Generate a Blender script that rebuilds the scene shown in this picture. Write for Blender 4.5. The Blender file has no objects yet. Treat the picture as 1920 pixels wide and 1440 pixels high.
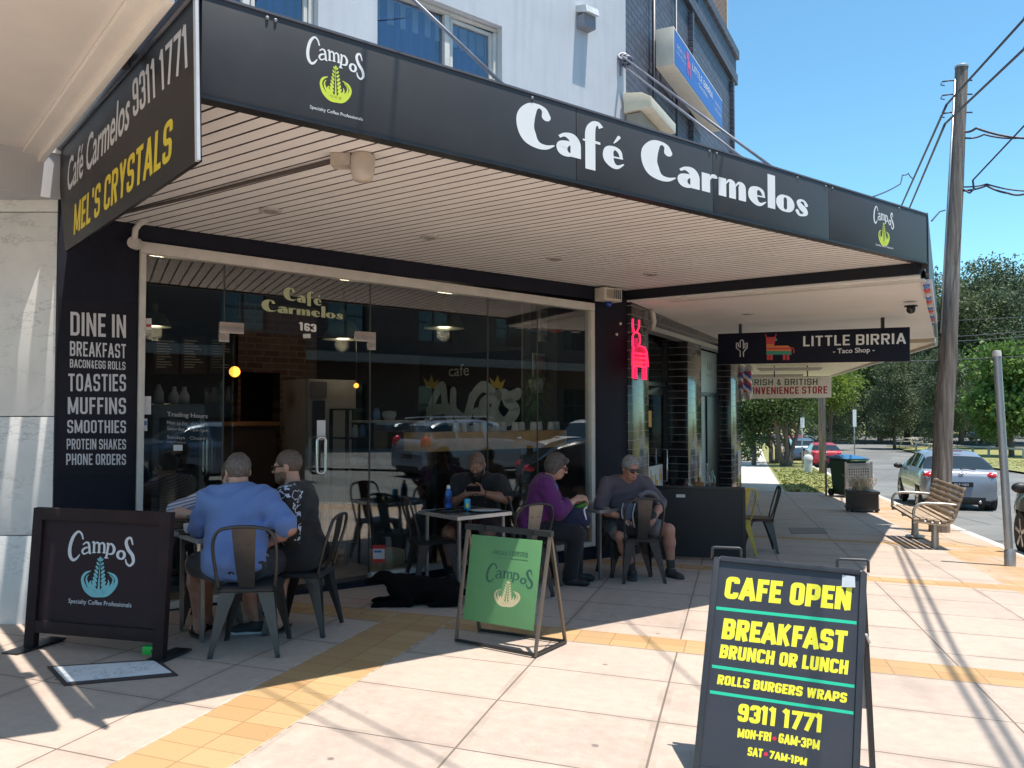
import bpy, bmesh, math, random
import numpy as np
from mathutils import Vector, Matrix
R = math.radians
sc = bpy.context.scene
COL = sc.collection
# ------------------------------------------------------------------ camera, sky, sun, exposure
FPX = 1555.0; PITCH = math.atan(50 / 1555.0); EYE = 1.5
cd = bpy.data.cameras.new('camera'); cam = bpy.data.objects.new('camera', cd); COL.objects.link(cam)
cam.location = (0, 0, EYE); cam.rotation_euler = (math.pi / 2 + PITCH, 0, 0)
cd.sensor_fit = 'HORIZONTAL'; cd.sensor_width = 36.0; cd.lens = 36.0 * FPX / 1920.0
cd.clip_start = 0.05; cd.clip_end = 3000
sc.camera = cam
LIGHT = Vector((-0.20, 0.12, -1.0)).normalized()
w = bpy.data.worlds.new('World'); sc.world = w; w.use_nodes = True
nt = w.node_tree; bg = nt.nodes['Background']
sky = nt.nodes.new('ShaderNodeTexSky'); sky.sky_type = 'NISHITA'; sky.sun_disc = False
sky.sun_elevation = math.asin(-LIGHT.z); sky.sun_rotation = math.atan2(-LIGHT.x, -LIGHT.y)
sky.air_density = 0.85; sky.dust_density = 0.3; sky.ozone_density = 1.6
tint = nt.nodes.new('ShaderNodeMix'); tint.data_type = 'RGBA'; tint.blend_type = 'MULTIPLY'; tint.inputs[0].default_value = 1.0
tint.inputs[7].default_value = (0.80, 1.20, 1.17, 1)          # the clear cyan of this sky
nt.links.new(sky.outputs[0], tint.inputs[6]); nt.links.new(tint.outputs[2], bg.inputs[0]); bg.inputs[1].default_value = 0.15
sl = bpy.data.lights.new('sun', 'SUN'); sun = bpy.data.objects.new('sun', sl); COL.objects.link(sun)
sl.energy = 5.0; sl.angle = R(0.5); sl.color = (1.0, 0.95, 0.87)
sun.rotation_euler = LIGHT.to_track_quat('-Z', 'Y').to_euler(); sun.location = (4, -4, 30)
sc.view_settings.view_transform = 'Standard'; sc.view_settings.look = 'None'
sc.view_settings.gamma = 1.0; sc.view_settings.exposure = 0.47
sc.cycles.max_bounces = 8; sc.cycles.diffuse_bounces = 4; sc.cycles.glossy_bounces = 4
sc.cycles.transparent_max_bounces = 16; sc.cycles.caustics_reflective = False; sc.cycles.caustics_refractive = False

# ------------------------------------------------------------------ the lie of the land
SU = (math.sin(R(16)), math.cos(R(16)))
_US = [-60, 0, 4.6, 7.4, 9.3, 11.1, 18.5, 27.8, 45.4, 65, 118, 400, 2000]  # ground profile, distances and heights, scaled down about the camera
_ZS = [.75, .111, .0137, -.083, -.158, -.232, -.519, -.861, -1.417, -1.695, -1.74, -1.93, -1.93]
def gz(x, y): return float(np.interp(x * SU[0] + y * SU[1], _US, _ZS))
def ray(px, py):
    x = (px - 960) / FPX; z = -(py - 720) / FPX; c, s = math.cos(PITCH), math.sin(PITCH)
    return Vector((x, c - z * s, s + z * c))
def at_y(px, py, Y):
    d = ray(px, py); r = d * (Y / d.y); r.z += EYE; return r
def at_z(px, py, z):
    d = ray(px, py); r = d * ((z - EYE) / d.z); r.z += EYE; return r
def ground(px, py, dz=0.0):
    d = ray(px, py); lo, hi = .5, 600.0
    for _ in range(60):
        m = (lo + hi) / 2
        if EYE + d.z * m > gz(d.x * m, d.y * m) + dz: lo = m
        else: hi = m
    r = d * lo; r.z += EYE; return r

# ------------------------------------------------------------------ materials
MATS = {}
def mat(name, col, rough=.6, metal=0., var=.12, scale=6., bump=0., bscale=60., spec=.5, coat=0., emit=None, estr=1.):
    if name in MATS: return MATS[name]
    m = bpy.data.materials.new(name); m.use_nodes = True; MATS[name] = m
    t = m.node_tree; b = t.nodes['Principled BSDF']
    b.inputs['Roughness'].default_value = rough; b.inputs['Metallic'].default_value = metal
    b.inputs['Specular IOR Level'].default_value = spec; b.inputs['Coat Weight'].default_value = coat
    c = tuple(col) + (1,)
    b.inputs['Base Color'].default_value = c
    tc = t.nodes.new('ShaderNodeTexCoord')
    if var > 0:
        n = t.nodes.new('ShaderNodeTexNoise'); n.inputs['Scale'].default_value = scale; n.inputs['Detail'].default_value = 6
        n.inputs['Roughness'].default_value = .65
        t.links.new(tc.outputs['Object'], n.inputs['Vector'])
        r = t.nodes.new('ShaderNodeValToRGB')
        r.color_ramp.elements[0].position = .3; r.color_ramp.elements[1].position = .7
        r.color_ramp.elements[0].color = tuple(max(0, x * (1 - var)) for x in col) + (1,)
        r.color_ramp.elements[1].color = tuple(min(1, x * (1 + var)) for x in col) + (1,)
        t.links.new(n.outputs[0], r.inputs[0]); t.links.new(r.outputs[0], b.inputs['Base Color'])
        mr = t.nodes.new('ShaderNodeMapRange'); mr.inputs[3].default_value = max(.02, rough - .08); mr.inputs[4].default_value = min(1, rough + .08)
        t.links.new(n.outputs[0], mr.inputs[0]); t.links.new(mr.outputs[0], b.inputs['Roughness'])
    if bump > 0:
        n2 = t.nodes.new('ShaderNodeTexNoise'); n2.inputs['Scale'].default_value = bscale; n2.inputs['Detail'].default_value = 4
        t.links.new(tc.outputs['Object'], n2.inputs['Vector'])
        bp = t.nodes.new('ShaderNodeBump'); bp.inputs['Strength'].default_value = bump; bp.inputs['Distance'].default_value = .01
        t.links.new(n2.outputs[0], bp.inputs['Height']); t.links.new(bp.outputs[0], b.inputs['Normal'])
    if emit:
        b.inputs['Emission Color'].default_value = tuple(emit) + (1,); b.inputs['Emission Strength'].default_value = estr
    return m
class NB:
    """small node-graph helper"""
    def __init__(s, name):
        s.m = bpy.data.materials.new(name); s.m.use_nodes = True; MATS[name] = s.m
        s.t = s.m.node_tree; s.b = s.t.nodes['Principled BSDF']; s.out = s.t.nodes['Material Output']
        s.tc = s.t.nodes.new('ShaderNodeTexCoord')
    def n(s, typ, ins=None, **kw):
        q = s.t.nodes.new(typ)
        for k, v in kw.items(): setattr(q, k, v)
        for k, v in (ins or {}).items():
            if hasattr(v, 'is_linked') or v.__class__.__name__.startswith('NodeSocket'): s.t.links.new(v, q.inputs[k])
            else: q.inputs[k].default_value = v
        return q
    def math(s, op, a, b=0., c=0.):
        return s.n('ShaderNodeMath', {0: a, 1: b, 2: c}, operation=op).outputs[0]
    def mix(s, f, a, b):
        q = s.n('ShaderNodeMix', data_type='RGBA')
        for i, v in ((0, f), (6, a), (7, b)):
            if v.__class__.__name__.startswith('NodeSocket'): s.t.links.new(v, q.inputs[i])
            else: q.inputs[i].default_value = v if i == 0 else tuple(v) + (1,)
        return q.outputs[2]
    def noise(s, scale, detail=5, vec=None, rough=.6):
        return s.n('ShaderNodeTexNoise', {'Vector': vec or s.tc.outputs['Object'], 'Scale': scale, 'Detail': detail, 'Roughness': rough}).outputs[0]
    def ramp(s, v, a, b):
        return s.n('ShaderNodeMapRange', {0: v, 1: a, 2: b}).outputs[0]
    def bump(s, h, strength=.4, dist=.01):
        q = s.n('ShaderNodeBump', {'Height': h, 'Strength': strength, 'Distance': dist}); s.t.links.new(q.outputs[0], s.b.inputs['Normal'])
    def col(s, v): s.t.links.new(v, s.b.inputs['Base Color'])
    def rough(s, v):
        if v.__class__.__name__.startswith('NodeSocket'): s.t.links.new(v, s.b.inputs['Roughness'])
        else: s.b.inputs['Roughness'].default_value = v
def brick_mat(name, c1, c2, mortar, bw=.24, bh=.086, ms=.008, rough=.7, plane='XZ', spec=.4, bump=.5, off=.5):
    if name in MATS: return MATS[name]
    g = NB(name); sp = g.n('ShaderNodeSeparateXYZ', {0: g.tc.outputs['Object']})
    a = sp.outputs['XYZ'.index(plane[0])]; b = sp.outputs['XYZ'.index(plane[1])]
    v = g.n('ShaderNodeCombineXYZ', {0: a, 1: b}).outputs[0]
    br = g.n('ShaderNodeTexBrick', {'Vector': v, 'Color1': c1 + (1,), 'Color2': c2 + (1,), 'Mortar': mortar + (1,), 'Scale': 1., 'Mortar Size': ms, 'Mortar Smooth': .1, 'Brick Width': bw, 'Row Height': bh}, offset=off)
    nz = g.noise(9, 6); f = g.ramp(nz, .25, .8)
    dark = g.mix(.35, br.outputs[0], (0.01, 0.01, 0.01))
    g.col(g.mix(f, dark, br.outputs[0])); g.rough(rough); g.b.inputs['Specular IOR Level'].default_value = spec
    h = g.math('ADD', g.math('MULTIPLY', br.outputs['Fac'], -1.), g.math('MULTIPLY', nz, .25)); g.bump(h, bump, .006)
    return g.m
def glass_mat(name, tint=(.8, .84, .84), refl=.05, rough=0.):
    if name in MATS: return MATS[name]
    g = NB(name); t = g.t; t.nodes.remove(g.b)
    tr = g.n('ShaderNodeBsdfTransparent', {0: tint + (1,)}); gl = g.n('ShaderNodeBsdfGlossy', {0: (1, 1, 1, 1), 'Roughness': rough})
    lw = g.n('ShaderNodeLayerWeight', {0: .5}); f = g.math('MULTIPLY_ADD', g.math('POWER', lw.outputs['Facing'], 5.), 1 - refl, refl)
    mx = g.n('ShaderNodeMixShader', {0: f, 1: tr.outputs[0], 2: gl.outputs[0]}); t.links.new(mx.outputs[0], g.out.inputs[0])
    return g.m

# ------------------------------------------------------------------ mesh building
class MB:
    def __init__(s): s.v = []; s.f = []; s.mi = []; s.cur = 0
    def _add(s, vs, fs):
        o = len(s.v); s.v += [tuple(p) for p in vs]
        for f in fs: s.f.append([i + o for i in f]); s.mi.append(s.cur)
        return s
    def box(s, x0, x1, y0, y1, z0, z1):
        vs = [(x, y, z) for x in (x0, x1) for y in (y0, y1) for z in (z0, z1)]
        return s._add(vs, [(0, 1, 3, 2), (4, 6, 7, 5), (0, 4, 5, 1), (2, 3, 7, 6), (0, 2, 6, 4), (1, 5, 7, 3)])
    def obox(s, c, sx, sy, sz, M=None):
        """box centred at c, sizes, optional 3x3 rotation"""
        M = M or Matrix.Identity(3); c = Vector(c)
        vs = [c + M @ Vector((a * sx / 2, b * sy / 2, d * sz / 2)) for a in (-1, 1) for b in (-1, 1) for d in (-1, 1)]
        return s._add(vs, [(0, 1, 3, 2), (4, 6, 7, 5), (0, 4, 5, 1), (2, 3, 7, 6), (0, 2, 6, 4), (1, 5, 7, 3)])
    def bar(s, a, b, w, h, up=(0, 0, 1)):
        """rectangular bar from a to b"""
        a = Vector(a); b = Vector(b); d = (b - a).normalized(); up = Vector(up)
        x = d.cross(up)
        if x.length < 1e-4: x = d.cross(Vector((1, 0, 0)))
        x.normalize(); u = x.cross(d)
        vs = []
        for p in (a, b):
            for i, j in ((-1, -1), (1, -1), (1, 1), (-1, 1)): vs.append(p + x * (i * w / 2) + u * (j * h / 2))
        return s._add(vs, [(3, 2, 1, 0), (4, 5, 6, 7), (0, 1, 5, 4), (1, 2, 6, 5), (2, 3, 7, 6), (3, 0, 4, 7)])
    def quad(s, *p): return s._add(p, [tuple(range(len(p)))])
    def prism(s, poly, ext):
        """polygon (3-D points) extruded by vector ext"""
        e = Vector(ext); n = len(poly); p = [Vector(q) for q in poly]
        vs = p + [q + e for q in p]
        return s._add(vs, [tuple(range(n))[::-1], tuple(range(n, 2 * n))] + [(i, (i + 1) % n, n + (i + 1) % n, n + i) for i in range(n)])
    def tube(s, pts, r, n=8, closed=False, caps=True):
        pts = [Vector(p) for p in pts]; k = len(pts); rs = r if isinstance(r, (list, tuple)) else [r] * k
        nrm = None; vs = []
        for i, p in enumerate(pts):
            if closed: t = pts[(i + 1) % k] - pts[i - 1]
            else: t = pts[min(i + 1, k - 1)] - pts[max(i - 1, 0)]
            t.normalize()
            if nrm is None:
                nrm = t.cross(Vector((0, 0, 1)))
                if nrm.length < 1e-3: nrm = t.cross(Vector((1, 0, 0)))
            nrm = nrm - t * nrm.dot(t); nrm.normalize(); bn = t.cross(nrm)
            for j in range(n):
                a = 2 * math.pi * j / n; vs.append(p + nrm * (math.cos(a) * rs[i]) + bn * (math.sin(a) * rs[i]))
        fs = []
        for i in range(k if closed else k - 1):
            for j in range(n):
                a = i * n + j; b = i * n + (j + 1) % n; c = ((i + 1) % k) * n
                fs.append((a, b, c + (j + 1) % n, c + j))
        if caps and not closed: fs += [tuple(range(n))[::-1], tuple(range((k - 1) * n, k * n))]
        return s._add(vs, fs)
    def lathe(s, prof, n=20, c=(0, 0, 0), M=None):
        """profile of (r, z) turned about z"""
        c = Vector(c); M = M or Matrix.Identity(3); vs = []
        for r, z in prof:
            for j in range(n):
                a = 2 * math.pi * j / n; vs.append(c + M @ Vector((r * math.cos(a), r * math.sin(a), z)))
        fs = []
        for i in range(len(prof) - 1):
            for j in range(n): fs.append((i * n + j, i * n + (j + 1) % n, (i + 1) * n + (j + 1) % n, (i + 1) * n + j))
        fs += [tuple(range(n))[::-1], tuple(range((len(prof) - 1) * n, len(prof) * n))]
        return s._add(vs, fs)
    def ell(s, c, r, M=None, nu=14, nv=9):
        c = Vector(c); M = M or Matrix.Identity(3); vs = []
        for i in range(nv + 1):
            t = math.pi * i / nv
            for j in range(nu):
                a = 2 * math.pi * j / nu
                vs.append(c + M @ Vector((r[0] * math.sin(t) * math.cos(a), r[1] * math.sin(t) * math.sin(a), r[2] * math.cos(t))))
        fs = []
        for i in range(nv):
            for j in range(nu): fs.append((i * nu + j, (i + 1) * nu + j, (i + 1) * nu + (j + 1) % nu, i * nu + (j + 1) % nu))
        return s._add(vs, fs)
    def grid(s, fn, nu, nv):
        vs = [fn(i / nu, j / nv) for i in range(nu + 1) for j in range(nv + 1)]; q = nv + 1
        return s._add(vs, [(i * q + j, (i + 1) * q + j, (i + 1) * q + j + 1, i * q + j + 1) for i in range(nu) for j in range(nv)])
    def xf(s, M):
        s.v = [tuple(M @ Vector(p)) for p in s.v]; return s
    def build(s, name, mats, parent=None, smooth=False, bevel=0., world=False, auto=None, seg=2):
        me = bpy.data.meshes.new(name)
        vs = s.v
        if world and parent is not None:
            Mi = frame(parent).inverted()
            vs = [tuple(Mi @ Vector(p)) for p in vs]
        me.from_pydata(vs, [], s.f); 
        bm = bmesh.new(); bm.from_mesh(me)
        bmesh.ops.recalc_face_normals(bm, faces=bm.faces)
        if bevel > 0:
            bmesh.ops.remove_doubles(bm, verts=bm.verts, dist=1e-5)
            ed = [e for e in bm.edges if len(e.link_faces) == 2 and e.calc_face_angle(0) > R(25)]
            try: bmesh.ops.bevel(bm, geom=ed, offset=bevel, segments=seg, affect='EDGES', profile=.6, clamp_overlap=True)
            except Exception: pass
            smooth = True; auto = auto or 40
        bm.to_mesh(me); bm.free()
        for m in (mats if isinstance(mats, (list, tuple)) else [mats]): me.materials.append(m)
        if not bevel and any(s.mi): me.polygons.foreach_set('material_index', s.mi)
        if smooth:
            me.polygons.foreach_set('use_smooth', [True] * len(me.polygons))
            if auto: me.set_sharp_from_angle(angle=R(auto))
        o = bpy.data.objects.new(name, me); COL.objects.link(o)
        if parent is not None: o.parent = parent
        return o
def tag(o, label=None, cat=None, group=None, kind=None):
    if label: o['label'] = label
    if cat: o['category'] = cat
    if group: o['group'] = group
    if kind: o['kind'] = kind
    return o
S = .926          # scene units per metre; furniture, people, cars scaled down about the camera, shopfronts not
def thing(name, label, cat, loc=(0, 0, 0), rz=0., group=None, s=1.):
    o = bpy.data.objects.new(name, None); COL.objects.link(o); o.empty_display_size = .2
    o.location = loc; o.rotation_euler = (0, 0, rz); o.scale = (s, s, s)
    return tag(o, label, cat, group)
def kids(o): return [c for c in bpy.data.objects if c.parent == o]
def dup(o, loc=None, rz=None, label=None, parent=None):
    c = o.copy(); COL.objects.link(c)
    if parent is not None: c.parent = parent
    if loc is not None: c.location = loc
    if rz is not None: c.rotation_euler = (0, 0, rz)
    if label: c['label'] = label
    for k in kids(o): dup(k, parent=c)
    return c
def frame(o):
    m = Matrix.Translation(o.location) @ o.rotation_euler.to_matrix().to_4x4() @ Matrix.Diagonal((*o.scale, 1))
    return frame(o.parent) @ m if o.parent else m
def local(o, p): return frame(o).inverted() @ Vector(p)
def on_plane(px, py, P, n):
    d = ray(px, py); E = Vector((0, 0, EYE)); n = Vector(n)
    return E + d * ((Vector(P) - E).dot(n) / d.dot(n))

# ------------------------------------------------------------------ lettering
def rounded(pts, r, seg=5):
    if r <= 0 or len(pts) < 3: return pts
    closed = pts[0] == pts[-1]; P = [Vector(p) for p in (pts[:-1] if closed else pts)]; n = len(P); out = []
    for i in range(n):
        if not closed and i in (0, n - 1): out.append(P[i]); continue
        a, b, c = P[i - 1], P[i], P[(i + 1) % n]; u = a - b; v = c - b; lu, lv = u.length, v.length
        if lu < 1e-6 or lv < 1e-6: continue
        q = min(r, lu * .48, lv * .48); s = b + u / lu * q; e = b + v / lv * q
        for k in range(seg + 1):
            t = k / seg; out.append(s * (1 - t) ** 2 + b * 2 * t * (1 - t) + e * t * t)
    if closed: out.append(out[0].copy())
    return out
def ribbon(mb, pts, hw, z=0., closed=False):
    """flat strip along 2-D points with half-width (number or list)"""
    P = [Vector((p[0], p[1])) for p in pts]; n = len(P); hs = hw if isinstance(hw, (list, tuple)) else [hw] * n
    L = []; Q = []
    for i in range(n):
        if closed: a, c = P[i - 1] if i else P[-2], P[(i + 1)] if i < n - 1 else P[1]
        else: a, c = P[max(0, i - 1)], P[min(n - 1, i + 1)]
        d1 = (P[i] - a); d2 = (c - P[i])
        if d1.length < 1e-7: d1 = d2
        if d2.length < 1e-7: d2 = d1
        d1 = d1.normalized(); d2 = d2.normalized(); t = (d1 + d2)
        if t.length < 1e-4: t = d2
        t.normalize(); nr = Vector((-t.y, t.x)); m = max(.5, nr.dot(Vector((-d2.y, d2.x))))
        h = hs[i] / m; L.append(P[i] + nr * h); Q.append(P[i] - nr * h)
    vs = [(p.x, p.y, z) for p in L] + [(p.x, p.y, z) for p in Q]
    mb._add(vs, [(i, n + i, n + i + 1, i + 1) for i in range(n - 1)])
def disc(mb, c, rx, ry, z, n=18, rot=0.):
    ca, sa = math.cos(rot), math.sin(rot)
    mb._add([(c[0] + rx * math.cos(2 * math.pi * i / n) * ca - ry * math.sin(2 * math.pi * i / n) * sa,
              c[1] + rx * math.cos(2 * math.pi * i / n) * sa + ry * math.sin(2 * math.pi * i / n) * ca, z) for i in range(n)], [tuple(range(n))])
BLOCK = {  # strokes as x,y tokens; '!' = sharp corners
 'A': '!1b ct|9b ct|23 83', 'B': 'lb lt|lT rT r5 l5|l5 r5 rB lB', 'C': 'r7 rT lT lB rB r3', 'D': 'lb lt|lT rT rB lB',
 'E': 'lb lt|lT RT|l5 95|lB RB', 'F': 'lb lt|lT RT|l5 95', 'G': 'r7 rT lT lB rB r5 c5', 'H': 'lb lt|rb rt|l5 r5', 'I': 'cb ct',
 'K': '!lb lt|rt l4|46 rb', 'L': 'lb lt|lB RB', 'M': '!lb lt|rb rt|lt c1|rt c1', 'N': '!lb lt|rb rt|lt rb', 'O': 'l5 lT rT rB lB l5',
 'P': 'lb lt|lT rT r4 l4', 'R': 'lb lt|lT rT r5 l5|c5 rb', 'S': 'r7 rT lT l5 r5 rB lB l3', 'T': 'cb ct|LT RT', 'U': 'lt lB rB rt',
 'V': '!lt cb|rt cb', 'W': '!lt 3b|3b ct|ct 7b|7b rt', 'Y': '!lt c4|rt c4|c4 cb', '0': 'l5 lT rT rB lB l5', '1': '!cb ct|ct 08', '3': 'l7 lT rT r5 45|45 r5 rB lB l3',
 '6': 'r7 rT lT lB rB r5 l5', '7': '!LT rT 3b', '9': 'r5 l5 lT rT rB lB l3', '-': 'L5 R5', "'": 'ct c8', '&': '!rb 38|38 cT 78 l3|l3 cB r4', '.': 'cb c1', 'X': '!lb rt|lt rb', 'Q': 'l5 lT rT rB lB l5|c3 rb', 'J': 'rt rB lB l3', 'Z': '!LT RT|rt lb|LB RB', '/': '!lb rt'}
WID = {'I': .0, '1': .66, "'": .0, 'M': 1.35, 'W': 1.45, '-': .5, ' ': .5, '.': 0., 'N': 1.08, 'E': .85, 'F': .82, 'L': .8, 'T': .92, 'K': 1.05, 'A': 1.1}
def block_mesh(text, wid=.5, t=.17, gap=.07, rnd=.16):
    mb = MB(); x = 0.; k = 0
    for ch in text:
        w_ = max(t, wid * WID.get(ch, 1.)) if ch != ' ' else wid * .5
        if ch == ' ': x += w_; continue
        if ch == '*':
            k += 1; x += .25; continue
        g = BLOCK[ch]; sharp = g[0] == '!'
        for st in g.lstrip('!').split('|'):
            pts = []
            for tok in st.split():
                X = {'l': t / 2, 'r': w_ - t / 2, 'L': 0, 'R': w_, 'c': w_ / 2}.get(tok[0]); X = w_ * int(tok[0]) / 10 if X is None else X
                Y = {'b': 0, 't': 1, 'B': t / 2, 'T': 1 - t / 2}.get(tok[1]); Y = int(tok[1]) / 10 if Y is None else Y
                if ch in "'." and tok[1] in '18': Y = .72 if tok[1] == '8' else .2
                pts.append((x + X, Y))
            pp = pts if sharp else rounded(pts, rnd)
            k += 1; ribbon(mb, pp, t / 2 * (.85 if sharp and ch in 'MWNK&' and st not in ('lb lt', 'rb rt') else 1), z=(k % 7) * .00012, closed=(not sharp and pts[0] == pts[-1]))
        x += w_ + gap
    return mb, x - gap
def font_mesh(text, shear=0., spacing=1.):
    c = bpy.data.curves.new('t', 'FONT'); c.body = text; c.size = 1.; c.shear = shear; c.resolution_u = 3; c.space_character = spacing
    o = bpy.data.objects.new('t', c); COL.objects.link(o); dg = bpy.context.evaluated_depsgraph_get(); dg.update()
    me = bpy.data.meshes.new_from_object(o.evaluated_get(dg)); mb = MB()
    mb._add([tuple(v.co) for v in me.vertices], [tuple(p.vertices) for p in me.polygons])
    bpy.data.objects.remove(o); bpy.data.curves.remove(c); bpy.data.meshes.remove(me)
    return mb
def spline(pts, seg=8):
    """Catmull-Rom through points of any dimension"""
    P = [np.array(p, float) for p in pts]; out = []
    for i in range(len(P) - 1):
        a = P[max(i - 1, 0)]; b = P[i]; c = P[i + 1]; d = P[min(i + 2, len(P) - 1)]
        for k in range(seg):
            t = k / seg; out.append(.5 * ((2 * b) + (c - a) * t + (2 * a - 5 * b + 4 * c - d) * t * t + (3 * b - a - 3 * c + d) * t ** 3))
    out.append(P[-1]); return out
def pen(mb, pts, z=0., seg=8, cap=True):
    """smooth stroke through (x, y, halfwidth)"""
    q = spline(pts, seg); ribbon(mb, [(p[0], p[1]) for p in q], [max(.002, p[2]) for p in q], z)
    if cap:
        for p in (q[0], q[-1]):
            if p[2] > .008: disc(mb, (p[0], p[1]), p[2], p[2], z + .0002, 14)
def bounds(mb):
    a = np.array(mb.v); return a[:, 0].min(), a[:, 0].max(), a[:, 1].min(), a[:, 1].max()
def place(mb, o, xa, up, width=None, height=None, fit=True):
    """map flat lettering mesh to 3-D: its lower-left bound at o, x along xa, y along up"""
    x0, x1, y0, y1 = bounds(mb); o = Vector(o); xa = Vector(xa).normalized(); up = Vector(up).normalized(); nn = xa.cross(up)
    sx = width / (x1 - x0) if width else None; sy = height / (y1 - y0) if height else None
    sx = sx or sy; sy = sy or sx
    mb.v = [tuple(o + xa * ((p[0] - x0) * sx) + up * ((p[1] - y0) * sy) + nn * p[2]) for p in mb.v]
    return mb
# ================================================================== THE SETTING: ground, road, kerb, grass
def uv2xy(u, v): return (u * SU[0] + v * SU[1], u * SU[1] - v * SU[0])
def sheet(name, us, vs, dz, m, kind='structure'):
    mb = MB(); nu, nv = len(us) - 1, len(vs) - 1
    def fn(a, b):
        x, y = uv2xy(us[round(a * nu)], vs[round(b * nv)]); return (x, y, gz(x, y) + dz)
    mb.grid(fn, nu, nv); return tag(mb.build(name, m), kind=kind)
U_ = [-40, -20, -5, 0, 4, 8, 12, 14, 16, 18, 20, 22, 24]
KV = 3.23
def paving():
    g = NB('paving'); sp = g.n('ShaderNodeSeparateXYZ', {0: g.tc.outputs['Object']}); X, Y = sp.outputs[0], sp.outputs[1]
    c, s = math.cos(R(15)), math.sin(R(15)); c2, s2 = math.cos(R(21.5)), math.sin(R(21.5))
    w_ = g.math('SUBTRACT', g.math('MULTIPLY', X, c), g.math('MULTIPLY', Y, s)); q = g.math('ADD', g.math('MULTIPLY', X, s2), g.math('MULTIPLY', Y, c2))
    def between(v, a, b): return g.math('MULTIPLY', g.math('GREATER_THAN', v, a), g.math('LESS_THAN', v, b))
    def line(v, off, step, hw):
        f = g.math('FRACT', g.math('ADD', g.math('DIVIDE', g.math('SUBTRACT', v, off), step), 100.5))
        return g.math('LESS_THAN', g.math('ABSOLUTE', g.math('SUBTRACT', f, .5)), hw / step)
    wv = g.n('ShaderNodeCombineXYZ', {0: w_, 1: q}).outputs[0]
    n1 = g.noise(1.1, 6, wv); n2 = g.noise(14, 6, wv); n3 = g.noise(70, 4, wv)
    # slab identity for slight tone differences
    cell = g.n('ShaderNodeCombineXYZ', {0: g.math('FLOOR', g.math('DIVIDE', g.math('ADD', w_, 2.0), .82)), 1: g.math('FLOOR', g.math('DIVIDE', g.math('SUBTRACT', q, 3.96), .66))}).outputs[0]
    wn = g.n('ShaderNodeTexWhiteNoise', {0: cell}, noise_dimensions='3D').outputs[0]
    base = g.mix(g.ramp(n2, .3, .75), (.42, .322, .26), (.515, .41, .338))
    base = g.mix(g.math('MULTIPLY', wn, .38), base, (.56, .455, .37))
    base = g.mix(g.math('MULTIPLY', g.ramp(n1, .50, .74), .5), base, (.29, .22, .19))
    n4 = g.noise(.45, 3, wv); base = g.mix(g.math('MULTIPLY', g.ramp(n4, .5, .68), .25), base, (.58, .475, .39))
    joint = g.math('MAXIMUM', line(w_, -2.0, .82, .0052), line(q, 3.96, .66, .0052))
    # orange brick bands
    A = g.math('MULTIPLY', between(w_, -2.48, -2.0), g.math('LESS_THAN', q, 5.63))
    B = g.math('MULTIPLY', between(q, 5.29, 5.63), g.math('GREATER_THAN', w_, -7.))
    C = between(q, 8.7, 9.02); D = between(q, 12.1, 12.4)
    ux = g.math('SUBTRACT', g.math('MULTIPLY', X, SU[1]), g.math('MULTIPLY', Y, SU[0])); E_ = between(ux, 2.3, 3.05)
    band = A
    for k in (B, C, D, g.math('MULTIPLY', E_, g.ramp(n1, .30, .62))): band = g.math('MAXIMUM', band, k)
    bcell = g.n('ShaderNodeCombineXYZ', {0: g.math('FLOOR', g.math('DIVIDE', g.math('ADD', w_, 2.48), .24)), 1: g.math('FLOOR', g.math('DIVIDE', g.math('SUBTRACT', q, 5.29), .16))}).outputs[0]
    bn = g.n('ShaderNodeTexWhiteNoise', {0: bcell}, noise_dimensions='3D').outputs[0]
    oc = g.mix(bn, (.43, .25, .11), (.50, .335, .165)); oc = g.mix(g.math('MULTIPLY', g.ramp(n1, .5, .8), .4), oc, (.42, .25, .12))
    bl = g.math('MAXIMUM', line(w_, -2.48, .24, .004), line(q, 5.29, .16, .0035)); oc = g.mix(g.math('MULTIPLY', bl, .55), oc, (.20, .10, .04))
    halo = g.math('MAXIMUM', line(w_, -2.0, .82, .035), line(q, 3.96, .66, .035)); base = g.mix(g.math('MULTIPLY', g.math('MULTIPLY', halo, g.ramp(g.noise(3.1, 5, wv), .42, .75)), .5), base, (.25, .19, .15))
    sp_ = g.noise(150, 2, wv); base = g.mix(g.math('MULTIPLY', g.ramp(sp_, .60, .72), .35), base, (.20, .15, .12)); base = g.mix(g.math('MULTIPLY', g.ramp(sp_, .40, .28), .3), base, (.66, .56, .48))
    slab = g.mix(g.math('MULTIPLY', joint, .8), base, (.10, .075, .06))
    colr = g.mix(band, slab, oc)
    edge = g.math('MULTIPLY', g.math('MAXIMUM', between(w_, -2.495, -2.475), between(w_, -2.01, -1.99)), g.math('LESS_THAN', q, 5.63))
    colr = g.mix(g.math('MULTIPLY', edge, g.math('MULTIPLY', g.ramp(n2, .38, .62), .6)), colr, (.58, .53, .47))
    # darkened, dirty strip near the shops, gum spots and stains
    vo = g.n('ShaderNodeTexVoronoi', {'Vector': wv, 'Scale': 2.6, 'Randomness': 1.}); gum = g.math('MULTIPLY', g.math('LESS_THAN', vo.outputs['Distance'], .045), g.math('GREATER_THAN', n2, .42))
    colr = g.mix(g.math('MULTIPLY', gum, .62), colr, (.07, .06, .055))
    # long irregular damp streaks and repairs
    st = g.noise(.8, 4, g.n('ShaderNodeVectorMath', {0: wv, 1: (3., .35, 1.)}, operation='MULTIPLY').outputs[0])
    colr = g.mix(g.math('MULTIPLY', g.ramp(st, .56, .72), .26), colr, (.26, .19, .155))
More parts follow.
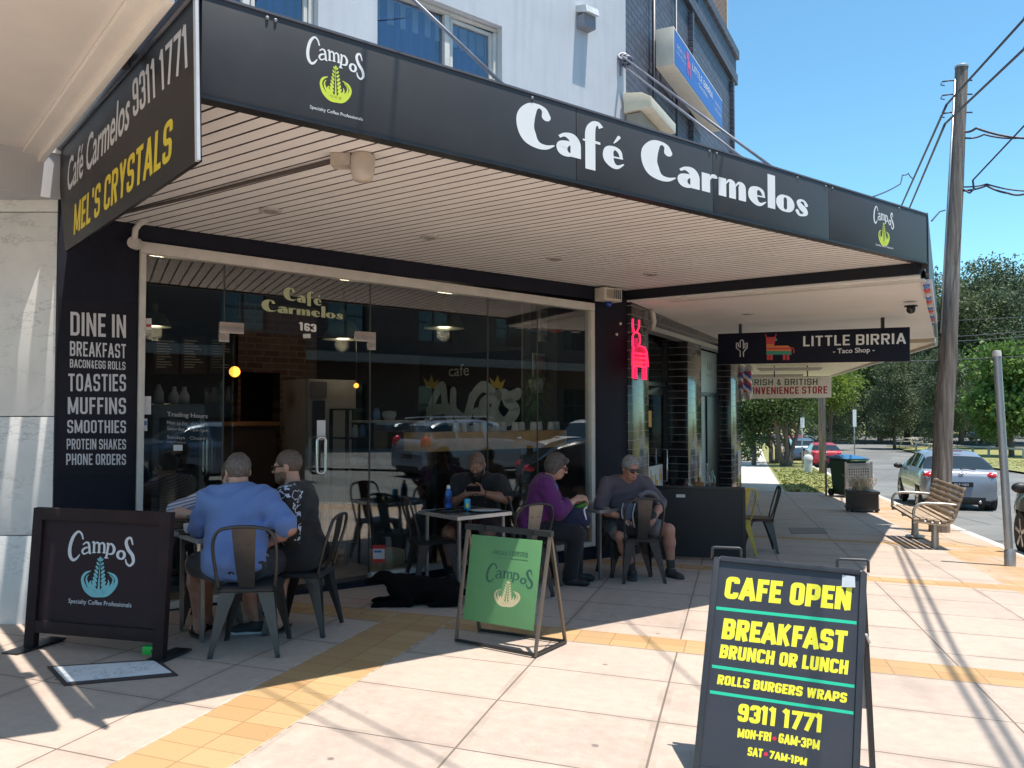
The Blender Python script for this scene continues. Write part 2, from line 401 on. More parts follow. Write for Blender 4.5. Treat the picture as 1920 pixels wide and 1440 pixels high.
    ck = g.n('ShaderNodeTexVoronoi', {'Vector': g.n('ShaderNodeVectorMath', {0: wv, 1: g.n('ShaderNodeTexNoise', {'Vector': wv, 'Scale': 1.6, 'Detail': 3}).outputs[1]}, operation='ADD').outputs[0], 'Scale': .42}, feature='DISTANCE_TO_EDGE').outputs[0]
    colr = g.mix(g.math('MULTIPLY', g.math('LESS_THAN', ck, .0008), .2), colr, (.12, .09, .07))
    colr = g.mix(g.math('MULTIPLY', g.ramp(n3, .55, .8), .3), colr, (.25, .18, .14)); g.col(colr); g.rough(.72)
    h = g.math('SUBTRACT', g.math('MULTIPLY', n3, .3), joint); g.bump(h, .35, .004)
    return g.m
def asphalt():
    g = NB('asphalt'); n1 = g.noise(.5, 5); n2 = g.noise(60, 4)
    c = g.mix(g.ramp(n1, .3, .7), (.15, .148, .14), (.24, .232, .215)); c = g.mix(g.math('MULTIPLY', g.ramp(n2, .4, .8), .5), c, (.10, .1, .1)); pv = g.n('ShaderNodeTexVoronoi', {'Vector': g.tc.outputs['Object'], 'Scale': .22, 'Randomness': 1.}); c = g.mix(g.math('MULTIPLY', g.math('LESS_THAN', g.n('ShaderNodeSeparateColor', {0: pv.outputs['Color']}).outputs[0], .22), .35), c, (.09, .088, .085)); cr = g.n('ShaderNodeTexVoronoi', {'Vector': g.tc.outputs['Object'], 'Scale': .35}, feature='DISTANCE_TO_EDGE').outputs[0]; c = g.mix(g.math('MULTIPLY', g.math('LESS_THAN', cr, .006), .6), c, (.05, .05, .05)); g.col(c); g.rough(.85); g.bump(n2, .4, .006); return g.m
def grass_ground():
    g = NB('grass ground'); n1 = g.noise(.6, 6); n2 = g.noise(9, 6)
    c = g.mix(g.ramp(n1, .35, .68), (.20, .21, .06), (.36, .31, .13)); c = g.mix(g.math('MULTIPLY', g.ramp(n2, .4, .7), .5), c, (.08, .10, .02)); g.col(c); g.rough(.9); g.bump(n2, .6, .03); return g.m
PAVE, ASPH, GRASS = paving(), asphalt(), grass_ground()
CONC = mat('kerb concrete', (.55, .50, .44), .8, var=.22, scale=4, bump=.3)
PATHM = mat('path concrete', (.55, .49, .42), .85, var=.2, scale=2, bump=.2)
sheet('terrain', [-1500, -400, -120, -60, -20, 0, 12, 20, 30, 49, 70, 127, 250, 400, 900, 1900], [-1500, -500, -200, -80, -30, 0, 30, 80, 200, 500, 1500], -.17, GRASS)
sheet('pavement', U_, [-16, -8, 0, KV - .14], 0., PAVE)
UR = [-60, -30, -10, 0, 6, 12, 16, 20, 25, 30, 40, 49, 60, 70, 85]
sheet('road', UR, [KV, 8, 12.3], -.13, ASPH)
sheet('side_road', [85, 95, 110, 124], [-70, -30, 0, 30, 70], -.13, ASPH)
mb = MB()
for a, b in zip(UR[:-1], UR[1:]):
    n = max(1, int((b - a) / 1.2))
    for i in range(n):
        u0 = a + (b - a) * i / n; u1 = a + (b - a) * (i + 1) / n - .006; p = []
        for u, v in ((u0, KV - .14), (u1, KV - .14), (u1, KV), (u0, KV)):
            x, y = uv2xy(u, v); p.append((x, y, gz(x, y) + .004))
        q = [(x, y, z - .3) for x, y, z in p]
        mb._add(q + p, [(4, 5, 6, 7), (0, 3, 2, 1), (0, 1, 5, 4), (1, 2, 6, 5), (2, 3, 7, 6), (3, 0, 4, 7)])
tag(mb.build('kerb', CONC, bevel=.012), kind='structure')
UG = [24, 27, 30, 35, 40, 49, 60, 70, 84]
sheet('verge', UG, [-30, -12, -4, 0, KV - .14], 0., GRASS)
sheet('footpath', [24, 27, 30, 35, 40, 49, 60, 80], [-.6, .9], .006, PATHM)
sheet('opposite_pavement', [-60, -20, 0, 12, 20], [12.3, 14, 20, 60], -.03, ASPH)
sheet('far_verge', [20, 30, 40, 49, 60, 70, 82], [12.3, 14, 20, 60], -.03, GRASS)
# gutter dish and a worn edge line of the road
sheet('gutter', UR, [KV + .004, KV + .3], -.124, CONC)
# grass blades along the verges: nobody could count them
rnd = random.Random(4); mb = MB()
def blades(n, u0, u1, v0, v1, dz):
    for _ in range(n):
        u = rnd.uniform(u0, u1); v = rnd.uniform(v0, v1); x, y = uv2xy(u, v); z = gz(x, y) + dz; a = rnd.uniform(0, 6.28); h = rnd.uniform(.015, .055); s = rnd.uniform(.03, .08)
        mb.quad((x - s * math.cos(a), y - s * math.sin(a), z), (x + s * math.cos(a), y + s * math.sin(a), z), (x + rnd.uniform(-.04, .04), y + rnd.uniform(-.04, .04), z + h))
blades(5000, 24, 50, -6, -.8, 0); blades(3500, 24, 50, 1.0, 3.0, 0); blades(5000, 25, 60, 12.5, 24, -.03)
tag(mb.build('grass', [mat('grass blades', (.26, .27, .08), .8, var=.5, scale=1.5)]), kind='stuff', label='short patchy green grass growing along the verges', cat='grass')

# ================================================================== frames of the three shop fronts
def dirv(a): return Vector((math.sin(R(a)), math.cos(R(a)), 0))
PC = Vector((1.086, 9.444, 0)); DC = dirv(50); NC = Vector((DC.y, -DC.x, 0))            # cafe: along, out to street
QB = PC + DC * .34; DB = dirv(26.5); NB_ = Vector((DB.y, -DB.x, 0))                      # taco shop
FL = Vector((-1.39, 3.64, 0)); FR = Vector((3.90, 7.79, 0)); DF = (FR - FL).normalized(); NF = Vector((DF.y, -DF.x, 0))   # fascia line
BC = Vector((6.8, 13.3, 0))                                                              # far street corner of the second awning
def cafe(s, y, z): return PC + DC * s - NC * y + Vector((0, 0, z))
def birr(t, y, z): return QB + DB * t - NB_ * y + Vector((0, 0, z))
NAVY = mat('navy render', (.014, .015, .026), .6, var=.25, scale=3, bump=.15, bscale=90, spec=.2)
NAVY2 = mat('charcoal panel', (.014, .014, .022), .45, var=.2, scale=2, spec=.22)
WHITEFR = mat('pale frame paint', (.62, .59, .55), .45, var=.12, scale=5)
BLACKM = mat('black metal', (.015, .015, .017), .4, var=.2)

# ------------------------------------------------------------------ cafe building
cb = thing('cafe_building', 'pale rendered corner building with dark piers over the cafe window', 'building', PC, R(40))
MB().box(-5.613, -5.068, 0, .8, -.3, 3.0).build('pier', NAVY, cb, bevel=.006)
MB().box(-.225, .338, 0, .6, -.4, 3.0).build('pier', NAVY, cb, bevel=.006)
MB().box(-5.068, -.225, .004, .35, 2.755, 3.0).build('header_beam', NAVY, cb)
mb = MB().box(-5.068, -.225, .01, .2, -.4, -.006); mb.build('plinth', NAVY, cb)
def wall_mat():
    g = NB('lilac render'); n1 = g.noise(1.2, 6); sp = g.n('ShaderNodeMapping', {'Vector': g.tc.outputs['Object'], 'Scale': (6., 6., .4)}); n2 = g.noise(1.5, 5, sp.outputs[0]); n3 = g.noise(60, 3)
    c = g.mix(g.ramp(n1, .3, .7), (.50, .505, .54), (.58, .585, .615)); c = g.mix(g.math('MULTIPLY', g.ramp(n2, .5, .75), .35), c, (.34, .345, .375)); g.col(c); g.rough(.8); g.bump(n3, .3, .006); return g.m
LIL = wall_mat()
def wall_with_holes(mb, x0, x1, z0, z1, y0, y1, holes):
    xs = sorted({x0, x1, *[h[0] for h in holes], *[h[1] for h in holes]}); zs = sorted({z0, z1, *[h[2] for h in holes], *[h[3] for h in holes]})
    for a, b in zip(xs[:-1], xs[1:]):
        for c, d in zip(zs[:-1], zs[1:]):
            if any(h[0] <= a and b <= h[1] and h[2] <= c and d <= h[3] for h in holes): continue
            mb.box(a, b, y0, y1, c, d)
    return mb
def wmb(mb):
    """weld boxes that share faces: drop interior faces"""
    seen = {}
    for i, f in enumerate(mb.f):
        k = tuple(sorted(tuple(round(c, 4) for c in mb.v[j]) for j in f)); seen.setdefault(k, []).append(i)
    bad = {i for v in seen.values() if len(v) > 1 for i in v}
    mb.mi = [m for i, m in enumerate(mb.mi) if i not in bad]; mb.f = [f for i, f in enumerate(mb.f) if i not in bad]; return mb
W1, W2 = (-5.05, -3.62, 4.05, 5.47), (-3.03, -1.55, 4.05, 5.47)
W3 = (-7.2, -5.7, 4.05, 5.47)
wmb(wall_with_holes(MB(), -9, .336, 3.0, 8.6, 0.002, .34, [W1, W2, W3])).build('upper_wall', LIL, cb)
MB().box(.0, .338, .36, 7, 3.0, 8.6).build('side_wall', LIL, cb)
CURT = mat('blue curtain', (.055, .12, .31), .8, var=.25, scale=2); CURT2 = mat('pale curtain', (.55, .56, .6), .8, var=.2, scale=3)
PGL = glass_mat('window glass', (.72, .80, .9), .10)
for (a, b, c, d) in (W1, W2):
    wn = MB(); f = .05
    wn.box(a + .004, b - .004, .08, .16, d - f, d - .004).box(a + .004, b - .004, .08, .16, c + .004, c + f).box(a + .004, a + f, .08, .16, c + f, d - f).box(b - f, b - .004, .08, .16, c + f, d - f)
    m = (a + b) / 2 + .1; wn.box(m - .03, m + .03, .075, .165, c + f, d - f)
    wn.box(m + .05, m + .085, .10, .15, c + f, d - f).box(b - .09, b - .055, .10, .15, c + f, d - f).box(m + .085, b - .09, .10, .15, d - f - .04, d - f - .003)
    win = wn.build('window', WHITEFR, cb, bevel=.004)
    MB().box(a + f, m - .03, .125, .13, c + f, d - f).build('pane', PGL, win); MB().box(m + .085, b - .09, .125, .13, c + f, d - f - .04).build('pane', PGL, win)
    def cur(x0, x1, yy):
        q = MB(); k = 40
        q.grid(lambda i, j: (x0 + (x1 - x0) * i, yy + .03 * math.sin(i * k * .9) + .01 * math.sin(i * k * 2.3), c + (d - c) * j), 80, 2); return q
    cur(a, m - .02, .30).build('curtain', CURT, win, smooth=True); cur(m, b, .32).build('curtain', CURT, win, smooth=True)
    MB().box(a, b, .30, .36, d - .22, d - .005).build('blind', CURT2, win)
MB().box(-9, .3, 3.5, 3.6, 3.05, 8.5).build('inner_wall', mat('dark inner wall', (.05, .05, .06), .8), cb)
# vent hood high on the wall
p = on_plane(1092, 32, PC, NC); vh = thing('vent_hood', 'small pale metal vent hood high on the rendered wall', 'vent', p, R(40))
MB().prism([(-.10, -.0, .1), (-.10, -.15, .06), (-.10, -.17, -.02), (-.10, -.14, -.02), (-.10, -.0, .03)], (.2, 0, 0)).build('cowl', mat('pale metal', (.6, .6, .6), .4, var=.15), vh)
MB().box(-.09, .09, -.12, -.001, -.16, -.02).build('grille', mat('grey grille', (.22, .22, .25), .6), vh)

# ------------------------------------------------------------------ cafe awning: fascia, lining boards, beam, roof sheet, stays
ZS_, ZT_ = 2.90, 3.35
CREAM = mat('cream lining', (.86, .835, .825), .55, var=.07, scale=1.5)
DIRT = mat('dirty groove', (.13, .105, .095), .9, var=.45, scale=3)
FASC = mat('charcoal fascia', (.056, .054, .056), .46, var=.16, scale=1.3, spec=.32)
aw = thing('cafe_awning', 'wide charcoal shop awning with white cafe lettering and slatted cream soffit', 'awning', FL, 0.)
def clip(poly, n, d):
    out = []
    for i in range(len(poly)):
        a, b = poly[i], poly[(i + 1) % len(poly)]; da, db = a.dot(n) - d, b.dot(n) - d
        if da >= 0: out.append(a)
        if da * db < 0: out.append(a + (b - a) * (da / (da - db)))
    return out
LW = cafe(-5.613, 0, 0); RW = cafe(.338, 0, 0)
MIT = (FR - RW).normalized(); AC = Vector((-MIT.y, MIT.x, 0))
if AC.dot(DF) < 0: AC = -AC
quad = [FL + NF * -.02 + DF * .03, FR + NF * -.02, RW + NC * .002, LW + NC * .002 + DC * .10]
lo = min(p.dot(AC) for p in quad); hi = max(p.dot(AC) for p in quad)
mb = MB(); gv = MB(); k = lo; PITCHB = .101
while k < hi:
    for (a, b, zz, M_) in ((k, k + .085, ZS_, mb), (k + .085, k + PITCHB, ZS_ + .014, gv)):
        po = clip(clip(quad, AC, a), -AC, -b)
        if len(po) >= 3: M_._add([(p.x, p.y, zz) for p in po], [tuple(range(len(po)))])
        if M_ is mb and len(po) >= 3:      # board edges
            for e in (a, b):
                pe = [p for p in po if abs(p.dot(AC) - e) < 1e-4]
                if len(pe) == 2: gv._add([(pe[0].x, pe[0].y, ZS_), (pe[1].x, pe[1].y, ZS_), (pe[1].x, pe[1].y, ZS_ + .014), (pe[0].x, pe[0].y, ZS_ + .014)], [(0, 1, 2, 3)])
    k += PITCHB
so = mb.build('soffit', CREAM, aw, world=True); gv.build('soffit_groove', DIRT, so, world=True)
up = Vector((0, 0, 1))
def fpt(s, z, out=0.): return FL + DF * s + NF * out + Vector((0, 0, z))
FLEN = (FR - FL).length
mb = MB(); cuts = [0, 2.25, 3.56, 5.05, FLEN]
for a, b in zip(cuts[:-1], cuts[1:]):
    mb.prism([fpt(a + .002, ZS_ - .0, -.03), fpt(b - .002, ZS_, -.03), fpt(b - .002, ZS_, .02), fpt(a + .002, ZS_, .02)], (0, 0, ZT_ - ZS_))
fas = mb.build('fascia', FASC, aw, world=True, bevel=.003)
mb = MB().prism([fpt(0, ZS_ - .018, -.05), fpt(FLEN, ZS_ - .018, -.05), fpt(FLEN, ZS_ - .018, .028), fpt(0, ZS_ - .018, .028)], (0, 0, .016)); mb.build('drip_edge', BLACKM, aw, world=True)
mb = MB().prism([fpt(-.02, ZT_ + .001, -.06), fpt(FLEN + .02, ZT_ + .001, -.06), fpt(FLEN + .02, ZT_ + .001, .026), fpt(-.02, ZT_ + .001, .026)], (0, 0, .012)); mb.build('capping', mat('grey capping', (.10, .10, .12), .4), aw, world=True)
# beam along the mitre and the dark return at its street end
mb = MB(); a = RW - MIT * .0 + Vector((0, 0, ZS_ - .05)); b = FR - MIT * .04 + Vector((0, 0, ZS_ - .05)); mb.bar(a, b, .07, .12); mb.build('beam', NAVY2, aw, world=True)
er = MB().prism([fpt(FLEN + .004, ZS_ - .06, .02), fpt(FLEN + .13, ZS_ - .06, -.10), fpt(FLEN + .05, ZS_ - .06, -.3), fpt(FLEN + .004, ZS_ - .06, -.3)], (0, 0, .44)); er.build('end_cap', FASC, aw, world=True, bevel=.004)
mb = MB().prism([FL + NF * -.04 + DF * .06 + up * 3.12, FR + NF * -.04 + up * 3.12, RW + up * 3.22, LW + DC * .12 + up * 3.22], (0, 0, .02)); mb.build('roof_sheet', mat('roof sheet', (.35, .35, .36), .5), aw, world=True)
mb = MB().prism([LW + DC * .10 + up * 2.902, LW + DC * .12 + up * 2.902, FL + DF * .05 - NF * .04 + up * 2.902, FL + DF * .03 - NF * .04 + up * 2.902], (0, 0, .22)); mb.build('end_board', NAVY2, aw, world=True)
for s in [.3, .34, 1.9, 3.52, 3.6, 4.6, 5.0, 5.1, 6.2]:
    mb = MB(); mb.ell(fpt(s, ZT_ - .02, .022), (.009, .009, .009), nu=8, nv=5); mb.build('screw', mat('screw grey', (.3, .3, .32), .4), fas, world=True)
STEEL = mat('weathered steel', (.15, .155, .19), .45, metal=.3, var=.25)
anc = on_plane(1167, 106, PC + NC * .03, NC)
def fas_at(px, z):
    d = ray(px, 300); t = 0
    best = min(range(0, 700), key=lambda i: abs((FL + DF * (i * .01)).x / (FL + DF * (i * .01)).y - d.x / d.y)); return fpt(best * .01, z, -.08)
for a, b in ((anc + up * .0, fas_at(1482, 3.37)), (anc - up * .1, fas_at(1432, 3.36)), (on_plane(560, -205, PC, NC), fas_at(975, 3.37))):
    MB().tube([a, b], .0125, 10).build('stay_rod', STEEL, aw, world=True, smooth=True)
mb = MB()
for k in range(3): mb.lathe([(.055, -.012), (.07, 0), (.055, .012), (.03, .0), (.055, -.012)], 14, anc + NC * (.01 + .02 * k) - up * (.03 * k) + DC * (.02 * k), Matrix.Rotation(R(60 + 20 * k), 3, 'X'))
mb.tube([anc - NC * .05, anc + NC * .06 + DC * .06 - up * .03], .03, 8).tube([anc, anc - up * .1 - NC * .02], .022, 8).tube([anc - NC * .03, anc - NC * .03 - up * .22], .012, 6)
mb.build('wall_anchor', STEEL, aw, world=True, smooth=True)

# ------------------------------------------------------------------ lettering shapes
def carmelos(text):
    G = {
     'C': (.80, [[(.60, .76, .095), (.56, .90, .06), (.44, .955, .045), (.30, .87, .12), (.19, .66, .175), (.175, .42, .175), (.26, .20, .16), (.42, .075, .085), (.60, .07, .05), (.76, .15, .015)]]),
     'a': (.545, [[(.06, .40, .03), (.18, .475, .045), (.33, .45, .10), (.41, .34, .115), (.42, .16, .115), (.42, .0, .115)], [(.40, .30, .02), (.25, .29, .06), (.13, .20, .12), (.15, .09, .11), (.27, .035, .05), (.40, .09, .02)]]),
     'f': (.46, [[(.19, -.19, .115), (.19, .3, .115), (.19, .70, .115), (.26, .90, .075), (.37, .955, .045), (.44, .87, .06)], [(.02, .48, .02), (.2, .49, .032), (.42, .49, .03)]]),
     'e': (.53, [[(.20, .25, .018), (.47, .27, .022)], [(.445, .29, .035), (.40, .42, .05), (.28, .475, .045), (.155, .38, .115), (.14, .2, .125), (.24, .06, .08), (.36, .035, .045), (.50, .13, .015)]]),
     'é': (.53, [[(.20, .25, .018), (.47, .27, .022)], [(.445, .29, .035), (.40, .42, .05), (.28, .475, .045), (.155, .38, .115), (.14, .2, .125), (.24, .06, .08), (.36, .035, .045), (.50, .13, .015)], [(.27, .60, .012), (.33, .68, .028), (.39, .77, .04)]]),
     'r': (.41, [[(.13, .0, .105), (.13, .3, .105), (.13, .50, .105)], [(.22, .34, .015), (.28, .46, .035), (.345, .47, .06), (.36, .42, .065)]]),
     'm': (.80, [[(.13, .0, .10), (.13, .3, .10), (.13, .50, .10)], [(.22, .36, .012), (.30, .47, .035), (.385, .42, .085), (.395, .25, .09), (.395, 0, .09)], [(.48, .36, .012), (.56, .47, .035), (.645, .42, .09), (.66, .25, .10), (.66, 0, .10)]]),
     'l': (.27, [[(.13, .0, .11), (.13, .5, .11), (.13, .98, .11)]]),
     'o': (.54, None),
     's': (.42, [[(.36, .36, .055), (.30, .455, .035), (.19, .47, .035), (.12, .39, .065), (.19, .28, .09), (.29, .20, .095), (.33, .11, .075), (.25, .035, .035), (.13, .03, .04), (.07, .12, .055)]])}
    mb = MB(); x = 0.; k = 0
    for ch in text:
        if ch == ' ': x += .34; continue
        w_, st = G[ch]
        if st is None:
            n = 36; pts = [(x + .26 + .165 * math.cos(2 * math.pi * i / n), .25 + .215 * math.sin(2 * math.pi * i / n)) for i in range(n + 1)]
            ribbon(mb, pts, [.03 + .085 * abs(math.cos(2 * math.pi * i / n)) ** 1.5 for i in range(n + 1)], k % 5 * .0006, closed=True); k += 1
        else:
            for s_ in st:
                pen(mb, [(p[0] + x, p[1], p[2]) for p in s_], z=(k % 5) * .0006, cap=ch not in 'lfrmat' or len(s_) > 3 and ch in 'C'); k += 1
        x += w_ + .015
    return mb
def logo():
    """word and leaf, drawn in the units of a 420 x 470 tile, y down -> flipped"""
    W_, L_ = MB(), MB()
    S = [[(464, 378, 5), (452, 346, 6), (428, 334, 7), (398, 372, 10), (382, 436, 11), (386, 488, 11), (406, 516, 9), (430, 506, 7), (449, 480, 3)],
         [(468, 414, 4), (486, 400, 5), (503, 406, 7), (510, 436, 7), (513, 464, 7), (522, 470, 3)], [(508, 430, 4), (482, 436, 6), (465, 456, 7), (478, 474, 5), (506, 460, 4)],
         [(526, 398, 3), (537, 397, 7), (540, 428, 7), (541, 460, 7)], [(541, 412, 3), (556, 397, 5), (570, 406, 7), (573, 430, 7), (573, 458, 7)], [(574, 412, 3), (590, 398, 5), (604, 408, 7), (607, 432, 7), (608, 458, 7)],
         [(530, 462, 3), (552, 461, 3)], [(563, 460, 3), (583, 459, 3)], [(598, 460, 3), (618, 459, 3)],
         [(620, 402, 3), (630, 404, 7), (627, 450, 7), (622, 490, 7)], [(612, 491, 3), (634, 492, 3)], [(630, 414, 3), (650, 402, 6), (670, 430, 9), (661, 462, 7), (630, 466, 3)],
         [(786, 398, 4), (772, 361, 7), (752, 364, 8), (744, 392, 10), (760, 432, 11), (788, 468, 11), (796, 508, 9), (776, 532, 7), (755, 520, 6), (747, 496, 4)]]
    for i, s_ in enumerate(S): pen(W_, [(x, -y, h) for x, y, h in s_], z=.0003 * (i % 4))
    n = 30; ribbon(W_, [(716 + 22 * math.cos(6.2832 * i / n), -468 - 25 * math.sin(6.2832 * i / n)) for i in range(n + 1)], [5 + 4 * abs(math.cos(6.2832 * i / n)) for i in range(n + 1)], .0004, True)
    pen(L_, [(526, -580, 3), (494, -598, 8), (478, -636, 9), (500, -690, 14), (545, -720, 20), (590, -722, 20), (640, -714, 18), (684, -672, 13), (698, -632, 9), (680, -600, 8), (640, -582, 3)], z=0)
    pen(L_, [(516, -604, 2), (503, -630, 5), (520, -672, 9), (560, -705, 14)], z=.0004); pen(L_, [(652, -598, 2), (677, -624, 5), (664, -668, 8), (620, -706, 14)], z=.0005)
    pen(L_, [(536, -640, 2), (530, -655, 7), (548, -690, 12), (585, -712, 18)], z=.0006); pen(L_, [(644, -630, 2), (648, -650, 6), (634, -686, 11), (595, -712, 18)], z=.0007)
    for i in range(8):
        y = 502 + i * 25; r = 9 + i * 1.35; o = 8 + i * 2.6
        for sgn in (-1, 1): disc(L_, (586 + sgn * (o + r * .35), -(y + 4)), r * 1.25, r * .62, .001 + .0002 * i, 14, rot=sgn * R(50))
    disc(L_, (586, -496), 8, 10, .003, 12); pen(L_, [(586, -500, 2), (586, -600, 3), (588, -720, 9)], z=.0009)
    return W_, L_
WHITE = mat('white lettering', (.82, .82, .82), .5, var=.03); YEL = mat('lime leaf', (.62, .72, .06), .5, var=.05); OFFW = mat('off white lettering', (.62, .62, .66), .5, var=.04)
SW = .06 * 0
def put_logo(px0, pxC, px1, plane, pts, wm, lm, parent, tagline=None, zs=1., lf=1.):
    """pts: pixel corners of the word (left, right, top, bottom); placed on a plane frame (P, n, xa)"""
    P, n, xa = plane; Lp = on_plane(*pts[0], P, n); Rp = on_plane(*pts[1], P, n); width = abs((Rp - Lp).dot(xa)); sc_ = width / 422.
    W_, L_ = logo()
    o = Lp + xa * 0
    upv = pts[2] if len(pts) > 2 else up
    for m_, mt, nm, dz in ((W_, wm, 'brand_name', .0), (L_, lm, 'leaf_emblem', .0)):
        m_.v = [tuple(o + xa * ((p[0] - 374) * sc_) + upv * ((p[1] + 440) * sc_ * zs) + n * (.0006 + p[2] * .1) * lf) for p in m_.v]; m_.build(nm, mt, parent, world=True)
    if tagline:
        t = font_mesh(tagline); a = on_plane(*pts[3], P, n); b = on_plane(*pts[4], P, n); ww = abs((b - a).dot(xa))
        place(t, a + n * .0006, xa, upv, ww).build('tagline', wm, parent, world=True)
pl = (FL + NF * .0205, NF, DF)
put_logo(0, 0, 0, pl, [(575, 95), (681, 133), up, (581, 205), (680, 224)], WHITE, YEL, fas, 'Specialty Coffee Professionals')
put_logo(0, 0, 0, pl, [(1638, 404), (1675, 414), up, (1642, 461), (1675, 466)], WHITE, YEL, fas, 'Specialty Coffee Professionals')
for txt, a, b in (('Café', (968, 290), (1170, 310)), ('Carmelos', (1202, 325), (1515, 412))):
    q = carmelos(txt); A_ = on_plane(a[0], a[1], pl[0], NF); B_ = on_plane(b[0], b[1], pl[0], NF); x0, x1, y0, y1 = bounds(q); sc_ = (B_ - A_).dot(DF) / (x1 - x0)
    zc = {'Café': 3.04, 'Carmelos': 3.035}[txt]; hh = .262
    q.v = [tuple(fpt((A_ - FL).dot(DF) + (p[0] - x0) * sc_, zc + p[1] * hh, .0212 + p[2] * .3)) for p in q.v]; q.build('shop_name', WHITE, fas, world=True)

# ------------------------------------------------------------------ hanging end sign on the left
def xa_of(n): return Vector((-n.y, n.x, 0))
DS = Vector((.6286, -.7777, 0)); NS = Vector((-.7777, -.6286, 0)); S0 = Vector((-1.40, 3.60, 0)) - DS * 2.66
sg = thing('end_sign', 'black hanging panel with white phone number and yellow crystals lettering', 'sign', S0, 0)
mb = MB(); c4 = [on_plane(122, 472, S0, NS), on_plane(370, 302, S0, NS), on_plane(366, -6, S0, NS), on_plane(107, 292, S0, NS)]
pan = mb.prism(c4, -NS * .02).build('panel', mat('black gloss panel', (.012, .009, .010), .4, var=.3, scale=1.5, spec=.22), sg, world=True)
MB().tube([c4[3] + up * .03, c4[2] + up * .03], .03, 10).build('top_rail', mat('dark steel rail', (.10, .11, .14), .25, metal=.6), sg, world=True, smooth=True)
MB().bar(c4[1] + DS * .006, c4[2] + DS * .006, .014, .03, DS).build('edge_trim', mat('bright edge', (.55, .55, .57), .4), sg, world=True)
pe = on_plane(258, 100, S0, NS) + NS * .075; MB().tube([pe + up * .05 - DS * .02, pe - up * .02, pe - up * .09 + DS * .03], .038, 12).build('pipe_elbow', mat('black pipe', (.035, .035, .04), .5), sg, world=True, smooth=True)
YELL = mat('yellow lettering', (.75, .55, .015), .5, var=.05); YEL2 = mat('bright yellow lettering', (.86, .78, .04), .5, var=.04)
def on_sign(mb, P, n, bl, br, tl, parent, m, nm='lettering', lift=.0007, shear=0.):
    """fit lettering between three pixels: lower left, lower right, upper left"""
    A_, B_, T_ = on_plane(*bl, P, n), on_plane(*br, P, n), on_plane(*tl, P, n)
    x0, x1, y0, y1 = bounds(mb); ex = (B_ - A_) / (x1 - x0); ey = (T_ - A_) / (y1 - y0)
    mb.v = [tuple(A_ + ex * (p[0] - x0) + ey * (p[1] - y0) + n * (lift + min(p[2], .004) * .1)) for p in mb.v]; return mb.build(nm, m, parent, world=True)
def bold(mb, d=.02):
    a = list(mb.v); f = list(mb.f); n = len(a)
    for k, (dx, dy) in enumerate(((d, 0), (-d, 0), (0, d * .6), (0, -d * .6)), 1):
        mb.v += [(p[0] + dx, p[1] + dy, p[2] + .0004 * k) for p in a]; mb.f += [[i + n * k for i in q] for q in f]; mb.mi += [0] * len(f)
    return mb
on_sign(bold(font_mesh('Café Carmelos', shear=.25), .02), S0, NS, (127, 361), (244, 238), (127, 300), pan, OFFW)
on_sign(block_mesh('9311 1771', .42, .13, .07)[0], S0, NS, (250, 222), (352, 126), (248, 150), pan, OFFW)
q = block_mesh("MEL'S CRYSTALS", .46, .15, .08)[0]; q.v = [(p[0] + p[1] * .12, p[1], p[2]) for p in q.v]
on_sign(q, S0, NS, (138, 442), (325, 298), (138, 385), pan, YELL)

# ------------------------------------------------------------------ menu lettering on the left pier
mp = thing('menu_sign', 'black wall panel listing dine in menu items in white capitals', 'sign', PC, R(40)); mpp = MB().box(-5.6, -5.08, -.006, -.001, 1.03, 2.30).build('panel', NAVY2, mp)
for txt, l, r_, t_, b_ in (('DINE IN', 132, 236, 586, 632), ('BREAKFAST', 131, 236, 641, 670), ('BACON&EGG ROLLS', 131, 235, 675, 692), ('TOASTIES', 128, 236, 700, 734), ('MUFFINS', 127, 236, 744, 777), ('SMOOTHIES', 126, 236, 787, 812), ('PROTEIN SHAKES', 125, 236, 822, 843), ('PHONE ORDERS', 124, 236, 850, 872)):
    sl_ = 6 if t_ < 700 else 0
    q = block_mesh(txt, .44, .135, .1, .2)[0]
    A_ = PC + NC * .006
    o = on_sign(q, A_, NC, (l, b_ - sl_ * .4 + 0), (r_, b_ + sl_ * .4), (l, t_ - sl_ * .4), mpp, OFFW, lift=.002)

# ------------------------------------------------------------------ neighbouring building on the left
def marble():
    g = NB('veined marble'); sp = g.n('ShaderNodeMapping', {'Vector': g.tc.outputs['Object'], 'Scale': (.7, .7, 2.2), 'Rotation': (0, R(18), 0)})
    n1 = g.noise(2.2, 9, sp.outputs[0], .72); n2 = g.noise(2.4, 7); v = g.math('ABSOLUTE', g.math('SUBTRACT', n1, .5))
    vein = g.math('SUBTRACT', 1., g.ramp(v, .0, .013)); gate = g.ramp(g.noise(1.7, 4), .42, .58)
    c = g.mix(g.ramp(n2, .3, .7), (.66, .65, .64), (.82, .80, .78)); c = g.mix(g.math('MULTIPLY', g.math('MULTIPLY', vein, gate), .62), c, (.22, .21, .23)); g.col(c); g.rough(.35); return g.m
MAR = marble(); ML = Vector((-3.225, 5.86, 0)); DM = dirv(90)
nb = thing('neighbouring_building', 'white marble clad building beside the cafe with plain cream awning', 'building', ML, 0)
mb = MB()
for z0, z1 in ((-.4, .62), (.626, 1.456), (1.462, 2.91), (2.916, 3.30)):
    for a, b in ((-6, -3.001), (-2.995, -.0)): mb.box(a, b, 0, .3, z0, z1)
mb.build('wall', MAR, nb, bevel=.004)
E1 = S0 + NS * .10 - DS * .22; E2 = S0 + NS * .10 + DS * 2.72; LDIR = -dirv(62)
SOFM = mat('plain cream soffit', (.87, .82, .775), .6, var=.08, scale=.8)
po = [E1, E2, E2 + LDIR * 9, E1 + LDIR * 9 + Vector((0, 1, 0)), E1 + Vector((.3, .15, 0))]
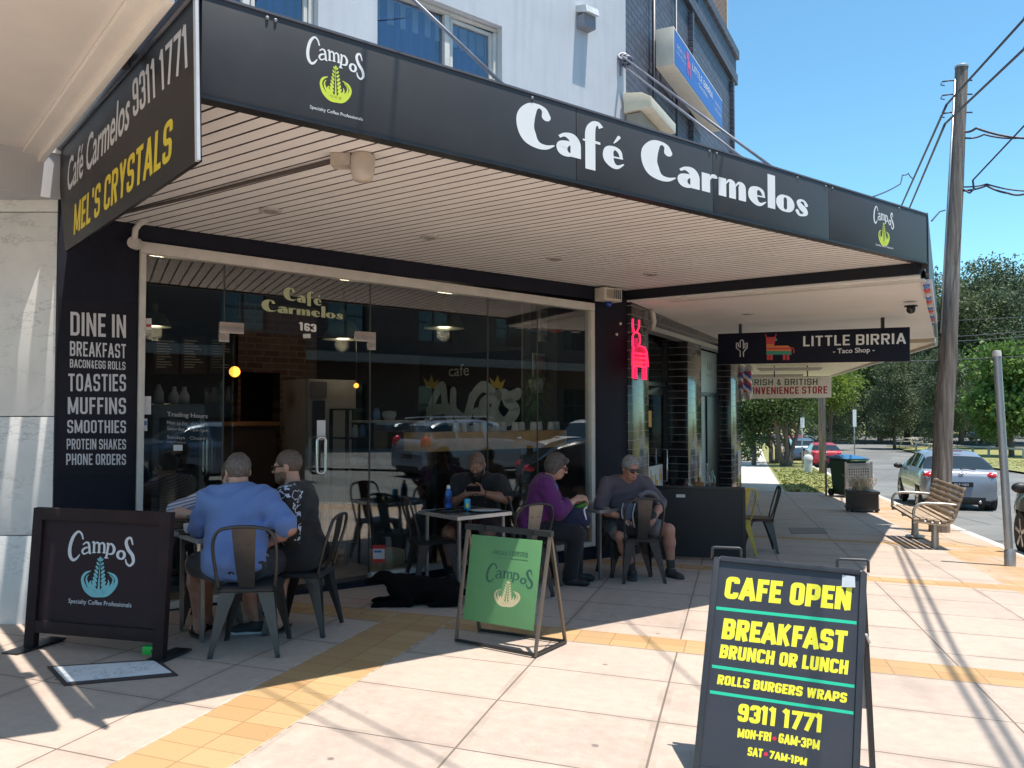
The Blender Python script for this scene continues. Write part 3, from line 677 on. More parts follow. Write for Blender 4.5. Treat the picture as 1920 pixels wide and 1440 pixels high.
ns = MB().prism([p + up * 3.32 for p in po], (0, 0, .3)).build('awning', SOFM, nb, world=True)
eo = (E2 - E1).normalized(); en = Vector((-eo.y, eo.x, 0)); en = en if en.dot(LDIR) > 0 else -en
mb = MB(); mb.bar(E1 + up * 3.302 + en * .07, E2 + up * 3.302 + en * .07, .13, .035); mb.bar(E1 + up * 3.29 + en * .02, E2 + up * 3.29 + en * .02, .04, .1); mb.build('edge_moulding', SOFM, ns, world=True, bevel=.008)
MB().box(-9, -.02, .31, 4, 3.81, 9).build('upper_wall', LIL, nb)
MB().prism([E2 + up * 3.27, E2 + LDIR * 9 + up * 3.27, E2 + LDIR * 9 + up * 3.27 + Vector((.02, -.06, 0)), E2 + up * 3.27 + Vector((.02, -.06, 0))], (0, 0, .45)).build('fascia', FASC, ns, world=True)

# ------------------------------------------------------------------ taco shop building
TILE = brick_mat('black glazed tile', (.010, .010, .013), (.022, .022, .026), (.30, .30, .30), .21, .105, .0045, .12, spec=.6, bump=.35)
BRK = brick_mat('painted blue brick', (.10, .108, .15), (.135, .145, .19), (.055, .06, .085), .24, .086, .010, .55, bump=.9)
tb = thing('taco_shop_building', 'dark painted brick building with black tiled piers and parapet', 'building', QB, R(63.5))
MB().box(.012, .66, -.05, .55, -.6, 2.77).build('tiled_pier', TILE, tb, bevel=.004)
MB().box(2.55, 3.35, -.05, .6, -.7, 2.56).build('tiled_pier', TILE, tb, bevel=.004)
MB().box(5.5, 6.36, -.05, .8, -.8, 2.77).build('tiled_pier', TILE, tb, bevel=.004)
MB().box(.665, 5.495, -.03, .5, 2.565, 2.77).build('tiled_bulkhead', TILE, tb)
MB().box(.665, 5.495, -.06, .1, 2.50, 2.56).build('head_rail', mat('aluminium', (.45, .45, .45), .35, metal=.5), tb)
wmb(wall_with_holes(MB(), .002, 6.2, 2.78, 7.55, .01, .4, [])).build('brick_wall', BRK, tb)
mb = MB().box(.002, 6.3, -.06, .4, 7.56, 7.75).box(3.4, 6.3, -.03, .4, 7.76, 8.05).box(3.3, 6.36, -.08, .42, 8.06, 8.22); mb.build('parapet', BRK, tb)
for t in (2.95, 5.9): MB().box(t, t + .09, -.06, .006, 2.8, 7.5).build('brick_fin', BRK, tb)
MB().tube([birr(.95, -.06, 2.9), birr(.95, -.06, 7.5)], .028, 8).build('downpipe', mat('dark pipe', (.045, .05, .065), .45), tb, world=True, smooth=True)
MB().tube([birr(2.05, -.05, 3.6), birr(2.05, -.05, 7.5)], .02, 8).build('conduit', mat('dark pipe', (.05, .05, .06), .45), tb, world=True, smooth=True)
SHG = glass_mat('shop glass', (.55, .58, .6), .14)
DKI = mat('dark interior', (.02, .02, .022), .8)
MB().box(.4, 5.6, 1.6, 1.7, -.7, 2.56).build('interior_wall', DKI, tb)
MB().box(.665, 2.545, .24, .30, 1.84, 1.90).box(.665, .72, .24, .30, -.5, 2.5).box(1.15, 1.36, .22, .32, -.5, 2.5).box(2.42, 2.545, .24, .30, -.5, 2.5).box(.72, 1.15, .24, .3, -.5, .5).build('shop_window_frame', BLACKM, tb, bevel=.004)
MB().box(.72, 1.15, .27, .278, .5, 1.84).build('window_pane', SHG, tb); MB().box(.72, 1.15, .27, .278, 1.90, 2.5).build('window_pane', SHG, tb)
MB().box(1.36, 2.42, .27, .278, 1.90, 2.5).build('window_pane', SHG, tb)
d1 = MB().box(1.362, 1.44, .25, .29, -.45, 1.83).box(2.33, 2.418, .25, .29, -.45, 1.83).box(1.44, 2.33, .25, .29, 1.72, 1.83).box(1.44, 2.33, .25, .29, -.45, -.25).build('door', BLACKM, tb, bevel=.004)
MB().box(1.44, 2.33, .266, .274, -.25, 1.72).build('pane', SHG, d1)
MB().tube([(2.3, .25, .5), (2.3, .19, .5), (2.3, .19, .95), (2.3, .25, .95)], .012, 8).build('handle', mat('chrome', (.7, .7, .7), .2, metal=1., var=0), d1, smooth=True)
# notices inside the taco shop glass
PAP = mat('poster paper', (.72, .72, .70), .6, var=.05); POR = mat('red donkey print', (.6, .05, .06), .6); POO = mat('orange note', (.8, .42, .06), .6)
for a, b in ((.74, 1.14), (1.46, 2.3)):
    po = MB().box(a, b, .255, .262, .36, .74).build('poster', PAP, tb)
    q = MB(); n = 4
    for i in range(n):
        x = a + (b - a) * (i + .5) / n; z = .42 + .07 * (i % 2); h = (b - a) / n * .5
        q.box(x - h * .5, x + h * .5, .250, .2545, z + .05, z + .12).box(x - h * .5, x - h * .3, .250, .2545, z, z + .05).box(x + h * .3, x + h * .5, .250, .2545, z, z + .05).box(x - h * .5, x - h * .2, .250, .2545, z + .12, z + .2)
    q.build('donkey_print', POR if a < 1 else POO, po)
MB().box(1.55, 1.80, .262, .2655, 1.28, 1.50).build('note', POO, d1)
# second doorway with frosted glass
FRO = mat('frosted glass', (.30, .38, .42), .35, var=.08, spec=.6)
MB().box(3.36, 3.55, .16, .24, -.6, 2.5).box(3.55, 5.49, .16, .24, 1.74, 1.80).box(4.62, 5.49, .16, .24, -.6, 1.74).build('door_frame', BLACKM, tb, bevel=.004)
d2 = MB().box(3.56, 4.61, .19, .21, -.6, 1.735).build('frosted_door', FRO, tb); MB().tube([(4.5, .19, .45), (4.5, .14, .45), (4.5, .14, .62), (4.4, .14, .62)], .01, 8).build('handle', MATS['chrome'], d2, smooth=True)
fl_ = MB().box(3.56, 5.48, .19, .21, 1.805, 2.498).build('fanlight', FRO, tb)
on_sign(font_mesh('161'), birr(0, .19, 0), NB_, (1326, 694), (1334, 694), (1326, 678), fl_, BLACKM); on_sign(font_mesh('Perry St'), birr(0, .19, 0), NB_, (1325, 707), (1334, 708), (1325, 701), fl_, BLACKM)
MB().tube([birr(.66, -.10, 2.75), birr(.68, -.12, 2.6), birr(.72, -.08, 2.5)], .03, 10).build('white_pipe', WHITEFR, tb, world=True, smooth=True)
# brown brick block rising behind
BB = brick_mat('brown brick', (.17, .075, .055), (.23, .11, .08), (.35, .28, .24), .24, .086, .012, .8)
TP = birr(0, 1.6, 0); tq = (on_plane(1363, 40, TP, NB_) - TP).dot(DB)
bh = thing('brick_tower', 'brown brick block rising behind the parapet of the dark building', 'building', birr(tq - 3.2, 1.6, 0), R(63.5))
MB().box(0, 3.05, 0, 2.5, 7, 14).build('wall', BB, bh); MB().box(3.051, 3.2, -.03, 2.5, 7, 14).build('corner_quoin', mat('pale quoin', (.5, .42, .36), .7), bh)

# upper light-box sign, air conditioner cover
SIG = mat('dark sign face', (.006, .007, .020), .5, var=.15, spec=.2); SIGB = mat('blue sign face', (.03, .11, .42), .3, var=.08)
PF0 = birr(0, -.34, 0)
def bt(px, py): q_ = on_plane(px, py, PF0, NB_); return (q_ - PF0).dot(DB), q_.z
(t_a, z_a), (t_b, z_b) = bt(1265, 57), bt(1354, 188); z_c, z_d = bt(1265, 120)[1], bt(1354, 240)[1]; zt_, zb_ = (z_a + z_b) / 2, (z_c + z_d) / 2; tm_, zm_ = (t_a + t_b) / 2, (zt_ + zb_) / 2; hw_, hh_ = (t_b - t_a) / 2, (zt_ - zb_) / 2
us = thing('light_box_sign', 'blue light box sign of the taco shop high on the brick wall', 'sign', birr(tm_, 0, zm_), R(63.5))
bx = MB().box(-hw_ - .03, hw_ + .03, -.335, -.10, -hh_ - .02, hh_ + .03).build('box', mat('pale sign box', (.60, .55, .47), .5, var=.1), us, bevel=.008)
fc = MB().box(-hw_, hw_, -.3405, -.3355, -hh_, hh_).build('face', SIGB, us)
def sgn(txt, x0, x1, z0, z1, m, blk=False):
    q = block_mesh(txt, .55, .12, .12)[0] if blk else font_mesh(txt); place(q, (x0 * hw_, -.3425, z0 * hh_), (1, 0, 0), (0, 0, 1), (x1 - x0) * hw_, (z1 - z0) * hh_).build('lettering', m, fc)
sgn('LITTLE BIRRIA', -.36, .52, .10, .55, WHITE, True); sgn('- Taco Shop -', -.14, .30, -.40, -.10, WHITE)
sgn('0434 123', -.93, -.62, .1, .35, OFFW); sgn('161 Perry', -.93, -.62, -.3, -.05, OFFW); sgn('DINE IN', .62, .9, .05, .3, OFFW); sgn('TAKE AWAY', .60, .94, -.4, -.15, OFFW)
q = MB().box(-.56 * hw_, -.44 * hw_, -.3445, -.3415, -.15 * hh_, .3 * hh_).box(-.56 * hw_, -.525 * hw_, -.3445, -.3415, -.6 * hh_, -.15 * hh_).box(-.475 * hw_, -.44 * hw_, -.3445, -.3415, -.6 * hh_, -.15 * hh_).box(-.58 * hw_, -.51 * hw_, -.3445, -.3415, .3 * hh_, .75 * hh_); q.build('donkey_emblem', mat('pink emblem', (.75, .08, .16), .5), fc)
for x in (-.6, .6): MB().bar((x * hw_, 0, .0), (x * hw_, -.11, .0), .06, .06).build('bracket', BLACKM, us)
(t_a, z_a), (t_b, z_b) = bt(1222, 172), bt(1268, 226); z_c, z_d = bt(1222, 204)[1], bt(1268, 246)[1]; tm_, zm_ = (t_a + t_b) / 2, (z_a + z_b + z_c + z_d) / 4; hw_, hh_ = (t_b - t_a) / 2, (z_a + z_b - z_c - z_d) / 4
ac = thing('shutter_box', 'cream roller shutter box mounted low on the painted brick wall', 'shutter box', birr(tm_, 0, zm_), R(63.5))
MB().prism([(-hw_, .0, hh_ + .05), (-hw_, -.22, hh_ + .02), (-hw_, -.335, hh_ * .4), (-hw_, -.335, -hh_), (-hw_, .0, -hh_ - .02)], (2 * hw_, 0, 0)).build('casing', mat('cream metal', (.66, .56, .42), .45, var=.08), ac, bevel=.01)
MB().box(-hw_ + .04, hw_ - .04, -.2, -.02, -hh_ - .5, -hh_ - .03).build('slat_curtain', mat('dull slat', (.30, .25, .19), .6), ac)

# ------------------------------------------------------------------ taco shop awning
aw2 = thing('shop_awning', 'navy edged flat awning with smooth cream soffit over taco shop', 'awning', RW, 0)
R2 = birr(6.36, 0, 0); z1, z2 = 2.77, 2.66
po = [RW + up * z1, FR - NF * .05 + up * z1, BC + up * z2, R2 + up * z2]
MB().prism(po, (0, 0, .05)).build('soffit', mat('smooth cream soffit', (.88, .855, .825), .6, var=.06, scale=1.2), aw2, world=True)
MB().prism([p + up * .3 for p in po], (0, 0, .03)).build('roof_sheet', MATS['roof sheet'], aw2, world=True)
dd = (BC - FR).normalized(); dn = Vector((dd.y, -dd.x, 0)); f0 = FR + dd * .10 + dn * .03
MB().prism([f0 + up * (z1 + .04), BC + dn * .03 + up * (z2 + .02), BC + up * (z2 + .02), f0 - dn * .03 + up * (z1 + .04)], (0, 0, .58)).build('fascia', FASC, aw2, world=True)
q = MB()
for i in range(14):
    a = FR + dd * (.35 + i * .3); q.bar(a + up * (z1 - .002), a + dd * .28 + up * (z1 - .002 - .01), .10, .04)
cs = q.build('bulb_strip', mat('pale bulb strip', (.62, .55, .6), .4, var=.1), aw2, world=True)
for i in range(13):
    a = FR + dd * (.4 + i * .33) - dn * .0 + up * (z1 - .03); MB().tube([a, a + dd * .13], .03, 8).build('lantern', [mat('blue lantern', (.12, .25, .62), .5), mat('red lantern', (.75, .12, .10), .5), mat('white lantern', (.7, .68, .7), .5)][i % 3], cs, world=True, smooth=True)
MB().bar(po[3] - up * .03 + dd * .0, BC + up * (z2 - .03), .07, .06).build('end_beam', MATS['cream metal'], aw2, world=True)
q = MB(); pa, pb = RW + MIT * .5 + DB * .12, FR + DB * .2; q.bar(pa + up * (z1 - .012), pb + up * (z1 - .012), .12, .02); q.build('cable_cover', MATS['pale frame paint'], aw2, world=True)
# ================================================================== cafe glazing
sf = thing('cafe_shopfront', 'tall frameless glass cafe shopfront in a pale metal frame', 'shopfront', PC, R(40))
SG = glass_mat('shopfront glass', (.86, .89, .88), .105)
zl, zr = 2.768, 2.705
def zh(s): return zl + (zr - zl) * (s + 5.066) / 4.84
mb = MB()
mb.prism([(-5.066, -.03, zl - .085), (-.226, -.03, zr - .085), (-.226, -.03, zr), (-5.066, -.03, zl)], (0, .10, 0))
mb.box(-5.066, -5.022, -.028, .07, -.004, zl - .087).box(-.285, -.226, -.028, .07, -.004, zr - .087).box(-5.02, -4.42, -.026, .07, -.004, .045).box(-3.07, -.287, -.026, .07, -.004, .045)
mb.build('frame', WHITEFR, sf, bevel=.005)
JO = mat('silicone joint', (.06, .065, .065), .4)
def pane(s0, s1, z0, z1, nm='pane'):
    m = MB(); g = .003; m.prism([(s0 + g, .018, z0), (s1 - g, .018, z0), (s1 - g, .018, z1 if z1 else zh(s1) - .09), (s0 + g, .018, z1 if z1 else zh(s0) - .09)], (0, .011, 0)); return m.build(nm, SG, sf)
p0 = pane(-5.022, -4.411, .045, None); pane(-4.411, -3.075, 2.135, None, 'transom_pane'); pane(-3.075, -1.72, .045, None); pane(-1.72, -1.048, .045, None); pane(-1.048, -.285, .045, None)
for s in (-4.411, -3.075, -1.72, -1.048): MB().box(s - .004, s + .004, .016, .031, .05, zh(s) - .09).build('glass_joint', JO, sf)
SAT = mat('satin steel', (.55, .47, .43), .3, metal=.7, var=.1)
# right leaf shut, left leaf folded inwards
dr = MB().box(-3.700, -3.085, .018, .030, -.15, 2.12).build('glass_door', SG, sf)
MB().tube(rounded([(-3.62, -.035, .96), (-3.62, -.035, 1.27), (-3.54, -.035, 1.27), (-3.54, -.035, .96), (-3.62, -.035, .96)], .036), .013, 10, closed=False).build('handle', mat('brushed steel', (.75, .75, .74), .25, metal=.9, var=.05), dr, smooth=True)
MB().box(-3.085, -3.09 + .002, .016, .032, -.1, 2.1)
dl = MB().box(-4.336, -4.324, .03, .65, -.15, 2.12).build('glass_door', SG, sf)
MB().tube(rounded([(-4.36, .52, .96), (-4.36, .52, 1.27), (-4.36, .60, 1.27), (-4.36, .60, .96), (-4.36, .52, .96)], .036), .012, 10).build('handle', MATS['brushed steel'], dl, smooth=True)
q = MB().box(-3.23, -3.02, .012, .036, 2.122, 2.21).box(-3.10, -3.02, .0125, .0355, 2.05, 2.1215); q.build('patch_fitting', SAT, sf, bevel=.003)
q = MB().box(-4.45, -4.25, .012, .036, 2.122, 2.21).box(-4.45, -4.37, .0125, .0355, 2.05, 2.1215); q.build('patch_fitting', SAT, sf, bevel=.003)
GILT = mat('pale gilt lettering', (.46, .50, .30), .5, var=.05); GREYL = mat('grey lettering', (.40, .39, .37), .6)
PGp = PC - NC * .0165
def on_glass(mb, bl, br, tl, m, nm='lettering'): return on_sign(mb, PGp, NC, bl, br, tl, sf, m, nm, lift=.0022)
on_glass(carmelos('Café'), (531, 566), (603, 578), (531, 537), GILT); on_glass(carmelos('Carmelos'), (490, 583), (643, 600), (490, 560), GILT)
on_glass(block_mesh('163', .5, .2)[0], (560, 619), (593, 623), (560, 603), MATS['white lettering'])
for t, a, b in (('Trading Hours', (313, 783), (389, 787)), ('Mon to Fri   6am-3pm', (313, 797), (390, 801)), ('Saturday    7am-1pm', (313, 808), (390, 812)), ('Sundays   Closed', (313, 824), (384, 827)), ('Long Weekend', (313, 831), (347, 833))):
    h = 11 if 'Tr' in t else (5 if 'Long' in t else 8); on_glass(bold(font_mesh(t), .012) if 'Tr' in t else font_mesh(t), a, b, (a[0], a[1] - h), GREYL)
STW = mat('sticker white', (.68, .68, .68), .6, var=.1); STR = mat('sticker red', (.55, .05, .04), .5); STB = mat('sticker blue', (.06, .16, .42), .5)
def sticker(px0, py0, px1, py1, m, nm='sticker', lift=.0025):
    c = [on_plane(px0, py1, PGp, NC), on_plane(px1, py1, PGp, NC), on_plane(px1, py0, PGp, NC), on_plane(px0, py0, PGp, NC)]; mb = MB(); mb._add([tuple(p + NC * lift) for p in c], [(0, 1, 2, 3)]); return mb.build(nm, m, sf, world=True)
sticker(273, 597, 284, 618, STW); sticker(274, 608, 284, 613, STR, lift=.0031); sticker(268, 743, 283, 777, STW); sticker(268, 785, 276, 808, STW); sticker(269, 789, 275, 797, STB, lift=.0031)
sticker(325, 834, 342, 845, STW); sticker(698, 1022, 722, 1055, STR); sticker(699, 1029, 721, 1048, STW, lift=.0031); sticker(701, 1032, 715, 1036, STB, lift=.0036); sticker(594, 788, 610, 825, STW)
sticker(568, 626, 582, 634, STW)
# roller pipe at the left head of the frame, alarm box at the right
rp = tag(MB().tube([on_plane(276, 414, PC + NC * .12, NC), on_plane(262, 419, PC + NC * .12, NC), on_plane(254, 430, PC + NC * .1, NC), on_plane(252, 450, PC + NC * .1, NC)], .022, 10).build('white_pipe', WHITEFR, smooth=True), 'short white bent pipe at the top left corner of the glass shopfront', 'pipe')
c = on_plane(253, 456, PC + NC * .08, NC); MB().lathe([(.0, -.03), (.045, -.03), (.045, .03), (.0, .03)], 16, c, Matrix.Rotation(R(90), 3, 'X')).build('pipe_cap', WHITEFR, rp, smooth=True, auto=40)
al = thing('alarm_box', 'pale alarm siren box with blue lamp beneath, high on the navy pier', 'alarm', cafe(-.06, 0, 2.79), R(40))
MB().box(-.15, .14, -.16, -.004, -.06, .09).build('casing', mat('aged plastic', (.60, .55, .48), .5), al, bevel=.012)
q = MB()
for i in range(4): q.box(-.0 + i * .032, .02 + i * .032, -.164, -.1605, -.03, .07)
q.build('louvre', mat('dark louvre', (.1, .1, .1), .6), al)
MB().box(-.11, .0, -.165, -.1605, -.03, .06).build('label_plate', mat('brown plate', (.36, .30, .24), .6), al)
MB().lathe([(.0, -.12), (.03, -.115), (.04, -.09), (.04, -.061)], 14, (0, -.08, 0)).build('lamp', mat('blue lamp', (.02, .06, .35), .2), al, smooth=True)
for px, py in ((1163, 607), (1156, 627)):
    p = on_plane(px, py, PC + NC * .003, NC); MB().lathe([(.0, 0), (.018, .0), (.014, .012), (0, .016)], 10, p, Matrix.Rotation(R(40), 3, 'Z') @ Matrix.Rotation(R(90), 3, 'X')).build('wall_plug', WHITEFR, cb, world=True)

# ------------------------------------------------------------------ interior behind the glass
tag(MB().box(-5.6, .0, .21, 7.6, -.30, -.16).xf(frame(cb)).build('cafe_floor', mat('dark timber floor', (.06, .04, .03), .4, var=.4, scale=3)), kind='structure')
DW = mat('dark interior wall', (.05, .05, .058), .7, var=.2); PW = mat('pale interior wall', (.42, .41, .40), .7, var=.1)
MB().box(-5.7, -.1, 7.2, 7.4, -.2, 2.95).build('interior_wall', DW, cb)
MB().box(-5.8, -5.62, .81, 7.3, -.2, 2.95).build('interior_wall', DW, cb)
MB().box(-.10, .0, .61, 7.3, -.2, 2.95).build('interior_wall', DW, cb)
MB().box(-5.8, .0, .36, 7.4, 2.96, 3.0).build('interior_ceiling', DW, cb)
OB = brick_mat('old red brick', (.15, .075, .06), (.23, .14, .12), (.24, .19, .165), .24, .086, .012, .85)
def ci(px, py, y): return local(cb, on_plane(px, py, PC - NC * y, NC))
def cbox(px0, py0, px1, py1, y, dep, m, parent, nm, bevel=0.):
    a = ci(px0, py1, y); b = ci(px1, py0, y); return MB().box(a.x, b.x, y, y + dep, a.z, b.z).build(nm, m, parent, bevel=bevel)
a, b = ci(447, 636, 4.2), ci(592, 900, 4.2); o1, o2 = ci(452, 697, 4.2), ci(524, 900, 4.2)
wmb(wall_with_holes(MB(), a.x, b.x, -.16, 2.95, 4.2, 4.45, [(o1.x, o2.x, -.16, o1.z)])).build('interior_brick_wall', OB, cb)
# menu boards
for x0, x1 in ((288, 335), (340, 388), (392, 440)):
    bd = thing('menu_board', {288: 'left black menu board on the far wall behind the glass', 340: 'middle black menu board on the far wall behind the glass', 392: 'right black menu board on the far wall nearest the brick wall'}[x0], 'menu board', cb.location, R(40), 'menu boards above the counter')
    a, b = ci(x0, 700, 3.4), ci(x1, 632, 3.4); MB().box(a.x, b.x, 3.4, 3.44, a.z, b.z).build('board', NAVY2, bd)
    q = MB(); r_ = random.Random(x0)
    for i in range(11):
        z = b.z - .05 - (b.z - a.z - .1) * i / 11; q.box(a.x + .03, a.x + .03 + (b.x - a.x - .06) * r_.uniform(.4, .95), 3.394, 3.398, z - .012, z)
    q.build('chalk_lines', mat('chalk', (.36, .36, .36), .9), bd)
# furniture inside
GRYM = mat('grey cabinet', (.30, .30, .30), .5, var=.1); DGL = mat('dark cabinet glass', (.02, .022, .025), .08)
fr = thing('drinks_fridge', 'tall grey drinks fridge standing inside the cafe by the glass door', 'fridge', cb.location, R(40))
a, b = ci(577, 890, 2.4), ci(668, 713, 2.4); MB().box(a.x, b.x, 2.4, 3.1, -.16, b.z).build('cabinet', GRYM, fr, bevel=.01)
MB().box(a.x + .05, b.x - .42, 2.385, 2.398, .0, b.z - .25).build('door', DGL, fr); MB().box(a.x + .02, b.x - .40, 2.38, 2.397, b.z - .22, b.z - .03).build('header_panel', mat('fridge header', (.12, .10, .10), .5), fr)
fr2 = thing('display_cabinet', 'dark display cabinet inside the left window with rounded frame', 'cabinet', cb.location, R(40))
a, b = ci(284, 960, .7), ci(388, 757, .7); MB().box(a.x, b.x, .72, 1.3, -.16, b.z).build('cabinet', mat('slate cabinet', (.09, .095, .105), .35), fr2, bevel=.03); MB().box(a.x + .06, b.x - .06, .705, .718, .1, b.z - .12).build('door', DGL, fr2)
for i, (x, w_) in enumerate(((297, 10), (326, 8), (345, 7))):
    p = ci(x, 757, .9); tag(MB().lathe([(0, 0), (.05, .0), (.04, .1), (.012, .17), (0, .17)] if i == 0 else [(0, 0), (.045, 0), (.045, .07), (.02, .12), (.02, .15), (0, .15)], 12, p).xf(frame(cb)).build('jug', PW, smooth=True), ['pale conical jug standing on the dark display cabinet', 'middle pale jug on the dark display cabinet', 'right pale jug on the dark display cabinet'][i], 'jug', 'jugs on the display cabinet')
ct = thing('serving_counter', 'timber topped serving counter inside beyond the open door', 'counter', cb.location, R(40))
a, b = ci(392, 800, 3.2), ci(512, 790, 3.2); MB().box(a.x, b.x, 3.0, 3.6, b.z - .05, b.z).build('worktop', mat('warm timber', (.33, .17, .07), .4, var=.3, scale=4), ct, bevel=.006); MB().box(a.x + .03, b.x - .03, 3.05, 3.55, -.16, b.z - .052).build('front', mat('brown boards', (.07, .05, .04), .6), ct)
rk = thing('shelf_rack', 'black metal shelf rack with jars just inside the closed glass door', 'rack', cb.location, R(40))
a, b = ci(650, 930, 1.2), ci(694, 766, 1.2); q = MB()
for x in (a.x, b.x):
    for y in (1.2, 1.55): q.box(x - .015, x + .015, y - .015, y + .015, -.16, b.z)
q.build('frame', BLACKM, rk); q = MB()
for z in (.1, .5, .9, 1.2, b.z - .02): q.box(a.x + .016, b.x - .016, 1.2, 1.55, z, z + .02)
q.build('shelf', BLACKM, rk); q = MB(); r_ = random.Random(2)
cc = thing('cake_counter', 'low glass cake counter with white cloths inside the central window', 'counter', cb.location, R(40))
a, b = ci(700, 1040, .9), ci(800, 792, .9); MB().box(a.x, b.x, .9, 1.5, -.16, .55).build('base', mat('dark counter base', (.05, .05, .055), .5), cc); MB().box(a.x, b.x, .9, .91, .55, b.z).build('glass_front', SHG, cc); MB().box(a.x, b.x, .9, 1.5, b.z, b.z + .02).build('top', MATS['pale interior wall'], cc)
for i, (px, py, y, k) in enumerate(((662, 880, 1.25, 'bowl'), (675, 882, 1.25, 'bowl'), (666, 838, 1.25, 'jar'), (680, 838, 1.25, 'jar'), (730, 790, 1.0, 'cap'), (706, 792, 1.0, 'jar'))):
    p = ci(px, py, y); p.z = min([z + .021 for z in (.1, .5, .9, 1.2)] + [ci(730, 792, .9).z + .021], key=lambda z: abs(z - p.z)) if i < 4 else ci(700, 792, .9).z + .021
    tag(MB().lathe([(0, 0), (.05, 0), (.075, .05), (.07, .09), (0, .1)] if k != 'jar' else [(0, 0), (.035, 0), (.035, .09), (.02, .11), (.02, .13), (0, .13)], 12, p).xf(frame(cb)).build('storage_' + k if k != 'cap' else 'cake_dome', [MATS['pale interior wall'], mat('blue ceramic', (.10, .2, .35), .3)][i in (3, 5)], smooth=True), ['white bowl on the left of the black rack shelf', 'white bowl on the right of the black rack shelf', 'pale jar in the black rack above the bowls', 'blue jar in the black rack above the bowls', 'pale cake dome on top of the glass cake counter', 'blue jar on top of the glass cake counter beside the dome'][i], 'crockery')
# timber window bar with cups
TIM = mat('oiled pine', (.74, .37, .12), .35, var=.35, scale=3)
wb = thing('window_bar', 'thick orange pine window bar running behind the right hand glass', 'shelf', cb.location, R(40))
a, b = ci(797, 848, .35), ci(1090, 842, .35); MB().box(a.x, -.3, .35, .75, a.z, a.z + .19).build('plank', TIM, wb, bevel=.01); MB().box(a.x + .2, a.x + .25, .5, .6, -.16, a.z).box(-.5, -.45, .5, .6, -.16, a.z).build('bracket', BLACKM, wb)
zt = a.z + .191; cup0 = None
for i in range(14):
    s = ci(855, 820, .5).x + i * .135
    if cup0 is None:
        cup0 = thing('paper_cup', 'upturned white paper cup in the row on the pine window bar', 'cup', frame(cb) @ Vector((s, .5, zt)), 0, 'cups on the window bar'); MB().lathe([(.0, 0), (.043, 0), (.032, .095), (0, .095)], 14).build('cup', mat('paper white', (.75, .75, .75), .6, var=.04), cup0, smooth=True, auto=40)
    else: dup(cup0, frame(cb) @ Vector((s, .5 + .05 * (i % 2), zt)))
# graffiti wall, crowns, pictures
gw = thing('graffiti_mural', 'dark mural board sprayed with grey blue letters and yellow crowns', 'mural', cb.location, R(40))
PMU = PC + DC * -.112
mu = [on_plane(px, py, PMU, -DC) for px, py in ((786, 846), (984, 868), (984, 655), (786, 668))]; MB().prism(mu, DC * .01).build('board', NAVY2, gw, world=True)
def mpt(px, py, l=.002): return on_plane(px, py, PMU, -DC) - DC * l
GB = mat('grey blue spray', (.55, .63, .70), .7, var=.25, scale=5); CY = mat('crown yellow', (.62, .45, .08), .7)
def pl2(px, py): q_ = ci(px, py, 2.595); return (q_.x, q_.z)
q = MB()
for i, s_ in enumerate(([(800, 795), (815, 745), (830, 725), (835, 760), (845, 790)], [(805, 770), (838, 765)], [(850, 735), (852, 770), (875, 785), (885, 745)], [(872, 800), (885, 750), (905, 725), (925, 740), (905, 760), (930, 790)], [(893, 775), (915, 770)], [(935, 740), (928, 770), (945, 792), (962, 770), (950, 742), (935, 740)], [(972, 738), (950, 750), (968, 768), (955, 788)], [(865, 815), (900, 805), (940, 815)])):
    pts = [mpt(*p) for p in s_]; pts = [((p - PC).dot(-NC), p.z) for p in pts]; pen(q, [(y, z, .075) for y, z in pts], z=.0003 * i)
q.v = [tuple(PMU - DC * (.002 + p[2]) - NC * p[0] + up * p[1]) for p in q.v]; q.build('sprayed_letters', GB, gw, world=True)
q = MB()
for cx, cy in ((808, 715), (932, 715)):
    P4 = [mpt(cx + dx, cy + dy, .005) for dx, dy in ((-8, 12), (-14, -8), (-4, 2), (2, -12), (6, 3), (16, -4), (10, 14))]; q._add([tuple(p) for p in P4], [tuple(range(7))])
q.build('crown', CY, gw, world=True)
t = font_mesh('cafe'); A_ = mpt(842, 706, .006); B_ = mpt(880, 706, .006); place(t, A_, NC, up, (B_ - A_).length, .16).build('lettering', mat('chalk white', (.6, .6, .6), .8), gw, world=True)
for i, (x0, y0, x1, y1, dk, lb) in enumerate(((1012, 585, 1046, 640, (.34, .33, .33), 'topmost pale drawing in the cafe window corner'), (1053, 608, 1086, 660, (.10, .12, .16), 'black and white framed portrait near the window edge'), (1000, 665, 1054, 712, (.30, .15, .12), 'wide framed print with reddish shapes'), (1060, 676, 1086, 716, (.25, .21, .2), 'small framed face photo by the window frame'), (1024, 745, 1048, 782, (.16, .2, .25), 'small blue framed print behind the hanging plant'))):
    y = .9 + .02 * i; pf = thing('framed_picture', lb, 'picture', cb.location, R(40), 'pictures inside the cafe'); a, b = ci(x0, y1, y), ci(x1, y0, y)
    MB().box(a.x, b.x, y, y + .02, a.z, b.z).build('frame', PW if i != 1 else MATS['pale frame paint'], pf); MB().box(a.x + .03, b.x - .03, y - .004, y - .001, a.z + .03, b.z - .03).build('print', mat('print %d' % i, dk, .5, var=.8, scale=9), pf)
bp_ = thing('partition_panel', 'pale partition panel behind the framed pictures inside the cafe', 'partition', cb.location, R(40)); a, b = ci(995, 860, 1.1), ci(1092, 575, 1.1); MB().box(a.x, -.32, 1.1, 1.13, -.16, b.z).build('panel', mat('grey partition', (.20, .20, .20), .7), bp_)
hp = thing('hanging_plant', 'trailing green pot plant hanging behind the right hand glass', 'plant', frame(cb) @ ci(1006, 720, .7), 0); r_ = random.Random(8); q = MB()
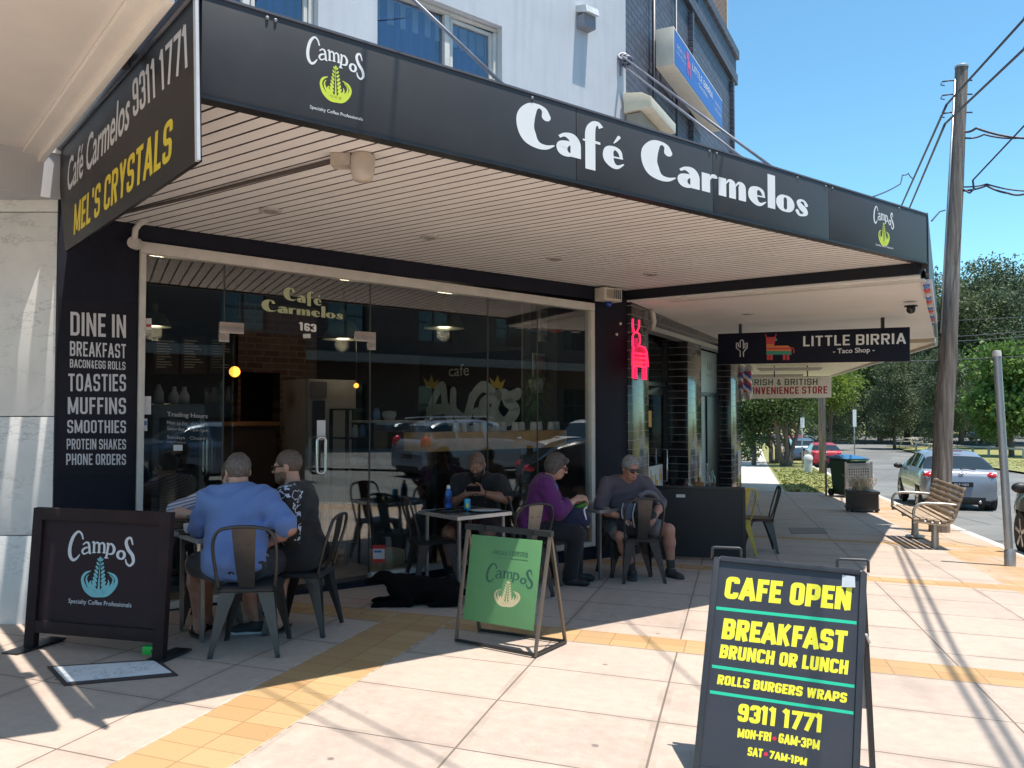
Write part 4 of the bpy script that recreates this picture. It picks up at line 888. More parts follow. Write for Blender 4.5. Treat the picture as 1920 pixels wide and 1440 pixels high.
for _ in range(260):
    a = r_.uniform(0, 6.28); l = r_.uniform(.05, .22); z = r_.uniform(-.6, .12); rr = .05 + .12 * (1 - abs(z + .1)); p = Vector((math.cos(a) * rr * r_.random(), math.sin(a) * rr * r_.random(), z)); d = Vector((math.cos(a), math.sin(a), -.9)).normalized(); s_ = d.cross(up) * .012
    q._add([p - s_, p + s_, p + d * l], [(0, 1, 2)])
q.build('leaves', mat('fern green', (.10, .22, .07), .6, var=.4), hp); MB().lathe([(0, -.1), (.07, -.1), (.1, .05), (0, .05)], 14).build('pot', PW, hp, smooth=True)
# pendant lamps and glowing bulbs
SH = mat('olive enamel', (.11, .12, .095), .4); SHI = mat('lit shade inside', (.8, .6, .3), .5, emit=(1., .72, .32), estr=.9)
def pendant(px, py, y, r, lb):
    p = frame(cb) @ ci(px, py, y); t = thing('pendant_lamp', lb, 'lamp', p, 0, 'pendant lamps in the cafe')
    MB().lathe([(r, 0), (r * .97, .02), (r * .72, r * .62), (r * .55, r * .85), (r * .2, r * .95), (r * .18, r * 1.5), (0, r * 1.5)], 28).build('shade', SH, t, smooth=True, auto=50)
    MB().lathe([(0, .012), (r * .9, .006), (r * .9, .002), (0, .004)], 24).build('diffuser', SHI, t); MB().tube([(0, 0, r * 1.5), (0, 0, 2.95 - p.z)], .006, 6).build('cord', BLACKM, t)
    l_ = bpy.data.lights.new('lamp_light', 'POINT'); l_.energy = 4.; l_.specular_factor = 0.; l_.color = (1., .80, .55); l_.shadow_soft_size = .08; lo = bpy.data.objects.new('lamp_light', l_); COL.objects.link(lo); lo.parent = t; lo.location = (0, 0, -.06)
pendant(833, 616, 1.3, .235, 'large olive domed pendant lamp behind the central glass'); pendant(643, 637, 2.3, .24, 'domed pendant lamp above the drinks fridge'); pendant(290, 613, 2.3, .16, 'small domed pendant lamp at the far left of the window')
AMB = mat('amber bulb', (.8, .3, .05), .4, emit=(1., .32, .04), estr=3.)
for px, py, y, lb in ((440, 697, 2.6, 'glowing amber globe bulb beside the brick wall'), (668, 723, 2.2, 'small amber bulb by the top of the drinks fridge')):
    p = frame(cb) @ ci(px, py, y); t = thing('globe_bulb', lb, 'lamp', p); MB().ell((0, 0, 0), (.06 if px < 500 else .03,) * 3).build('globe', AMB, t, smooth=True); MB().tube([(0, 0, .05), (0, 0, 2.94 - p.z)], .005, 6).build('cord', BLACKM, t)
# boxes stacked on the floor inside the glass
for i, (px, py, w_, h, c_, lb) in enumerate(((735, 1035, .3, .16, (.45, .36, .2), 'cardboard box on the floor just inside the glass'), (733, 1012, .26, .14, (.55, .5, .36), 'pale carton stacked on the cardboard box inside the glass'))):
    p = ci(px, py, .45); tag(MB().box(p.x - w_ / 2, p.x + w_ / 2, .4, .65, -.16 + i * .161, -.16 + i * .161 + h).xf(frame(cb)).build('carton', mat('card %d' % i, c_, .8), bevel=.006), lb, 'box')

# ================================================================== fittings on the soffits
def at_soff(px, py, z=None): return at_z(px, py, ZS_ if z is None else z)
for i, (px, py, z, lb) in enumerate(((507, 394, None, 'round recessed downlight in the slatted soffit, nearest the left'), (806, 444, None, 'round recessed downlight in the middle of the slatted soffit'), (1222, 513, None, 'round recessed downlight near the dark beam of the slatted soffit'), (1040, 484, None, 'round recessed downlight in the soffit above the right of the window'), (1402, 588, 2.745, 'round downlight in the smooth cream soffit of the taco shop'))):
    p = at_soff(px, py, z); t = thing('downlight', lb, 'light', p, 0, 'downlights'); MB().lathe([(.0, -.004), (.05, -.006), (.075, -.012), (.08, -.002), (.0, .0)], 20).build('rim', mat('pale rim', (.55, .50, .46), .4), t, smooth=True)
    MB().lathe([(0, -.014), (.045, -.0135), (.045, -.007), (0, -.006)], 16).build('lens', mat('dull lens', (.35, .33, .32), .2), t)
jb = thing('soffit_lamp', 'old cream bulkhead lamp with junction box on the slatted soffit', 'lamp', at_soff(643, 290), 0)
MB().box(-.06, .05, -.05, .05, -.07, -.001).build('junction_box', mat('grimy cream', (.42, .36, .31), .6, var=.3), jb, bevel=.008)
MB().lathe([(0, -.15), (.05, -.145), (.065, -.10), (.07, -.02), (.06, -.002), (0, 0)], 18, (.11, -.01, 0)).build('shade', mat('cream glass', (.55, .47, .40), .4), jb, smooth=True)
a, b = at_soff(230, 396), at_soff(632, 294); a.z = b.z = ZS_ - .014
tag(MB().tube([a, a * .6 + b * .4 - up * .006, b], .011, 6).build('cable', mat('sooty cable', (.10, .085, .075), .7)), 'dark cable clipped across the slatted soffit to the bulkhead lamp', 'cable')
cm = thing('dome_camera', 'small black dome camera under the taco shop soffit', 'camera', at_soff(1708, 572, 2.70), 0); MB().lathe([(0, -.002), (.07, -.004), (.07, -.02), (0, -.022)], 18).build('base', BLACKM, cm); MB().ell((0, 0, -.05), (.05, .05, .05)).build('dome', mat('black gloss', (.02, .02, .02), .1), cm, smooth=True)

# ================================================================== hanging signs, neon donkey, barber poles
HP = Vector((5.03, 10.5, 0)); HN = -DB
hs = thing('hanging_sign', 'long dark hanging sign with cactus, striped donkey and white taco shop name', 'sign', HP, 0)
c4 = [on_plane(1346, 683, HP, HN), on_plane(1706, 677, HP, HN), on_plane(1706, 613, HP, HN), on_plane(1346, 626, HP, HN)]
pb = MB().prism(c4, -HN * .06).build('board', SIG, hs, world=True, bevel=.003)
for px, py in ((1388, 623), (1655, 615)):
    a = on_plane(px, py, HP - HN * .03, HN); MB().bar(a - up * .02, Vector((a.x, a.y, 2.70)), .035, .035).build('hanger', BLACKM, hs, world=True)
on_sign(block_mesh('LITTLE BIRRIA', .55, .15, .13, .12)[0], HP, HN, (1506, 650), (1699, 645), (1506, 630), pb, WHITE)
on_sign(bold(font_mesh('- Taco Shop -'), .02), HP, HN, (1562, 666), (1640, 663), (1562, 654), pb, WHITE)
def hp2(px, py, l=.003): return on_plane(px, py, HP, HN) + HN * l
q = MB(); q.tube([hp2(*p, .006) for p in ((1388, 669), (1388, 658), (1381, 653), (1381, 643), (1384, 643), (1385, 650), (1388, 652), (1388, 639), (1392, 637), (1394, 640), (1394, 654), (1397, 652), (1397, 644), (1401, 643), (1401, 652), (1394, 660), (1394, 669))], .008, 6); q.build('cactus_emblem', OFFW, pb, world=True)
DK = [mat('donkey red', (.60, .05, .06), .5), mat('donkey orange', (.75, .22, .05), .5), mat('donkey green', (.04, .30, .20), .5), mat('donkey teal', (.05, .35, .35), .5)]
def poly(pts, m, l=.003, nm='donkey_emblem'): b_ = MB(); b_._add([hp2(*p, l) for p in pts], [tuple(range(len(pts)))]); b_.build(nm, m, pb, world=True)
poly([(1436, 632), (1455, 632), (1452, 647), (1437, 647)], DK[0]); poly([(1437, 645), (1451, 645), (1451, 652), (1437, 652)], DK[1], .0036)
poly([(1437, 648), (1478, 648), (1484, 653), (1484, 658), (1437, 658)], DK[1], .0042); poly([(1437, 652), (1484, 652), (1484, 655), (1437, 655)], DK[0], .0047); poly([(1437, 658), (1484, 658), (1484, 665), (1437, 665)], DK[2], .0036)
for x in (1438, 1444, 1468, 1475): poly([(x, 665), (x + 5, 665), (x + 5, 675), (x, 675)], DK[0])
q = MB(); q.tube([hp2(*p, .006) for p in ((1483, 652), (1487, 653), (1489, 658), (1488, 662))], .009, 6).tube([hp2(*p, .006) for p in ((1438, 633), (1436, 629), (1435, 627))], .007, 6).tube([hp2(*p, .006) for p in ((1452, 633), (1455, 629), (1455, 626))], .007, 6); q.build('donkey_emblem', DK[0], pb, world=True); poly([(1453, 635), (1457, 635), (1457, 639), (1453, 639)], DK[3])

NP = birr(0, -.10, 0)
NE = mat('pink neon', (.9, .05, .16), .4, emit=(1., .02, .10), estr=.95); NEP = mat('pink acrylic', (.62, .02, .10), .3, emit=(1., .02, .14), estr=.28)
nd = thing('neon_donkey', 'glowing pink neon donkey fixed to the black tiled pier', 'neon sign', NP, 0)
def np_(px, py, l=0.): return on_plane(px, py, NP, NB_) + NB_ * l
q = MB()
for s_ in ([(1183, 598), (1183, 612), (1186, 624), (1183, 630), (1183, 648), (1186, 652)], [(1195, 600), (1195, 614), (1191, 622), (1196, 628), (1197, 640), (1194, 650)], [(1186, 624), (1191, 623)], [(1184, 650), (1184, 708)], [(1194, 648), (1206, 652), (1210, 662), (1212, 688)], [(1208, 662), (1208, 712)], [(1184, 662), (1206, 664)], [(1184, 670), (1207, 672)], [(1184, 678), (1207, 680)], [(1184, 686), (1208, 688)], [(1190, 690), (1190, 710)], [(1203, 692), (1203, 712)]):
    q.tube([np_(*p, .02) for p in s_], .012, 7)
q.build('tube', NE, nd, world=True, smooth=True)
MB().prism([np_(*p) for p in [(1183, 661), (1184, 650.5), (1195, 650.5), (1206, 653.5), (1211, 662), (1212, 687.5), (1183, 687)]], NB_ * .006).build('body_plate', mat('crimson acrylic', (.52, .012, .06), .3, emit=(1., .01, .07), estr=.22), nd, world=True)
for s_ in ([(1184, 634), (1195, 634), (1194, 649), (1184, 647)], [(1184, 648), (1194, 650), (1194, 662), (1184, 660)], [(1184, 688), (1192, 689), (1191, 711), (1184, 709)], [(1203, 689), (1210, 690), (1208, 712), (1202, 711)], [(1184, 604), (1187, 604), (1189, 624), (1184, 622)]):
    MB().prism([np_(*p) for p in s_], NB_ * .008).build('acrylic_plate', NEP, nd, world=True)
MB().box(.1, .6, .06, .075, .0, .001)
CP = Vector((0, 20, 0)) + Vector(((1560 - 960) / FPX * 20, 0, 0)); CN = -Vector((SU[0], SU[1], 0))
cs = thing('hanging_sign', 'cream hanging sign in green and red capitals for the convenience store', 'sign', CP, 0)
c4 = [on_plane(1386, 748, CP, CN), on_plane(1559, 745, CP, CN), on_plane(1559, 706, CP, CN), on_plane(1386, 708, CP, CN)]
pc = MB().prism(c4, -CN * .12).build('board', mat('cream sign', (.84, .81, .74), .5, var=.08), cs, world=True, bevel=.006)
on_sign(block_mesh('IRISH & BRITISH', .62, .16, .16, .14)[0], CP, CN, (1410, 723), (1533, 722), (1410, 711), pc, mat('dark green lettering', (.03, .10, .06), .5))
on_sign(block_mesh('CONVENIENCE STORE', .50, .17, .12, .14)[0], CP, CN, (1397, 740), (1551, 738), (1397, 726), pc, mat('crimson lettering', (.42, .02, .05), .5))
for px in (1452, 1514): a = on_plane(px, 707, CP - CN * .06, CN); MB().tube([a, a + up * .3], .015, 6).build('hanger', BLACKM, cs, world=True)
# awning further along with its strip lights
A1, A2 = BC + Vector((.05, .12, 0)), at_z(1554, 705, 2.6); IN = Vector((-SU[1], SU[0], 0))
aw3 = thing('shop_awning', 'plain cream awning further along the street beyond the taco shop', 'awning', A1, 0)
MB().prism([A1 + up * 2.6, A2 + up * .0, A2 + IN * 3.2, A1 + IN * 3.0 + up * 2.6], (0, 0, .06)).build('soffit', mat('yellow cream soffit', (.82, .74, .58), .6), aw3, world=True); MB().prism([A1 + up * 2.55, A2 - up * .05, A2 - up * .05 - IN * .05, A1 - IN * .05 + up * 2.55], (0, 0, .55)).build('fascia', mat('pale fascia', (.55, .52, .48), .5), aw3, world=True)
for i, (px, py) in enumerate(((1480, 693), (1455, 705))):
    p = at_z(px, py, 2.5); t = thing('strip_light', ['nearer long strip light under the far cream awning', 'further long strip light under the far cream awning'][i], 'light', p, R(90 - 103 + 0)); MB().box(-.75, .75, -.06, .06, .0, .05).build('batten', mat('batten', (.5, .48, .44), .5), t); MB().box(-.7, .7, -.04, .04, -.03, -.002).build('tube', WHITEFR, t)
fb = thing('shop_building', 'plain dark shop building beyond the taco shop', 'building', birr(6.4, .4, 0), R(77)); MB().box(0.05, 14, .0, 4, -1.2, 6).build('wall', mat('dull render', (.22, .20, .18), .8), fb)
BW, BRD, BBL = mat('barber white', (.75, .75, .75), .3), mat('barber red', (.5, .04, .05), .3), mat('barber blue', (.03, .09, .4), .3)
def barber(px, Y, lb):
    p = at_y(px, 716, Y); t = thing('barber_pole', lb, 'barber pole', p, 0, 'barber poles'); q = [MB(), MB(), MB()]; n = 24
    for j in range(30):
        z0, z1 = -.2 + .4 * j / 30, -.2 + .4 * (j + 1) / 30
        for i in range(n):
            k = int(((i / n) * 2 + j / 30 * 1.8) * 3) % 3; a0, a1 = 6.2832 * i / n, 6.2832 * (i + 1) / n; o = [(.085 * math.cos(a), .085 * math.sin(a), z) for a, z in ((a0, z0), (a1, z0), (a1, z1), (a0, z1))]; q[k]._add(o, [(0, 1, 2, 3)])
    b = MB()
    for k in range(3):
        b.cur = k; b._add(q[k].v, q[k].f)
    b.build('striped_glass', [BRD, BW, BBL], t); ch = mat('dull chrome', (.5, .5, .5), .3, metal=.6)
    MB().lathe([(0, .34), (.05, .33), (.1, .27), (.105, .2), (0, .2)], 18).build('cap', ch, t, smooth=True, auto=40); MB().lathe([(0, -.36), (.04, -.34), (.09, -.27), (.1, -.2), (0, -.2)], 18).build('base', ch, t, smooth=True, auto=40)
    MB().tube([(0, 0, -.25), (-.25, .12, -.25)], .02, 8).tube([(0, 0, .25), (-.25, .12, .25)], .02, 8).build('bracket', ch, t)
barber(1402, 15.9, 'striped red, white and blue barber pole, the nearer of two'); barber(1389, 17.0, 'striped barber pole half hidden behind the nearer one')
# ================================================================== STREET FURNITURE, SIGNS, CHAIRS, TABLES
def gp(px, py): return ground(px, py)
def face(fx, fy): return math.atan2(-fx, fy)
GUN = mat('gunmetal chair', (.062, .058, .058), .36, metal=.55, var=.25, scale=4)
YCH = mat('mustard chair', (.50, .38, .06), .45, var=.1)
TAN = mat('steel splat with painted sheen', (.22, .19, .155), .35, metal=.4, var=.2, scale=5)  # light reflected off the steel splat, put into its base colour
def make_chair(label, m, splat):
    t = thing('cafe_chair', label, 'chair', (0, 0, 0), 0, 'steel cafe chairs', s=S)
    # pressed seat pan with a rolled lip
    q = MB(); n = 8; w0 = .19
    def se(i, j):
        x = -w0 + 2 * w0 * i; y = -w0 + 2 * w0 * j; e = max(abs(x), abs(y)) / w0; r_ = max(0, e - .86) / .14
        return (x * (1 - .05 * (y > .1)), y, .452 - .012 * (1 - e ** 2) - .03 * r_ ** 2)
    q.grid(se, 20, 20); q.grid(lambda i, j: (lambda p: (p[0] * .99, p[1] * .99, p[2] - .008))(se(i, j)), 20, 20); q.build('seat', m, t, smooth=True)
    # legs: tapered folded sheet, splayed
    for sx in (-1, 1):
        for sy in (-1, 1):
            a = Vector((sx * .165, sy * .165, .432)); b = Vector((sx * .225, sy * (.225 if sy > 0 else .235), .0)); q = MB(); k = 9; rows = []
            for i in range(k):
                u = i / (k - 1); c = a.lerp(b, u) + Vector((0, 0, 0)); wd = .078 * (1 - u) ** 1.3 + .026; th = .006
                ox, oy = Vector((-sx, 0, 0)), Vector((0, -sy, 0))
                rows.append([c + ox * wd, c + ox * (wd * .35) + Vector((sx * .004, sy * .004, 0)), c + Vector((sx * .006, sy * .006, 0)), c + oy * (wd * .35) + Vector((sx * .004, sy * .004, 0)), c + oy * wd,
                             c + oy * wd + ox * th, c + ox * th * 1.6 + oy * th * 1.6, c + ox * wd + oy * th])
            m_ = len(rows[0]); q._add([p for r_ in rows for p in r_], [(i * m_ + j, i * m_ + (j + 1) % m_, (i + 1) * m_ + (j + 1) % m_, (i + 1) * m_ + j) for i in range(k - 1) for j in range(m_)] + [tuple(range(m_))[::-1], tuple(range((k - 1) * m_, k * m_))])
            q.box(b.x - .013 - sx * .01, b.x + .013 - sx * .01, b.y - .013 - sy * .01, b.y + .013 - sy * .01, 0, .02); q.build('leg', m, t, smooth=True, auto=35)
    # arched aprons between the legs
    q = MB()
    for ax in range(4):
        pts = []; k = 14
        for i in range(k + 1):
            u = -1 + 2 * i / k; pts.append((u * .168, .435)); 
        low = [(u * .168, .345 + .07 * (1 - abs(u) ** 2.2)) for u in [1 - 2 * i / k for i in range(k + 1)]]
        Mx = Matrix.Rotation(math.pi / 2 * ax, 3, 'Z')
        def P(p, y): return Mx @ Vector((p[0], y, p[1]))
        for (a, b), (c, d) in zip(zip(pts[:-1], pts[1:]), zip(low[::-1][:-1], low[::-1][1:])):
            q._add([P(a, .172), P(b, .172), P(d, .178), P(c, .178)], [(0, 1, 2, 3)]); q._add([P(a, .169), P(b, .169), P(d, .175), P(c, .175)], [(3, 2, 1, 0)])
    q.build('apron', m, t, smooth=True)
    # back hoop and splat
    hoop = spline([(-.180, -.17, .44), (-.195, -.205, .58), (-.20, -.25, .73), (-.165, -.275, .825), (-.08, -.283, .852), (0, -.285, .857), (.08, -.283, .852), (.165, -.275, .825), (.20, -.25, .73), (.195, -.205, .58), (.180, -.17, .44)], 5)
    MB().tube([tuple(p) for p in hoop], .0115, 8).build('back_frame', m, t, smooth=True)
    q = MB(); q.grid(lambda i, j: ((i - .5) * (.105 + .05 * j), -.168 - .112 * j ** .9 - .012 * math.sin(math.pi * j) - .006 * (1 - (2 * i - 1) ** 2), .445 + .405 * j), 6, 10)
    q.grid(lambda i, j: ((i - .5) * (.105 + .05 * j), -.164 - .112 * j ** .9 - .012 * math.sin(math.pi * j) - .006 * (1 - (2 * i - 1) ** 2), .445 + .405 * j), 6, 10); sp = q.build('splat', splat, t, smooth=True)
    MB().box(-.045, .045, -.266, -.258, .735, .745).build('handle_slot', BLACKM, sp)
    return t
ch0 = make_chair('dark steel chair under the man in the blue tee shirt', GUN, GUN)
def put(o, xy, f, lb=None):
    l = (xy[0], xy[1], gz(xy[0], xy[1])); rz = face(*f)
    return dup(o, l, rz, lb) if lb else (setattr(o, 'location', l), setattr(o, 'rotation_euler', (0, 0, rz)))
CH = {'blue': ((-1.63, 5.24), (-.10, 1)), 'black': ((-1.44, 5.77), (-1, .10)), 'empty': ((-.72, 7.58), (.93, .35)), 'tan': ((.06, 7.1), (-.55, .83)), 'woman': ((.22, 7.72), (1, .1)), 'old': ((1.10, 8.25), (.25, -1)), 'bag': ((1.19, 7.92), (-.15, 1)), 'far': ((2.99, 10.15), (-.985, .17)), 'beard': ((-.32, 8.0), (-.35, -.95)), 'striped': ((-2.13, 6.02), (.2, -1))}
put(ch0, *CH['blue'])
for k, lb in (('black', 'dark steel chair under the man in the black patterned shirt'), ('empty', 'empty dark steel chair left of the table with the blue bottle'), ('woman', 'dark steel chair under the woman in purple'), ('old', 'dark steel chair under the grey haired man by the barrier'), ('bag', 'dark steel chair with a backpack on it, back turned'), ('far', 'dark steel chair standing alone beyond the black barrier'), ('beard', 'dark steel chair under the bearded man'), ('striped', 'dark steel chair hidden behind the man in blue')):
    put(ch0, *CH[k], lb)
ch1 = make_chair('empty steel chair with reflected light painted tan on its backrest behind the green sign', GUN, TAN); put(ch1, *CH['tan'])
yc = make_chair('mustard yellow steel chair tucked behind the black barrier', YCH, YCH); put(yc, (2.56, 9.78), (-.5, .86))
# round backed wire chair beyond the barrier
wc = thing('wire_chair', 'pale round backed metal chair behind the barrier end', 'chair', (2.35, 9.95, gz(2.35, 9.95)), face(-.8, .6), s=S); PAL = mat('pale tube', (.52, .52, .54), .3, metal=.4)
MB().tube([tuple(p) for p in spline([(-.25, .1, .7), (-.24, -.15, .78), (-.12, -.27, .84), (.12, -.27, .84), (.24, -.15, .78), (.25, .1, .7)], 6)], .013, 8).build('backrest', PAL, wc, smooth=True); MB().lathe([(0, .43), (.21, .43), (.21, .45), (0, .45)], 20).build('seat', PAL, wc)
for sx in (-1, 1):
    for sy in (-1, 1): MB().tube([(sx * .15, sy * .15, .43), (sx * .22, sy * .2, 0)], .011, 6).build('leg', PAL, wc, smooth=True)
for sx in (-1, 1): MB().tube([(sx * .2, -.02, .45), (sx * .25, .1, .7)], .011, 6).build('arm_post', PAL, wc, smooth=True)
# cafe tables
TT = mat('dark table top', (.05, .045, .045), .25, var=.3, scale=5); TE = mat('aluminium edge', (.62, .62, .62), .3, metal=.7, var=.05); LEGM = mat('steel leg', (.30, .29, .28), .35, metal=.6)
def table(xy, rz, sz, lb):
    t = thing('cafe_table', lb, 'table', (*xy, gz(*xy)), rz, 'cafe tables', s=S); h = sz / 2
    MB().box(-h, h, -h, h, .70, .728).build('top', TT, t, bevel=.006); q = MB()
    for a in range(4):
        M_ = Matrix.Rotation(a * math.pi / 2, 3, 'Z'); q.obox(M_ @ Vector((0, h + .006, .714)), 2 * h + .024, .010, .034, M_)
    q.build('edge', TE, t)
    for sx in (-1, 1):
        for sy in (-1, 1): MB().bar((sx * (h - .05), sy * (h - .05), .0), (sx * (h - .05), sy * (h - .05), .70), .026, .026).build('leg', LEGM, t)
    return t
tb1 = table((-1.98, 5.68), R(40), .52, 'small square table between the three men on the left'); tb2 = table((-.42, 7.42), R(40), .62, 'square table with blue bottle, can and white plate'); tb3 = table((.86, 8.22), R(40), .60, 'square table between the purple woman and the grey haired man')
def on_table(t, dx, dy): return Vector(t.location) + Vector((dx, dy, .728 * S))
# things on the tables
wb_ = thing('water_bottle', 'blue plastic sports drink bottle with white cap on the middle table', 'bottle', on_table(tb2, -.16, .17), 0, s=S)
BLU = mat('blue drink', (.03, .14, .50), .15, var=.05); MB().lathe([(0, 0), (.034, 0), (.036, .02), (.033, .06), (.036, .1), (.036, .15), (.028, .18), (.016, .2), (0, .2)], 18).build('body', BLU, wb_, smooth=True, auto=50)
MB().lathe([(.0365, .06), (.0375, .062), (.0375, .13), (.0365, .132)], 18).build('label_wrap', mat('navy label', (.02, .05, .22), .5), wb_, smooth=True, auto=50); MB().lathe([(0, .2), (.019, .2), (.019, .222), (.01, .235), (0, .235)], 14).build('cap', WHITE, wb_, smooth=True, auto=40)
cn = thing('drink_can', 'light blue soft drink can beside the white plate', 'can', on_table(tb2, .02, .02), 0, s=S)
MB().lathe([(0, 0), (.027, 0), (.033, .01), (.033, .105), (.027, .118), (0, .117)], 20).build('body', mat('cyan can', (.06, .40, .70), .25, metal=.3, var=.05), cn, smooth=True, auto=40); MB().box(-.012, .014, -.0345, -.033, .035, .08).build('fruit_print', mat('can yellow', (.8, .7, .1), .4), cn)
tag(MB().lathe([(0, .004), (.075, .004), (.08, .002), (.115, .016), (.117, .02), (.08, .008), (0, .008)], 26).build('plate', mat('white china', (.72, .74, .78), .2, var=.03), smooth=True), 'white oval plate near the edge of the middle table', 'plate'); bpy.data.objects['plate'].location = on_table(tb2, .18, -.02); bpy.data.objects['plate'].scale = (S * 1.35, S * .95, S)
tr = thing('serving_tray', 'dark tray lying on the middle table behind the bottle', 'tray', on_table(tb2, -.10, .02), R(40), s=S); MB().box(-.14, .14, -.1, .1, .0, .006).build('base', BLACKM, tr); MB().tube([(-.14, -.1, .012), (.14, -.1, .012), (.14, .1, .012), (-.14, .1, .012)], .008, 6, closed=True).build('rim', BLACKM, tr, smooth=True)
cup = thing('coffee_cup', 'white coffee cup on a dark saucer on the left table', 'cup', on_table(tb1, -.17, -.12), 0, s=S); MB().lathe([(0, 0), (.07, .002), (.075, .012), (0, .008)], 20).build('saucer', BLACKM, cup, smooth=True); MB().lathe([(0, .01), (.028, .01), (.04, .03), (.043, .075), (.038, .075), (.034, .03), (0, .025)], 20).build('bowl', WHITE, cup, smooth=True, auto=50); MB().tube([(.04, 0, .065), (.065, 0, .06), (.065, 0, .035), (.038, 0, .03)], .005, 6).build('handle', WHITE, cup, smooth=True)
gl = tag(MB().lathe([(0, .0), (.03, 0), (.038, .12), (.035, .12), (.027, .01), (0, .01)], 18).build('water_glass', glass_mat('tumbler', (.85, .88, .88), .08), smooth=True, auto=50), 'clear drinking glass standing near the coffee cup', 'glass'); gl.location = on_table(tb1, -.21, -.0); gl.scale = (S,) * 3

# ------------------------------------------------------------------ framed brown sign on the left
BRN = mat('dark brown frame', (.026, .014, .015), .65, var=.25, scale=6, spec=.2); BRP = mat('plum brown board', (.030, .017, .021), .65, var=.12, scale=2, spec=.18)
a, b = gp(48, 1214), gp(308, 1238); dx = (b - a); L_ = Vector((dx.x, dx.y, 0)).length; ex = Vector((dx.x, dx.y, 0)).normalized(); en_ = Vector((ex.y, -ex.x, 0)); lean = (up - en_ * .07).normalized()
cs1 = thing('framed_sign', 'large dark framed standing sign with white coffee name and teal leaf', 'sign', a, math.atan2(ex.y, ex.x))
H1 = .865; F1 = .075
mb = MB(); hz = lambda x, z: (x, .07 * z, z)
def slab_(x0, x1, z0, z1, y0, y1): return MB().prism([(x0, y0 + .07 * z0, z0), (x1, y0 + .07 * z0, z0), (x1, y0 + .07 * z1, z1), (x0, y0 + .07 * z1, z1)], (0, y1 - y0, 0))
for r_ in ((0, F1, 0, H1), (L_ - F1, L_, 0, H1), (F1, L_ - F1, H1 - F1, H1), (F1, L_ - F1, .10, .10 + F1)): slab_(*r_, -.02, .025).build('frame_rail', BRN, cs1, bevel=.004)
bdp = slab_(F1, L_ - F1, .10 + F1, H1 - F1, .0, .012).build('board', BRP, cs1)
for x in (0, L_ - .07): MB().box(x - .02, x + .10, -.16, .22, -.0, .012).build('foot_plate', BLACKM, cs1, bevel=.003)
PS = a + en_ * .0 ; plS = (a - en_ * .0, (en_ + up * .07).normalized(), ex)
put_logo(0, 0, 0, plS, [(129, 1027), (251, 1037), lean, (128, 1133), (246, 1141)], MATS['off white lettering'], mat('teal leaf', (.18, .47, .52), .5, var=.04), bdp, 'Specialty Coffee Professionals', .84)
gb_ = thing('bag_dispenser', 'bright green dog bag dispenser hooked low behind the framed sign foot', 'dispenser', gp(284, 1235), 0, s=S); MB().box(-.05, .05, -.03, .03, .03, .085).build('case', mat('vivid green', (.02, .42, .05), .4), gb_, bevel=.01); MB().box(.01, .035, -.033, -.0305, .05, .066).build('slot', BLACKM, gb_)
# white painted pit lid
pc4 = [gp(88, 1252), gp(120, 1287), gp(334, 1268), gp(296, 1238)]; pic = [gp(100, 1254), gp(126, 1282), gp(322, 1264), gp(288, 1242)]
pt = thing('pit_cover', 'rectangular white painted pit cover with dark rim in the pavement', 'pit cover', pc4[0]); MB().prism([p + up * .001 for p in pc4], (0, 0, .007)).build('rim', mat('iron rim', (.07, .05, .045), .7), pt, world=True)
def crack():
    g = NB('chipped white paint'); n = g.n('ShaderNodeMapping', {'Vector': g.tc.outputs['Object'], 'Scale': (26., 9., 1.), 'Rotation': (0, 0, R(5))}); v = g.math('ABSOLUTE', g.math('SUBTRACT', g.noise(1., 8, n.outputs[0], .7), .5)); k = g.math('SUBTRACT', 1., g.ramp(v, .0, .03)); g.col(g.mix(g.math('MULTIPLY', k, g.ramp(g.noise(3, 3), .5, .62)), (.80, .81, .82), (.34, .34, .35))); g.rough(.6); return g.m
MB().prism([p + up * .008 for p in pic], (0, 0, .003)).build('lid', crack(), pt, world=True)
# small grated pit further along and a dull plate
g4 = [gp(1478, 990), gp(1545, 990), gp(1552, 1001), gp(1483, 1001)]; tag(MB().prism([p + up * .001 for p in g4], (0, 0, .004)).build('access_plate', mat('dull plate', (.20, .18, .16), .6, var=.3, scale=20)), 'dull metal access plate in the shaded pavement', 'plate')

# ------------------------------------------------------------------ green A-frame sign
GRN = mat('sage green board', (.11, .27, .105), .5, var=.06); BRZ = mat('bronze frame', (.16, .125, .10), .35, metal=.5, var=.15)
a, b, c_, d_ = gp(855, 1203), gp(1003, 1232), gp(1060, 1206), gp(899, 1184)
ax = Vector((b.x - a.x, b.y - a.y, 0)).normalized(); aw_ = Vector((b.x - a.x, b.y - a.y, 0)).length
gs = thing('folding_sign', 'green cafe sign hanging in a bronze folding frame on the pavement', 'sign', a, math.atan2(ax.y, ax.x))
tL, tR = (a + d_) / 2, (b + c_) / 2; tz = at_y(1040, 1001, tR.y).z; tL = Vector((tL.x, tL.y, tz)); tR = Vector((tR.x, tR.y, tz))
q = .018
for p0, p1 in ((a, tL), (b, tR), (c_, tR), (d_, tL)): MB().bar(p0, p1, q, q, ax).build('leg', BRZ, gs, world=True)
for p0, p1 in ((a, b), (d_, c_), (b, c_)): MB().bar(p0 + up * .012, p1 + up * .012, q, q).build('base_rail', BLACKM, gs, world=True)
MB().bar(tL - ax * .015, tR + ax * .015, .035, .035).build('top_bar', BLACKM, gs, world=True)
fn = Vector((ax.y, -ax.x, 0)); gpn = fn; hp_ = (a + tL * 2) / 3
lp, rp_ = tL + (a - tL) * .04, tR + (b - tR) * .04
